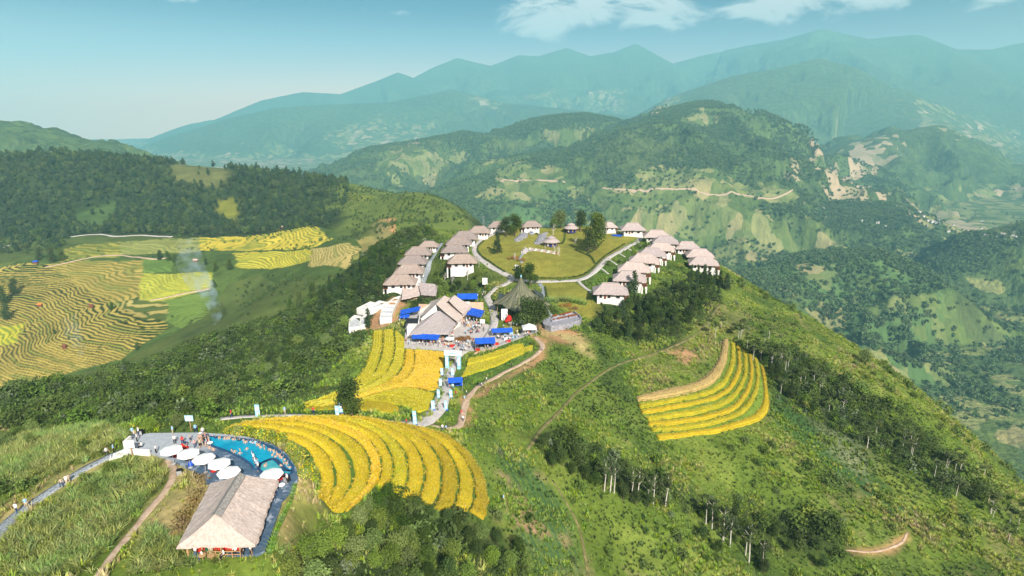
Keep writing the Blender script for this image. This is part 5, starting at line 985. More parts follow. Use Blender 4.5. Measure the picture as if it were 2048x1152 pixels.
def scatter(name, meshes, P, scl, idx, kind_label, tilt=.12, seed=1):
    """one object of stuff: instances of the meshes at the points"""
    g = np.random.default_rng(seed); n = len(P); src = bpy.data.collections.new(name + '_kinds')
    for i, m in enumerate(meshes): o = bpy.data.objects.new('%s_%02d' % (name, i), m); src.objects.link(o)
    me = bpy.data.meshes.new(name); me.vertices.add(n); me.vertices.foreach_set('co', np.asarray(P, np.float32).ravel())
    rot = np.stack([g.normal(0, tilt, n), g.normal(0, tilt, n), g.uniform(0, 6.283, n)], 1).astype(np.float32); a = me.attributes.new('rot', 'FLOAT_VECTOR', 'POINT'); a.data.foreach_set('vector', rot.ravel())
    scl = np.asarray(scl, np.float32); scl = np.stack([scl] * 3, 1) if scl.ndim == 1 else scl; a = me.attributes.new('scl', 'FLOAT_VECTOR', 'POINT'); a.data.foreach_set('vector', scl.ravel())
    a = me.attributes.new('idx', 'INT', 'POINT'); a.data.foreach_set('value', np.asarray(idx, np.int32))
    o = bpy.data.objects.new(name, me); COL.objects.link(o); ng = bpy.data.node_groups.new(name, 'GeometryNodeTree')
    ng.interface.new_socket('Geometry', in_out='INPUT', socket_type='NodeSocketGeometry'); ng.interface.new_socket('Geometry', in_out='OUTPUT', socket_type='NodeSocketGeometry')
    N = ng.nodes.new; gi, go, iop, ci = N('NodeGroupInput'), N('NodeGroupOutput'), N('GeometryNodeInstanceOnPoints'), N('GeometryNodeCollectionInfo')
    ci.inputs['Collection'].default_value = src; ci.inputs['Separate Children'].default_value = True; ci.inputs['Reset Children'].default_value = True
    def na(nm, t_): q = N('GeometryNodeInputNamedAttribute'); q.data_type = t_; q.inputs['Name'].default_value = nm; return q.outputs[0]
    L = ng.links.new; L(gi.outputs[0], iop.inputs['Points']); L(ci.outputs[0], iop.inputs['Instance']); iop.inputs['Pick Instance'].default_value = True
    L(na('idx', 'INT'), iop.inputs['Instance Index']); L(na('rot', 'FLOAT_VECTOR'), iop.inputs['Rotation']); L(na('scl', 'FLOAT_VECTOR'), iop.inputs['Scale']); L(iop.outputs[0], go.inputs[0])
    md = o.modifiers.new('scatter', 'NODES'); md.node_group = ng; tag(o, kind_label, None, None, 'stuff'); return o
# ------------------------------------------------------------------ where nothing grows: fields, paths, terraces, houses
GX0, GX1, GY0, GY1, GS = -260.0, 320.0, 30.0, 420.0, .8
gx, gy = np.meshgrid(np.arange(GX0, GX1, GS), np.arange(GY0, GY1, GS), indexing='ij'); CLEAR = np.full(gx.shape, 99.0); ZONE = {}
def near_cells(P, pad): P = np.asarray(P); lo, hi = P.min(0) - pad, P.max(0) + pad; i0, j0 = max(0, int((lo[0] - GX0) / GS)), max(0, int((lo[1] - GY0) / GS)); return slice(i0, max(i0, int((hi[0] - GX0) / GS) + 1)), slice(j0, max(j0, int((hi[1] - GY0) / GS) + 1))
def block(P, pad=6):
    s = near_cells(P, pad)
    if gx[s].size: CLEAR[s] = np.minimum(CLEAR[s], poly_dist(np.asarray(P), gx[s], gy[s]))
for a, b_, h, o in RICE: block(np.vstack([a[::3], b_[::-3]]))
block(DECK0); block(pl_); block(wpoly([(700,668),(705,640),(745,606),(800,594),(802,640),(770,656)])); block(W[:, :2])
for P_ in LAWNS: block(wpoly(P_), 3)
for o in COL.objects:
    if o.get('kind') == 'structure' and ('path' in o.name or o.name.startswith('road')) and 'valley' not in o.name and 'terrace' not in o.name:
        n = len(o.data.vertices); co = np.empty(n * 3, np.float32); o.data.vertices.foreach_get('co', co); co = co.reshape(-1, 3)[::2]
        for q in co:
            s = near_cells([q[:2]], 2.5); CLEAR[s] = np.minimum(CLEAR[s], np.hypot(gx[s] - q[0], gy[s] - q[1]) - .35)
for x, y in BPOS: s = near_cells([(x, y)], 12); CLEAR[s] = np.minimum(CLEAR[s], np.hypot(gx[s] - x, gy[s] - y) - 7.5)
def look(G, x, y): i = np.clip(((x - GX0) / GS).round().astype(int), 0, gx.shape[0] - 1); j = np.clip(((y - GY0) / GS).round().astype(int), 0, gx.shape[1] - 1); return G[i, j]
def inside(px, x, y, fall=3, fn=None, t0=45, t1=700): return 1 - smooth(-fall, fall, poly_dist(wpoly(px, fn, t0, t1), x, y))
def rand_near(n, seed, x0=-230, x1=300, y0=40, y1=360, rmax=340):
    g = np.random.default_rng(seed); x = g.uniform(x0, x1, n); y = g.uniform(y0, y1, n); m = (np.abs(np.arctan2(x, y)) < R(46)) & (np.hypot(x, y) < rmax); return x[m], y[m], g
# ------------------------------------------------------------------ grass over the ridge
TG = [tuft_mesh('grass_clump', 18, 1.0, 1.0, (.13, .22, .025), (.28, .37, .05), .05, 1), tuft_mesh('grass_clump', 16, 1.15, 1.1, (.08, .16, .025), (.18, .28, .05), .055, 2), tuft_mesh('grass_clump', 18, .9, 1.2, (.24, .28, .05), (.40, .42, .11), .045, 3), tuft_mesh('grass_clump', 14, 1.0, 1.0, (.30, .25, .12), (.42, .34, .18), .045, 4), tuft_mesh('grass_clump', 18, 1.1, .9, (.032, .062, .016), (.07, .11, .028), .06, 5), tuft_mesh('reed_clump', 26, 1.9, 1.3, (.11, .20, .05), (.24, .33, .09), .06, 6, .75, .5), tuft_mesh('reed_clump', 26, 2.0, 1.3, (.16, .20, .05), (.30, .32, .10), .06, 7, .8, .5)]
x, y, g = rand_near(300000, 11); cl = look(CLEAR, x, y); r_ = np.hypot(x, y); slopeleft = inside([(0,700),(0,870),(200,850),(440,830),(620,780),(700,700),(760,640),(860,560),(860,470),(800,470),(640,570),(400,660)], x, y, 6)
n1, n2 = fbm(x / 26, y / 26, 4, 201), fbm(x / 7, y / 7, 3, 202); straw = sum(inside(P_, x, y, 4) for P_ in STRAW + DIRT); dirt = sum(inside(P_, x, y, 2) for P_ in DIRT)
reeds = sum(inside(P_, x, y, 4) for P_ in ([(0,1152),(150,1152),(280,1040),(330,960),(320,930),(230,925),(100,1010),(0,1090)], [(0,1000),(0,880),(230,850),(260,880),(180,925)], [(260,1152),(300,1060),(420,1120),(600,1152)]))
keep = (cl > .45) & (g.random(len(x)) < np.clip(.75 - .2 * straw - .55 * dirt + .15 * n2 - .25 * (r_ > 240), .08, .9))
x, y, n1, n2, straw, reeds, slopeleft, r_ = (q[keep] for q in (x, y, n1, n2, straw, reeds, slopeleft, r_)); u = g.random(len(x)) * .4 + .30 + n1 * .65 + n2 * .4
idx = np.select([straw > .45, (reeds > .5) & (g.random(len(x)) < .30), slopeleft > .5, u < .30, u < .50, u < .74, u < .88], [np.where(g.random(len(x)) < .6, 3, 2), 5 + (g.random(len(x)) < .4), np.where(g.random(len(x)) < .7, 4, 1), 4, 1, 0, 2], 2)  # left flank takes mostly the darkest clumps, its shade coloured into them
idx = np.where((u > .97) & (idx == 2) & (g.random(len(x)) < .6), 3, idx); sc = g.uniform(.5, 1.1, len(x)) * (.65 + .9 * smooth(-.3, .6, n2 + .5 * n1)) * np.where(straw > .45, .95, 1) * np.where(idx >= 5, .75, 1)
P_ = np.stack([x, y, H_near(x, y) - .06], 1); print('tufts', len(x)); scatter('hillside_grass', TG, P_, sc, idx, 'long mixed grass covering the slopes of the ridge')
x, y, g = rand_near(90000, 15, -120, 10, 40, 120, 150); cl = look(CLEAR, x, y); rd = sum(inside(P_, x, y, 2) for P_ in ([(0,1152),(150,1152),(280,1040),(335,960),(320,930),(240,925),(110,1010),(0,1090)], [(0,990),(0,880),(200,850),(260,870),(190,915)], [(260,1152),(300,1060),(420,1120),(600,1152)]))
m = (cl > .5) & (rd > .5) & (g.random(len(x)) < .8); x, y = x[m], y[m]; n1 = fbm(x / 8, y / 8, 3, 205) + .3 * g.normal(0, 1, len(x)); print('reeds', len(x))
scatter('tall_grass', TG, np.stack([x, y, H_near(x, y) - .05], 1), g.uniform(.45, .85, len(x)), np.select([n1 < -.25, n1 < .1, n1 < .4], [5, 1, 6], 2), 'tall reed grass covering the foreground knoll at the left', .25)
# ------------------------------------------------------------------ rice plants on top of the terraces
TR = [tuft_mesh('rice_plant', 9, .30, 1.2, c0, c1, .03, 20 + i, .7, .3) for i, (c0, c1) in enumerate((((.46, .34, .025), (.62, .47, .05)), ((.60, .42, .03), (.76, .55, .07)), ((.40, .38, .03), (.60, .52, .05)), ((.46, .34, .16), (.6, .46, .24)), ((.36, .29, .03), (.54, .41, .05))))]
MI = {'ripe_rice': 0, 'amber_rice': 1, 'half_ripe_rice': 2, 'cut_rice': 3, 'late_rice': 4}; PP, II = [], []
for a, b_, h, o in RICE:
    me = o.data; nv = len(me.vertices); co = np.empty(nv * 3, np.float32); me.vertices.foreach_get('co', co); co = co.reshape(-1, 3); m = co[:, 2] > H_near(co[:, 0], co[:, 1]) + .42; q = co[m]; rp = 3 if h < .75 else 3; q = np.repeat(q, rp, 0) + rng.normal(0, .22, (len(q) * rp, 3)) * [.55, .55, .1]; PP.append(q - [0, 0, .08]); II.append(np.full(len(q), MI[o.data.materials[0].name]))
PP, II = np.vstack(PP), np.concatenate(II); print('rice', len(PP)); scatter('rice_plants', TR, PP, rng.uniform(.6, 1.15, len(PP)), II, 'ripe rice plants standing on the golden terraces', .25)
# ------------------------------------------------------------------ shrubs
SH = [crown_mesh('shrub', blobs(6, 1.0, .3, 1.1, .5, .8, 30, 0), 170, .17, (.028, .05, .012), (.075, .115, .026), 30), crown_mesh('shrub', blobs(5, 1.1, .3, 1.3, .5, .9, 31, 0), 170, .19, (.05, .09, .02), (.12, .18, .035), 31), crown_mesh('shrub', blobs(5, .9, .3, .9, .4, .7, 32, 0), 150, .16, (.10, .15, .03), (.22, .26, .05), 32), crown_mesh('shrub', blobs(5, .9, .3, .9, .4, .7, 33, 0), 150, .16, (.06, .09, .05), (.16, .20, .11), 33)]
x, y, g = rand_near(60000, 12, -260, 300, 40, 400, 400); cl = look(CLEAR, x, y); sl = inside([(0,690),(0,870),(200,850),(440,830),(600,790),(690,700),(740,640),(860,560),(860,470),(800,470),(640,570),(400,660)], x, y, 6)
dk = np.clip(sum(inside(P_, x, y, 5) for P_ in DARKS), 0, 1); n1 = fbm(x / 24, y / 24, 4, 210); n2 = fbm(x / 9, y / 9, 3, 211); leftish = (x < -60) & (y > 130)
pr = np.clip(.03 + .12 * (x > 0) * smooth(.1, .4, fbm(x / 14, y / 14, 3, 215)) + .10 * smooth(.2, .5, n1 + .3 * n2) + .62 * sl * smooth(-.5, .2, n1 + n2 * .6) + .45 * leftish * (1 - sl) * .4 + .42 * dk, 0, .85); m = (cl > 1.6) & (g.random(len(x)) < pr); x, y, dk, sl, n2 = x[m], y[m], dk[m], sl[m], n2[m]
idx = np.select([(dk > .4) | (sl > .4), n2 > .2], [np.where(g.random(len(x)) < .8, 0, 1), 2], 1); idx = np.where(g.random(len(x)) < .10, 3, idx); sc = g.uniform(.6, 1.35, len(x)) * (1 + .6 * (sl > .4)) * (.8 + .8 * smooth(-.2, .6, fbm(x / 11, y / 11, 3, 216))) * (1 + .3 * dk)
print('shrubs', len(x)); scatter('hillside_shrubs', SH, np.stack([x, y, H_near(x, y) - .25], 1), sc, idx, 'dark green scrub growing in patches over the ridge', .1)
# flower hedge along the outer rim of the pool
HG = crown_mesh('flowering_shrub', blobs(6, .6, .3, .9, .35, .55, 35, 0), 260, .11, (.10, .17, .03), (.28, .34, .05), 35, 1, ((.62, .50, .03), .16))
c = curve_xy([(452,868),(500,871),(545,881),(578,899),(602,922),(612,945),(606,958)], 46)
for i in range(46):
    q = c[i] + rng.normal(0, .35, 2); o = bpy.data.objects.new('flowering_shrub', HG); COL.objects.link(o); o.location = (q[0], q[1], gz(*q) - .1); o.rotation_euler = (0, 0, random.uniform(0, 6)); o.scale = (random.uniform(1.0, 1.7),) * 3; tag(o, 'yellow flowering shrub in the curved hedge outside the pool rim', 'shrub', 'flowering hedge around the pool')
LH = tuft_mesh('leafy_plant', 22, 1.0, 1.0, (.08, .17, .03), (.2, .32, .06), .10, 36, .6, .3)
c = curve_xy([(590,975),(583,1000),(572,1025),(560,1050),(548,1080),(540,1110)], 22)
for i in range(22): q = c[i]; o = bpy.data.objects.new('leafy_plant', LH); COL.objects.link(o); o.location = (q[0], q[1], gz(*q)); o.scale = (random.uniform(.8, 1.2),) * 3; tag(o, 'broad leaved green plant in the row right of the pavilion deck', 'plant', 'leafy plants along the pavilion deck')
# ------------------------------------------------------------------ trees that can be told apart
def tree_proto(name, crown, trunk, bark):
    t = bpy.data.objects.new(name, None); t.empty_display_size = .5; COL.objects.link(t); o = bpy.data.objects.new('crown', crown); COL.objects.link(o); o.parent = t; trunk.build('trunk', bark, t); return t
BIG = crown_mesh('crown', blobs(16, 2.6, 2.2, 6.2, .9, 1.5, 40, 0), 2600, .19, (.022, .045, .012), (.075, .115, .02), 40)
BIG2 = crown_mesh('crown', blobs(14, 2.3, 1.8, 5.0, .8, 1.4, 41, 0), 2400, .18, (.07, .12, .025), (.19, .26, .06), 41)
CON = crown_mesh('crown', blobs(18, 1.7, .8, 8.2, .7, 1.2, 42, .85), 1500, .22, (.018, .04, .014), (.05, .085, .025), 42)
BAM = crown_mesh('crown', blobs(22, 2.4, 2.0, 9.5, .9, 1.7, 43, .35), 2400, .26, (.025, .05, .012), (.09, .13, .025), 43, 1.1)
EUC = crown_mesh('crown', blobs(9, 1.9, 5.2, 7.8, .5, .9, 44, 0), 420, .20, (.03, .05, .018), (.08, .11, .035), 44, .6)
EUC2 = crown_mesh('crown', blobs(8, 2.2, 4.6, 6.2, .5, .9, 45, 0), 460, .22, (.035, .06, .018), (.11, .15, .04), 45, .5)
PALM = tuft_mesh('crown', 16, 2.6, 1.6, (.06, .13, .02), (.16, .26, .04), .16, 46, 1.0, .1)
FOR = [crown_mesh('crown', blobs(8, 2.6, 3.0, 9.0, 1.3, 2.1, 50, .2), 420, .52, (.024, .046, .02), (.075, .11, .04), 50), crown_mesh('crown', blobs(8, 2.3, 3.5, 11.0, 1.1, 1.8, 51, .55), 420, .50, (.02, .042, .022), (.06, .095, .04), 51), crown_mesh('crown', blobs(7, 2.8, 2.5, 7.0, 1.3, 2.2, 52, 0), 400, .55, (.04, .07, .02), (.11, .15, .04), 52)]
PT = {'round': tree_proto('round_tree', BIG, trunk_mb(3.6, .28, .02, 5, 1), M_BARK), 'light': tree_proto('leafy_tree', BIG2, trunk_mb(3.0, .22, .02, 5, 2), M_BARK), 'conifer': tree_proto('conifer_tree', CON, trunk_mb(8.0, .2, 0, 0, 3), M_BARK), 'bamboo': tree_proto('tall_leafy_tree', BAM, trunk_mb(8.0, .3, .03, 5, 4), M_BARK), 'white': tree_proto('white_trunk_tree', EUC, trunk_mb(7.8, .17, .07, 5, 5, 1.3), M_WBARK), 'slope': tree_proto('slope_tree', EUC2, trunk_mb(5.6, .12, .06, 4, 6, 1.2), M_WBARK), 'palm': tree_proto('palm_plant', PALM, trunk_mb(.8, .12, 0, 0, 7), M_BARK)}
_b = MB(); _g = random.Random(9)
_b = trunk_mb(4.2, .15, .02, 0, 9)
for i in range(26):
    t_ = _g.uniform(.35, .95); a = _g.uniform(0, 6.3); p0 = Vector((0, 0, 4.2 * t_)); L = _g.uniform(.8, 1.9); _b.tube([p0, p0 + Vector((math.cos(a) * L * .6, math.sin(a) * L * .6, L * .5)), p0 + Vector((math.cos(a) * L, math.sin(a) * L, L * 1.1))], [.05, .03, .01], 4)
BARE = _b
_t = bpy.data.objects.new('bare_tree', None); COL.objects.link(_t); BARE.build('trunk', M_WBARK, _t); PT['bare'] = _t
FIRST = set()
def plant(kind, q, s, label, group=None, cat='tree', sz=None):
    p = PT[kind]
    if p.name not in FIRST: FIRST.add(p.name); o = p; o.location = q; o.rotation_euler = (0, 0, random.uniform(0, 6)); o.scale = (s,) * 3
    else: o = copy_tree(p, q, random.uniform(0, 6), sc=s)
    if sz: o.scale = (s, s, s * sz)
    o['label'] = label; o['category'] = cat
    if group: o['group'] = group
    elif 'group' in o: del o['group']
    return o
for k_, px, py, s, lb in (('round',704,838,1.25,'lone round dark tree between the golden terraces and the middle rice field'),('conifer',995,507,1.35,'dark pointed conifer casting a shadow on the lawn'),('conifer',737,655,.95,'dark conifer in front of the white concrete basins'),
  ('round',1012,474,1.6,'dark dense tree at the upper left of the lawn'),('round',1030,473,1.75,'dark round tree beside the far bungalows, right of its twin'),('bamboo',1190,500,1.9,'tallest dark tree on the hilltop, right of the round pavilion'),('bamboo',1177,505,1.3,'dark tree against the tall tree, lower left of it'),('bamboo',1200,478,1.4,'dark tree behind the tallest hilltop tree'),
  ('round',1160,463,1.7,'dark tree behind the upper round pavilion, right side'),('light',1122,456,1.8,'light green tree behind the upper round pavilion, left side'),('light',1108,458,1.2,'small bushy tree on the skyline left of the upper pavilion'),('round',1060,572,1.45,'dark tree right behind the tip of the camouflage tent'),('round',1036,568,1.2,'dark tree left behind the tip of the camouflage tent'),('round',1072,568,.6,'small dark tree at the fork of the ring road'),
  ('round',1054,660,1.75,'big dark tree in front of the camouflage tent, left one of the pair'),('round',1076,660,1.7,'big dark tree in front of the camouflage tent, right one of the pair'),('round',842,618,.8,'dark tree between the shed and the peach wall'),('round',830,622,.7,'dark bush like tree left of the peach wall'),('conifer',1267,592,1.35,'dark leafy conifer in front of the second bungalow'),('round',815,575,.7,'dark tree in front of the lowest left bungalow'),
  ('palm',955,770,1.0,'green banana plant beside the dirt path'),('palm',962,768,.8,'second banana plant leaning over the people on the dirt path'),('bamboo',100,520,2.3,'dark tree clump standing over the upper end of the terraced valley'),('bamboo',150,1,1,'')):
    if not lb: continue
    if py == 520: continue
    plant(k_, ground(px, py), s, lb)
for i, (px, py, s) in enumerate(((1110,508,.9),(1118,512,.95),(1106,470,1.3),(1150,492,.9),(935,560,1.1),(905,575,1.1),(890,565,1.0),(1090,500,.6),(1030,520,.7),(958,535,.8))): plant('bare', ground(px, py), s, ('grey leafless tree beside the mosaic wall, left one','grey leafless tree with the whitest twigs beside the mosaic wall','leafless tree rising beside the upper round pavilion','leafless tree in the shade between the two pavilions','bare tree below the bright white bungalow','bare tree in the thicket behind the restaurant','bare twiggy tree at the left of the thicket','thin bare tree above the curved stone seat','bare shrub like tree by the red brown bushes','bare tree beside the bend of the road')[i])
TC = 'dark trees in the thicket below the right hand bungalows'
def fill(kind, px, n, s0, s1, label, group, seed, cat='tree', clear=2.0, sz=None, mind=2.2, name=None):
    P_ = wpoly(px); lo, hi = P_.min(0), P_.max(0); g = np.random.default_rng(seed); got = []; tries = 0
    while len(got) < n and tries < n * 60:
        tries += 1; q = lo + (hi - lo) * g.random(2)
        if poly_dist(P_, q[:1], q[1:])[0] > 0 or look(CLEAR, q[:1], q[1:])[0] < clear or any(np.hypot(*(q - w)) < mind for w in got): continue
        got.append(q); kk = kind if isinstance(kind, str) else kind[len(got) % len(kind)]; plant(kk, (q[0], q[1], gz(*q) - .2), g.uniform(s0, s1), label, group, cat, sz)
fill(('round', 'conifer', 'round'), [(1195,632),(1260,612),(1320,590),(1380,570),(1430,575),(1440,610),(1400,650),(1330,680),(1250,690),(1190,665)], 62, .55, .95, 'dark tree in the thicket below the right hand bungalows', TC, 1)
fill('conifer', [(1370,545),(1400,540),(1450,560),(1455,580),(1400,590)], 16, .6, .9, 'slim dark tree at the crest right of the outer bungalows', 'slim trees at the right crest', 2)
fill(('round', 'conifer'), [(640,600),(700,560),(770,500),(800,500),(790,560),(770,600),(700,640),(640,640)], 80, .8, 1.3, 'dark tree on the steep slope left of the bungalows', 'dark trees left of the bungalows', 3)
fill(('round', 'light'), [(870,545),(905,535),(960,550),(960,575),(900,590),(880,590)], 16, .4, .7, 'low tree in the thicket between the bungalows and the restaurant', 'thicket behind the restaurant', 4)
fill(('light', 'light', 'round'), [(640,1060),(720,1010),(830,1030),(960,1060),(1050,1120),(1060,1152),(560,1152),(560,1110)], 44, .45, .75, 'leafy tree at the bottom edge of the photograph below the golden terraces', 'leafy trees in the foreground', 5)
fill('round', [(740,985),(790,1000),(850,1040),(920,1040),(930,1080),(840,1100),(750,1040)], 10, .5, .7, 'dark leafy tree just below the lower tips of the golden terraces', 'dark trees at the foot of the terraces', 6)
fill('light', [(120,1060),(260,900),(300,860),(420,840),(430,850),(330,862),(280,866)], 6, .35, .5, 'pale flowering bush behind the far rim of the pool terrace', 'bushes behind the pool terrace', 7, 'bush')
fill(('round', 'light'), [(560,690),(700,560),(740,590),(600,745),(500,785),(420,820),(300,835),(280,800),(420,760)], 70, .45, .9, 'bushy dark tree on the shaded slope left of the rice fields', 'bushy trees on the shaded slope', 8)
fill('round', [(1470,690),(1530,700),(1570,760),(1600,800),(1640,850),(1560,780)], 26, .4, .6, 'dark bushy tree beside the rightmost end of the curved terraces', 'dark bushes beside the right terraces', 9)
fill('round', [(1060,880),(1110,890),(1200,950),(1300,990),(1300,1030),(1180,980),(1070,920)], 20, .35, .6, 'dark bush at the foot of the white trunks', 'dark bushes among the white trunks', 10, 'bush')
fill('round', [(1300,1000),(1450,1020),(1560,1060),(1700,1130),(1500,1150),(1400,1090)], 20, .35, .65, 'dark bush in the hollow at the bottom right of the slope', 'dark bushes in the hollow', 14, 'bush')
WT = [(1208,985),(1220,984),(1228,986),(1262,1000),(1275,1003),(1293,1010),(1306,1010),(1330,1015),(1412,1048),(1424,1058),(1447,1082),(1440,1104),(1491,1110),(1498,1125),(1525,1133),(1460,1095)]
for i, (px, py) in enumerate(WT): plant('white', ground(px, py), 1.0 + .13 * math.sin(i * 2.1), 'slender tree with white trunk in the row crossing the lower slope', 'white trunked trees on the lower slope')
LN = np.array([(1430,640),(1480,670),(1530,700),(1590,750),(1650,790),(1720,830),(1790,890),(1850,920),(1920,970),(1990,1020),(2045,1080)], float)
for i in range(64):
    f = random.random() * (len(LN) - 1); q = LN[int(f)] + (LN[int(f) + 1] - LN[int(f)]) * (f % 1); q = q + [random.gauss(0, 18), random.gauss(0, 14)]; w_ = ground(q[0], q[1]); plant('slope', w_, random.uniform(.7, 1.1), 'thin trunked tree with flat crown in the belt along the right ridge', 'trees along the right ridge')
plant('light', ground(1730, 728), 1.0, 'single leafy tree breaking the skyline of the right ridge')
RB_ = crown_mesh('red_bush', blobs(6, 1.6, .2, .8, .4, .8, 60, 0), 300, .16, (.14, .06, .02), (.32, .16, .05), 60)
for px, py, s, lb in ((1030,517,1.5,'red brown bush at the curved path on the lawn, left'),(1045,521,1.2,'red brown bush behind the white board'),(1135,612,1.3,'red brown bush in the reed bed above the viewing terrace'),(1150,618,1.0,'low red bush beside the viewing terrace'),(920,681,1.5,'dark round flower bed in the middle of the plaza'),(934,679,1.3,'right half of the dark flower bed on the plaza')):
    q = ground(px, py); o = bpy.data.objects.new('red_bush', RB_); COL.objects.link(o); o.location = q; o.scale = (s * 1.5, s, s * .8); tag(o, lb, 'bush')
for px, py in ((1098,606),(1106,604),(1114,606),(1122,603),(1130,604),(1138,604),(1146,606),(1154,607),(1162,609),(1170,610)):
    q = ground(px, py); o = bpy.data.objects.new('reed_clump', TG[5]); COL.objects.link(o); o.location = q; o.scale = (1.7,) * 3; tag(o, 'tall reed clump in the row above the viewing terrace', 'reeds', 'reed clumps above the viewing terrace')
# low clipped hedges along the ring road
HB = crown_mesh('hedge', [((x_ * .5, 0, .35), .45) for x_ in range(-3, 4)], 420, .13, (.03, .06, .015), (.08, .12, .03), 61)
for pts in ([(1030,548),(1080,557),(1150,555),(1178,543),(1196,526),(1222,505),(1250,488)],[(1010,545),(985,528),(962,512),(955,497),(968,482)],[(1150,500),(1178,512),(1190,528)],[(1175,508),(1192,498),(1204,484)],[(1085,448),(1130,462),(1060,462)],[(1090,575),(1095,600),(1108,630)],[(1190,590),(1210,618),(1225,632)]):
    L = hit(pts)[:, :2]; n = int(np.hypot(*(L[1:] - L[:-1]).T).sum() / 3.4); c = resample(L, n + 1)
    for a, b_ in zip(c[:-1], c[1:]): e = b_ - a; m_ = (a + b_) / 2; o = bpy.data.objects.new('hedge', HB); COL.objects.link(o); o.location = (*m_, gz(*m_)); o.rotation_euler = (0, 0, math.atan2(e[1], e[0])); o['label'] = 'low dark green hedge segment bordering the ring road lawn'; o['category'] = 'hedge'; o['group'] = 'hedges along the ring road'
RD_ = crown_mesh('dry_shrub', blobs(6, 1.2, .2, .8, .4, .8, 62, 0), 220, .15, (.13, .09, .03), (.30, .22, .08), 62)
for i, (px, py) in enumerate(((408,960),(404,975),(396,992),(388,1008),(380,1022),(372,1036),(364,1050),(356,1064))):
    q = ground(px, py); o = bpy.data.objects.new('dry_shrub', RD_); COL.objects.link(o); o.location = q; o.scale = (random.uniform(.9, 1.3), random.uniform(.8, 1.2), random.uniform(.6, .9)); tag(o, 'rusty brown dry shrub on the bank along the left eave of the pavilion', 'shrub', 'dry shrubs beside the pavilion')
fill('light', [(0,870),(60,850),(110,870),(60,905),(0,910)], 9, .35, .55, 'bright green bush above the tall grass at the left edge', 'bushes at the left edge', 17, 'bush')
# ------------------------------------------------------------------ forest on the hill across the valley
def left_pts(px, n, seed, t0=380, t1=1400):
    P_ = wpoly(px, H_left, t0, t1); lo, hi = P_.min(0), P_.max(0); g = np.random.default_rng(seed); q = lo + (hi - lo) * g.random((n, 2)); m = poly_dist(P_, q[:, 0], q[:, 1]) < 0; return q[m], g
q, g = left_pts([(-60,330),(0,296),(100,284),(200,304),(350,318),(470,316),(600,342),(700,368),(690,420),(660,452),(560,466),(440,472),(330,470),(150,470),(120,500),(-60,512)], 15000, 21)
x, y = q[:, 0], q[:, 1]; cl = sum(inside(P_, x, y, 8, H_left, 380, 1300) for P_ in ([(340,335),(420,330),(470,350),(430,380),(350,370)],[(432,400),(480,395),(492,450),(470,455)],[(160,425),(225,410),(225,455),(150,462)],[(640,400),(700,410),(690,440)],[(530,345),(640,360),(600,375)]))
m = (g.random(len(x)) < np.clip(.95 - cl + .5 * fbm(x / 60, y / 60, 3, 230), 0.03, 1)) & (valley_mask(x, y) < .1); x, y = x[m], y[m]; z = H_left(x, y) - .5; sc = g.uniform(.55, 1.0, len(x)) + .5 * g.random(len(x)) ** 3; idx = g.integers(0, 3, len(x)); idx = np.where(x > -60, np.where(g.random(len(x)) < .6, 2, idx), idx)
od = np.argsort(np.hypot(x, y)); print('forest', len(x))
FP = [tree_proto('forest_tree', FOR[i], trunk_mb(6, .3, 0, 2, 70 + i), M_BARK) for i in range(3)]; fu_ = set()
for j in od[:300]:
    p = FP[idx[j]]; loc = (x[j], y[j], z[j])
    if idx[j] not in fu_: fu_.add(idx[j]); o = p; o.location = loc; o.scale = (sc[j],) * 3
    else: o = copy_tree(p, loc, random.uniform(0, 6), sc=float(sc[j]))
    tag(o, 'dark forest tree on the lower edge of the wooded hill beyond the terraced valley', 'tree', 'forest trees on the hill at the left')
rest = od[300:]; scatter('hill_forest', FOR, np.stack([x, y, z], 1)[rest], sc[rest], idx[rest], 'dense dark forest covering the hill at the left', .05)
# dark clumps in and around the valley
VT = [(105,525,2.0,'dark tree clump at the upper left end of the valley, front one'),(125,522,1.7,'dark tree clump beside the blue shelter in the valley'),(80,520,1.8,'dark trees at the left end of the valley road'),(320,520,1.3,'dark tree group in the middle of the upper valley, left part'),(338,522,1.3,'dark tree group in the middle of the upper valley, centre'),(350,524,1.1,'dark tree group in the middle of the upper valley, right part'),(432,543,1.2,'tree pair right of the smoke, left one'),(460,540,1.3,'tree pair right of the smoke, right one'),(412,530,.9,'small tree above the bare pink earth'),(225,620,.9,'small dark tree among the terraces beside a hut'),(430,575,.9,'dark tree under the drifting smoke'),(30,590,2.0,'dark tree at the left picture edge over the terraces'),(8,610,2.2,'dark tree mass at the left picture edge'),(14,640,1.8,'lowest dark tree at the left picture edge'),(110,668,.6,'single palm like tree in the yellow terraces'),(250,735,.9,'dark bush where the lower smoke rises'),(275,700,.8,'bush at the foot of the terraces'),(600,610,1.2,'dark round tree on the slope below the yellow fields'),(625,595,1.2,'dark tree beside the round one below the yellow fields'),(580,615,.9,'small dark tree on the slope, left of the round ones')]
for px, py, s, lb in VT: q = hit([(px, py)], lambda a, b_: np.maximum(H_left(a, b_), H_near(a, b_)), 150, 1100)[0]; plant('bamboo', q - [0, 0, .6], s * .8, lb)
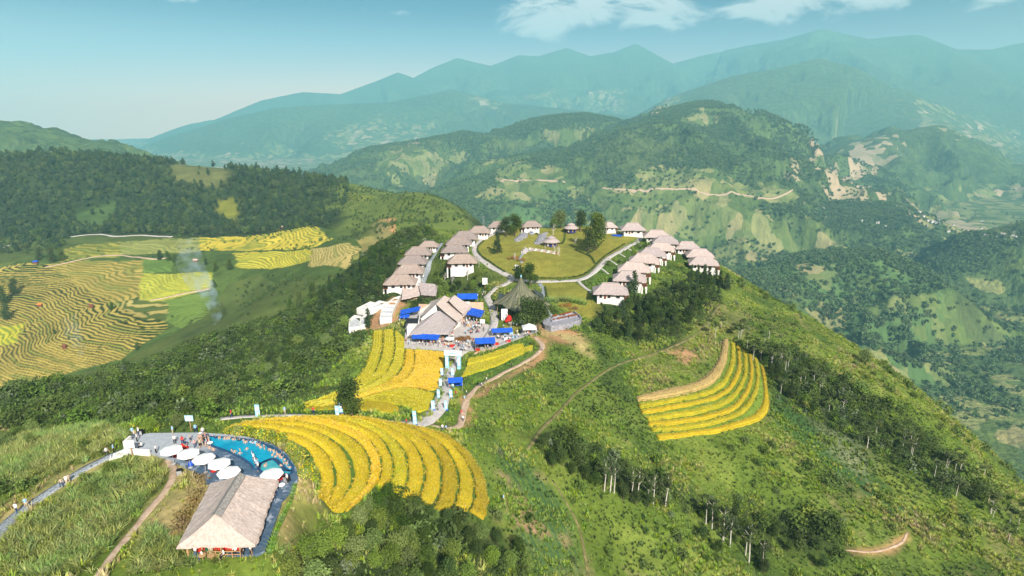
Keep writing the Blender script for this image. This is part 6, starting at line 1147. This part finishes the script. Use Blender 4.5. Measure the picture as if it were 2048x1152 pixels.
# loose scrub over the open part of the left hill
q, g = left_pts([(470,575),(560,545),(700,470),(660,400),(720,372),(860,372),(950,440),(900,500),(740,540),(640,600),(480,640)], 11000, 22); x, y = q[:, 0], q[:, 1]; m = (g.random(len(x)) < np.clip(.4 + .9 * fbm(x / 30, y / 30, 3, 240), 0, 1)) & (valley_mask(x, y) < .2); x, y = x[m], y[m]; scatter('open_scrub', [SH[0], SH[1], FOR[2]], np.stack([x, y, H_left(x, y) - .3], 1), np.where((i_ := g.integers(0, 3, len(x))) == 2, .3, 1.0) * g.uniform(.6, 1.6, len(x)), i_, 'scattered bushes on the open green flank of the left hill')
q, g = left_pts([(60,520),(400,470),(640,450),(700,500),(640,540),(440,570),(420,620),(250,700),(60,700)], 700, 23); x, y = q[:, 0], q[:, 1]; m = fbm(x / 40, y / 40, 3, 250) > .18; x, y = x[m], y[m]; scatter('terrace_bushes', [SH[0], SH[1]], np.stack([x, y, H_left(x, y)], 1), g.uniform(.8, 2.0, len(x)), g.integers(0, 2, len(x)), 'small bushes between the terraces in the valley')
# woods on the farther hills: crowns by the ten thousand
FAR = [crown_mesh('far_crown', blobs(4, 2.4, 2.0, 6.0, 2.2, 3.0, 80 + i, 0), 44, 1.7, (.045, .08, .034), (.10, .155, .055), 80 + i) for i in range(3)]
g = np.random.default_rng(31); n = 320000; th = g.uniform(R(-26), R(44), n); rr_ = 950 * (3400 / 950) ** (g.random(n) ** .75); x, y = rr_ * np.sin(th), rr_ * np.cos(th); z = H(x, y, False); _, wd, fm, tn = landuse(x, y, z)
m = (g.random(n) < np.clip(.42 + 1.5 * fbm(x / 170, y / 170, 4, 260), .05, 1) * np.clip(wd, .12, 1) * (1 - np.clip(fm * 1.25, 0, .96)) * (1 - np.clip(tn * 1.3, 0, .97))) & ((x > 250) | (y > 1500) | (H_left(x, y) < z - 20)); x, y, z = x[m], y[m], z[m]; print('far', len(x))
scatter('far_woods', FAR, np.stack([x, y, z - 1], 1), g.uniform(.7, 1.35, len(x)), g.integers(0, 3, len(x)), 'woodland covering the middle distance mountains', .05)
# ------------------------------------------------------------------ people
SKIN, SHIRT, PANTS, HAIR = 0, 1, 2, 3
def person_mesh(name, J, E):
    """J: joint -> (xyz, radius); E: (a, b, material) bones. One continuous skin over the skeleton"""
    ks = list(J); ix = {k_: i for i, k_ in enumerate(ks)}; me = bpy.data.meshes.new(name + '_rig'); me.from_pydata([J[k_][0] for k_ in ks], [(ix[a], ix[b]) for a, b, _ in E], []); o = bpy.data.objects.new(name + '_rig', me); COL.objects.link(o)
    o.modifiers.new('skin', 'SKIN'); lay = me.skin_vertices[0] if me.skin_vertices else None
    if lay is None:
        bm = bmesh.new(); bm.from_mesh(me); bm.verts.layers.skin.verify(); bm.to_mesh(me); bm.free(); lay = me.skin_vertices[0]
    for i, k_ in enumerate(ks): lay.data[i].radius = (J[k_][1],) * 2; lay.data[i].use_root = (k_ == 'pelvis')
    s_ = o.modifiers.new('sub', 'SUBSURF'); s_.levels = 1; s_.render_levels = 1; bpy.context.view_layer.update(); dg = bpy.context.evaluated_depsgraph_get(); out = bpy.data.meshes.new_from_object(o.evaluated_get(dg)); bpy.data.objects.remove(o); out.name = name
    A = np.array([J[a][0] for a, b, _ in E], float); B = np.array([J[b][0] for a, b, _ in E], float); rad = np.array([(J[a][1] + J[b][1]) / 2 for a, b, _ in E]); M = [m for *_, m in E]; mi = []
    for p in out.polygons:
        c = np.array(p.center); e = B - A; t_ = np.clip(((c - A) * e).sum(1) / ((e * e).sum(1) + 1e-9), 0, 1); d_ = np.linalg.norm(c - A - e * t_[:, None], axis=1) - rad * .5; m = M[int(np.argmin(d_))]
        if m == HAIR and c[1] < J['head'][0][1] - .03 and c[2] < J['head'][0][2] + .05: m = SKIN
        mi.append(m)
    out.polygons.foreach_set('material_index', mi); out.polygons.foreach_set('use_smooth', [True] * len(mi)); return out
def rig(pose):
    z = {'stand': (.92, 0), 'walk': (.90, 0), 'sit': (.48, 0), 'wave': (.92, 0), 'hip': (.92, 0)}[pose][0]
    J = {'pelvis': ((0, 0, z), .125), 'waist': ((0, 0, z + .2), .115), 'chest': ((0, -.01, z + .42), .135), 'neck': ((0, -.01, z + .56), .055), 'head': ((0, -.02, z + .68), .095), 'crown': ((0, .0, z + .78), .085), 'nose': ((0, -.125, z + .67), .016)}
    E = [('pelvis', 'waist', SHIRT), ('waist', 'chest', SHIRT), ('chest', 'neck', SHIRT), ('neck', 'head', SKIN), ('head', 'crown', HAIR), ('head', 'nose', SKIN)]
    for s, n in ((-1, 'l'), (1, 'r')):
        sw = {'walk': .22 * s, 'stand': .03 * s, 'hip': .05 * s}.get(pose, .02); arm = sw * -.9
        if pose == 'sit': leg = (((.10 * s, 0, z), .10), ((.13 * s, -.42, z + .02), .07), ((.13 * s, -.45, .09), .045), ((.13 * s, -.60, .04), .04))
        else: leg = (((.10 * s, 0, z - .06), .10), ((.11 * s, -.05 - sw * .6, z * .52), .068), ((.11 * s, .02 - sw * 1.1 if s * sw > 0 else -sw * .7, .09), .045), ((.12 * s, -.13 - sw * .9, .045), .042))
        if pose == 'wave' and s > 0: hand = (((.20, 0, z + .48), .055), ((.42, -.05, z + .62), .042), ((.40, -.1, z + .86), .035), ((.40, -.12, z + .96), .03))
        elif pose == 'hip': hand = (((.19 * s, 0, z + .48), .055), ((.36 * s, .06, z + .26), .042), ((.20 * s, -.04, z + .10), .035), ((.15 * s, -.1, z + .06), .03))
        elif pose == 'sit': hand = (((.19 * s, 0, z + .47), .055), ((.25 * s, -.08, z + .22), .042), ((.16 * s, -.30, z + .14), .034), ((.14 * s, -.38, z + .13), .03))
        else: hand = (((.19 * s, 0, z + .48), .055), ((.24 * s, arm * .4 + .02, z + .22), .042), ((.24 * s, arm - .06, z - .0), .034), ((.24 * s, arm - .09, z - .09), .03))
        for i, k_ in enumerate(('hip', 'knee', 'ankle', 'toe')): J[k_ + n] = leg[i]
        for i, k_ in enumerate(('shoulder', 'elbow', 'wrist', 'hand')): J[k_ + n] = hand[i]
        E += [('pelvis', 'hip' + n, PANTS), ('hip' + n, 'knee' + n, PANTS), ('knee' + n, 'ankle' + n, PANTS if pose != 'hip' else SKIN), ('ankle' + n, 'toe' + n, HAIR), ('chest', 'shoulder' + n, SHIRT), ('shoulder' + n, 'elbow' + n, SHIRT), ('elbow' + n, 'wrist' + n, SKIN), ('wrist' + n, 'hand' + n, SKIN)]
    return J, E
def cm_(name, c, r_=.8): return simple(name, c, r_, .2, .12, 3)
MSKIN = cm_('skin', (.50, .33, .25)); MHAIR = cm_('black_hair', (.02, .016, .014)); SHIRTS = {'white': cm_('white_cotton', (.78, .77, .75)), 'light blue': cm_('light_blue_cotton', (.28, .50, .72)), 'red': cm_('red_cotton', (.6, .04, .03)), 'navy': cm_('navy_cotton', (.02, .04, .12)), 'black': cm_('black_cotton', (.02, .02, .022)), 'orange': cm_('orange_cotton', (.62, .22, .04)), 'beige': cm_('beige_cotton', (.52, .42, .30)), 'pink': cm_('pink_cotton', (.68, .36, .38))}
PANTSM = [SHIRTS['navy'], SHIRTS['black'], cm_('denim', (.07, .11, .2)), SHIRTS['beige']]
PM = {}
for ps in ('stand', 'walk', 'sit', 'wave', 'hip'):
    PM[ps] = person_mesh('person_' + ps, *rig(ps))
    for m in (MSKIN, SHIRTS['white'], PANTSM[0], MHAIR): PM[ps].materials.append(m)
RP = random.Random(5)
def person(loc, pose, shirt, rz, label, group=None, s=None, bare=False):
    o = bpy.data.objects.new('person', PM[pose]); COL.objects.link(o); o.location = loc; o.rotation_euler = (0, 0, rz); s = s or RP.uniform(.94, 1.06); o.scale = (s,) * 3
    o.material_slots[1].link = 'OBJECT'; o.material_slots[1].material = MSKIN if bare else SHIRTS[shirt]; o.material_slots[2].link = 'OBJECT'; o.material_slots[2].material = RP.choice(PANTSM); tag(o, label, 'person', group); return o
def shirt(): return RP.choices(list(SHIRTS), (34, 18, 12, 12, 10, 5, 6, 4))[0]
# bathers standing in the water along the outer rim
rim = resample(WAT[[0, 1, 2, 3, 4, 5, 6]], 40)
ctr = WAT.mean(0)
for i, q in enumerate(rim): 
    if i < 2 or RP.random() < .08: continue
    v = ctr - q; v = v / np.hypot(*v); k_ = RP.uniform(.35, .9); person((q[0] + v[0] * k_, q[1] + v[1] * k_, POOL_Z - RP.uniform(.95, 1.15)), RP.choice(('hip', 'stand', 'wave')), shirt(), RP.uniform(0, 6.3), 'bather standing in the water along the curved outer rim of the pool', 'bathers lined up along the pool rim', bare=RP.random() < .7)
for i, (px, py) in enumerate(((419,897),(427,901),(464,904),(470,906),(480,901),(480,909),(494,900),(491,887),(507,918),(513,921),(530,934),(533,930),(562,934),(545,912),(551,915),(568,928))):
    q = DG(px, py); person((q[0], q[1], POOL_Z - 1.08), RP.choice(('stand', 'hip')), 'white', RP.uniform(0, 6.3), 'bather out in the open turquoise water', 'bathers in the open water', bare=True)
for i in range(19):
    q = DG(RP.gauss(407, 6), RP.gauss(886, 7)); person(q, RP.choice(('stand', 'hip', 'sit')), shirt(), RP.uniform(0, 6.3), 'person in the tight group at the near left corner of the pool', 'group at the corner of the pool', bare=RP.random() < .6)
for i, (px, py, ps, sh, lb) in enumerate(((350,888,'stand','white','person in white standing behind the leftmost umbrella'),(366,890,'stand','red','person in red behind the second umbrella'),(372,894,'sit','navy','person in navy sitting behind the second umbrella'),(381,884,'hip','beige','person with hands on hips on the dry grey paving'),(346,868,'walk','light blue','person in light blue at the far edge of the terrace'),(390,896,'stand','pink','person in pink beside the second umbrella'),(313,907,'stand','white','person in white at the low wall near the leftmost umbrella'),
    (425,941,'sit','white','person in white on the red chairs under the fourth umbrella'),(430,937,'sit','black','person in black on the red chairs under the fourth umbrella'),(436,945,'stand','red','person in red near the pavilion roof corner'),(371,915,'stand','black','person standing between the second and third umbrella'),(383,925,'sit','light blue','person in light blue beside the blue ball'),(278,872,'stand','white','person in white by the tall loudspeaker'),(270,877,'walk','beige','person in beige at the top of the entrance steps'),(275,884,'stand','white','person in white on the terrace beside the entrance wall'),(266,872,'stand','light blue','person in light blue outside the far left corner'),(284,897,'sit','white','person sitting on the low white wall'),
    (511,932,'stand','white','person in white standing at the inner edge of the pool'),(514,937,'hip','light blue','person in light blue at the inner edge of the pool'),(517,942,'stand','white','second person in white at the inner edge of the pool'),(508,924,'wave','white','person waving an arm at the pool edge'),(575,966,'stand','white','person in white beside the right loudspeaker'),(552,992,'walk','light blue','person in light blue walking right of the pavilion roof'),(548,1003,'walk','white','person in white walking in the shade of the pavilion roof'),(560,960,'stand','red','person in red beside the lone umbrella'))):
    person(DG(px, py), ps, sh, RP.uniform(0, 6.3), lb)
for i, f in enumerate((.18, .28, .38, .56, .68, .8, .9)): q = lerp(E0, E1, f); person((q[0], q[1] + RP.uniform(.2, 1.2), POOL_Z), RP.choice(('sit', 'stand')), shirt(), RP.uniform(-.8, .8), 'guest under the front eave of the thatched pavilion', 'guests under the pavilion eave')
# people on the paths
for px, py, ps, sh, lb in ((34,1027,'walk','white','person in white hat and shirt, lowest on the stone path at the left'),(53,1016,'walk','light blue','person in light shirt walking up the stone path behind the white hat'),(124,975,'walk','beige','person bending with a white bag on the left stone path'),(134,970,'walk','white','person in white in the pair with bags on the stone path'),(139,967,'stand','beige','taller person of the group with bags on the stone path'),(214,912,'walk','white','person in white close to the pool steps on the stone path'),(228,906,'stand','light blue','person at the foot of the pool steps'),
    (463,836,'walk','red','person in red at the left end of the golden terraces'),(518,834,'walk','white','person in white on the footpath behind the golden terraces'),(570,828,'stand','light blue','person in light blue on the footpath behind the terraces'),(627,828,'stand','red','person in red orange halfway along the footpath'),(813,850,'walk','red','person in red where the footpath meets the road'),(848,856,'sit','light blue','person crouching in blue at the outer side of the road bend'),(392,866,'walk','light blue','person in light blue on the grass behind the pool'),
    (1084,702,'walk','light blue','person in light blue high on the brown dirt path'),(1023,735,'walk','black','person in black halfway up the brown dirt path'),(933,790,'walk','white','person in white on the dirt path above the bend'),(929,802,'walk','light blue','person in light blue on the dirt path above the bend'),(923,832,'walk','red','person in red at the lower bend of the dirt path'),(926,843,'walk','white','person in white at the lower bend of the dirt path'),(885,862,'walk','white','person in white where the dirt path meets the rice'),(892,862,'walk','light blue','person in light blue where the dirt path meets the rice'),(896,856,'stand','black','person in black where the dirt path meets the rice'),
    (950,765,'stand','navy','person in navy beside the banana plants'),(957,772,'sit','black','person in black sitting below the banana plants'),(963,772,'sit','white','person in white sitting below the banana plants'),(968,769,'stand','black','person in black standing right of the banana plants'),(973,764,'walk','white','person in white right of the banana plants'),(912,792,'stand','red','person in red at the back of the tent stall'),(1007,1003,'walk','light blue','lone person in blue among the crop rows below the terraces'),
    (985,650,'walk','light blue','person in light blue walking on the upper road'),(981,640,'walk','navy','person in navy walking on the upper road'),(986,632,'walk','light blue','second person in light blue on the upper road'),(978,615,'walk','white','person near the top of the upper road'),(1002,574,'walk','pink','person in pink by the fork of the ring road'),(1136,468,'stand','beige','person in beige on the yellow lawn'),(1214,470,'hip','white','person in white on the lawn near the blue platform')):
    person(ground(px, py), ps, sh, RP.uniform(0, 6.3), lb)
# the crowd on the plaza
def crowd(px, n, label, group, z=None, seed=0):
    P_ = np.array([plane(a, b_, PZ)[:2] for a, b_ in px]); lo, hi = P_.min(0), P_.max(0); g = np.random.default_rng(seed); k_ = 0
    while k_ < n:
        q = lo + (hi - lo) * g.random(2)
        if poly_dist(P_, q[:1], q[1:])[0] > 0: continue
        k_ += 1; person((q[0], q[1], PZ + .07), RP.choice(('stand', 'hip', 'walk', 'sit', 'stand', 'wave')), shirt(), RP.uniform(0, 6.3), label, group)
crowd([(928,638),(962,642),(968,658),(945,662),(922,652)], 42, 'person in the dense crowd under the blue tarpaulin right of the restaurant', 'crowd right of the restaurant', seed=1)
crowd([(812,684),(885,686),(892,694),(812,690)], 34, 'guest on the narrow terrace under the long blue awning', 'guests under the long awning', seed=2)
crowd([(888,668),(912,660),(905,690),(890,700),(884,690)], 22, 'guest at the terrace tables beside the restaurant corner', 'guests at the restaurant corner', seed=3)
crowd([(910,690),(950,680),(960,698),(925,708),(905,704)], 30, 'visitor gathering at the upper end of the entrance arch', 'crowd at the top of the arch', seed=4)
crowd([(948,684),(992,680),(992,696),(950,704)], 14, 'visitor under the blue canopy on the plaza edge', 'people under the plaza edge canopy', seed=5)
crowd([(985,668),(1035,666),(1045,676),(1000,690)], 26, 'visitor at the tables between the blue canopy and the white tent', 'people between the tents', seed=6)
crowd([(1040,668),(1074,658),(1072,668),(1045,676)], 16, 'visitor at the white pyramid tent', 'people at the white pyramid tent', seed=7)
crowd([(935,655),(985,655),(990,668),(930,672)], 14, 'person crossing the open middle of the plaza', 'people crossing the plaza', seed=8)
for (px0, py0, rx_, n_, lb, gr) in ((1025,648,18,16,'spectator on the small lawn in front of the camouflage tent','spectators by the camouflage tent'),(805,640,5,6,'worker standing among the blue sheets left of the restaurant','workers left of the restaurant'),(968,590,6,6,'person beside the blue ridge tent','people beside the blue ridge tent'),(909,775,4,6,'helper at the blue tent stall beside the road','helpers at the tent stall')):
    for i in range(n_): person(ground(RP.gauss(px0, rx_), RP.gauss(py0, 4)), RP.choice(('stand', 'sit', 'walk')), shirt(), RP.uniform(0, 6.3), lb, gr)
# market tables with red and blue cloths on the plaza
for px, py, m, lb in ((992,690,M_RED,'red covered table at the left of the plaza tables'),(1016,684,M_RED,'red covered table between the two blue canopies'),(1030,676,M_SKYB,'light blue table near the white tent'),(1021,668,M_SKYB,'light blue table behind the blue canopy'),(905,694,M_RED,'red table beside the white umbrella'),(955,702,M_RED,'red table beside the arch end of the plaza'),(897,688,M_TIMBER,'timber table at the restaurant corner'),(938,652,M_TIMBER,'timber table in the crowd under the tarpaulin'),(1012,680,M_CLOTH,'white covered table in the middle of the plaza tables')):
    q = plane(px, py, PZ); t = empty('market_table', (q[0], q[1], PZ + .06), RP.uniform(0, .5), lb, 'table'); b = MB(); b.box((0, 0, .74), (1.8, .8, .05)); b.build('tabletop', m, t); b = MB(); b.box((0, 0, .36), (1.75, .76, .7)); b.build('tablecloth', m, t)
# huts and shelters in the valley
for px, py, m, lb, s in ((72,527,M_BLUE,'small blue shelter at the head of the terraced valley',4.5),(80,613,simple('orange_tarp', (.62, .20, .05)),'small orange roofed hut among the terraces',3.6),(183,615,M_WOOD,'small dark hut in the middle of the terraces',3.2),(130,697,M_WOOD,'dark hut beside the lower smoke',3.0),(563,457,M_PEACH,'small pale house above the yellow terraces',5.0),(392,524,M_PEACH,'pale pink roof by the bare earth in the valley',4.5)):
    q = hit([(px, py)], H_left, 300, 1100)[0]; t = empty('field_hut', q, RP.uniform(-.4, .4), lb, 'hut'); b = MB(); b.box((0, 0, .8), (s * .8, s * .6, 2.6)); b.build('wall', M_WOOD, t); b = MB(); b.add([(-s / 2, -s * .42, 2), (s / 2, -s * .42, 2), (s / 2, s * .42, 2), (-s / 2, s * .42, 2), (-s / 2, 0, 3.1), (s / 2, 0, 3.1)], [(0, 1, 5, 4), (2, 3, 4, 5), (1, 2, 5), (3, 0, 4), (3, 2, 1, 0)]); b.build('roof', m, t)
q = hit([(966,452)], None, 200, 600)[0]; t = empty('lattice_mast', q - np.array([0, -12, 0]), 0, 'thin grey lattice mast on the skyline behind the left bungalows', 'mast'); b = MB()
for i, j in ((-1, -1), (1, -1), (1, 1), (-1, 1)): b.tube([(i * .9, j * .9, -8), (i * .35, j * .35, 8)], .07, 4)
for z in range(-6, 8, 2): w_ = .9 - .035 * (z + 8); b.box((0, -w_, z), (2 * w_, .08, .1)); b.box((0, w_, z), (2 * w_, .08, .1)); b.box((-w_, 0, z + .5), (.08, 2 * w_, .1)); b.box((w_, 0, z + .5), (.08, 2 * w_, .1))
b.build('tower', M_STEEL, t); b = MB(); b.box((0, 0, 6.2), (3.2, .1, .12)).box((0, 0, 7.4), (2.6, .1, .12)); b.build('cross_arm', M_STEEL, t)
# village houses far down the right hand valley
HV = None; vg = random.Random(8)
for i in range(30):
    px, py = vg.choice(((1640,425),(1690,440),(1830,425),(1880,440),(1930,450),(1980,460),(2020,470),(1760,440))); q = hit([(px + vg.gauss(0, 22), py + vg.gauss(0, 7))], Hfar, 1100, 6000)[0]
    if HV is None:
        HV = empty('valley_house', q, 0); b = MB(); b.box((0, 0, 1.5), (12, 8, 7)); b.build('wall', M_WHITE, HV); b = MB(); b.add([(-7, -5, 5), (7, -5, 5), (7, 5, 5), (-7, 5, 5), (-7, 0, 8), (7, 0, 8)], [(0, 1, 5, 4), (2, 3, 4, 5), (1, 2, 5), (3, 0, 4), (3, 2, 1, 0)]); b.build('roof', simple('pale_roof', (.34, .30, .28)), HV); h = HV
    else: h = copy_tree(HV, q, vg.uniform(0, 3.1), sc=.75)
    tag(h, 'small pale house in the scattered village far down the valley', 'house', 'houses of the far valley village')
# ------------------------------------------------------------------ smoke from the burning straw
def smoke(px, py, hgt, w, drift, dens, label, t1=1100):
    q = hit([(px, py)], lambda a, b_: np.maximum(H_left(a, b_), H_near(a, b_)), 150, t1)[0]; b = MB(); pts, rad = [], []
    for i in range(8): t_ = i / 7; pts.append((drift[0] * t_ ** 1.2 * hgt + w * .18 * math.sin(t_ * 7), drift[1] * t_ * hgt, hgt * t_ - 3)); rad.append(w * (.10 + .62 * t_ ** .8) * (1, 1, 1, 1, 1, .95, .8, .35)[i])
    b.tube(pts, rad, 14); o = b.build('smoke', [], None, q); m = bpy.data.materials.new('smoke'); m.use_nodes = True; t = m.node_tree; t.nodes.clear(); N = t.nodes.new; L = t.links.new
    tc_ = N('ShaderNodeTexCoord'); sp_ = N('ShaderNodeSeparateXYZ'); L(tc_.outputs['Object'], sp_.inputs[0]); nz_ = N('ShaderNodeTexNoise'); nz_.inputs['Scale'].default_value = 2.6 / w; nz_.inputs['Detail'].default_value = 3; L(tc_.outputs['Object'], nz_.inputs['Vector'])
    a = N('ShaderNodeMapRange'); a.interpolation_type = 'SMOOTHSTEP'; L(nz_.outputs[0], a.inputs[0]); a.inputs[1].default_value = .40; a.inputs[2].default_value = .85
    f = N('ShaderNodeMapRange'); L(sp_.outputs[2], f.inputs[0]); f.inputs[1].default_value = 0; f.inputs[2].default_value = hgt; f.inputs[3].default_value = dens; f.inputs[4].default_value = dens * .12
    ml = N('ShaderNodeMath'); ml.operation = 'MULTIPLY'; L(a.outputs[0], ml.inputs[0]); L(f.outputs[0], ml.inputs[1]); v = N('ShaderNodeVolumePrincipled'); v.inputs['Color'].default_value = (.60, .78, .95, 1); L(ml.outputs[0], v.inputs['Density']); oo = N('ShaderNodeOutputMaterial'); L(v.outputs[0], oo.inputs['Volume']); m.cycles.volume_step_rate = 1.0
    o.data.materials.append(m); tag(o, label, None, None, 'stuff')
smoke(432, 648, 62, 17, (-.36, .25), .26, 'bluish smoke rising from burning straw in the valley'); smoke(158, 716, 34, 11, (-.12, .2), .10, 'thin smoke column among the lower terraces')
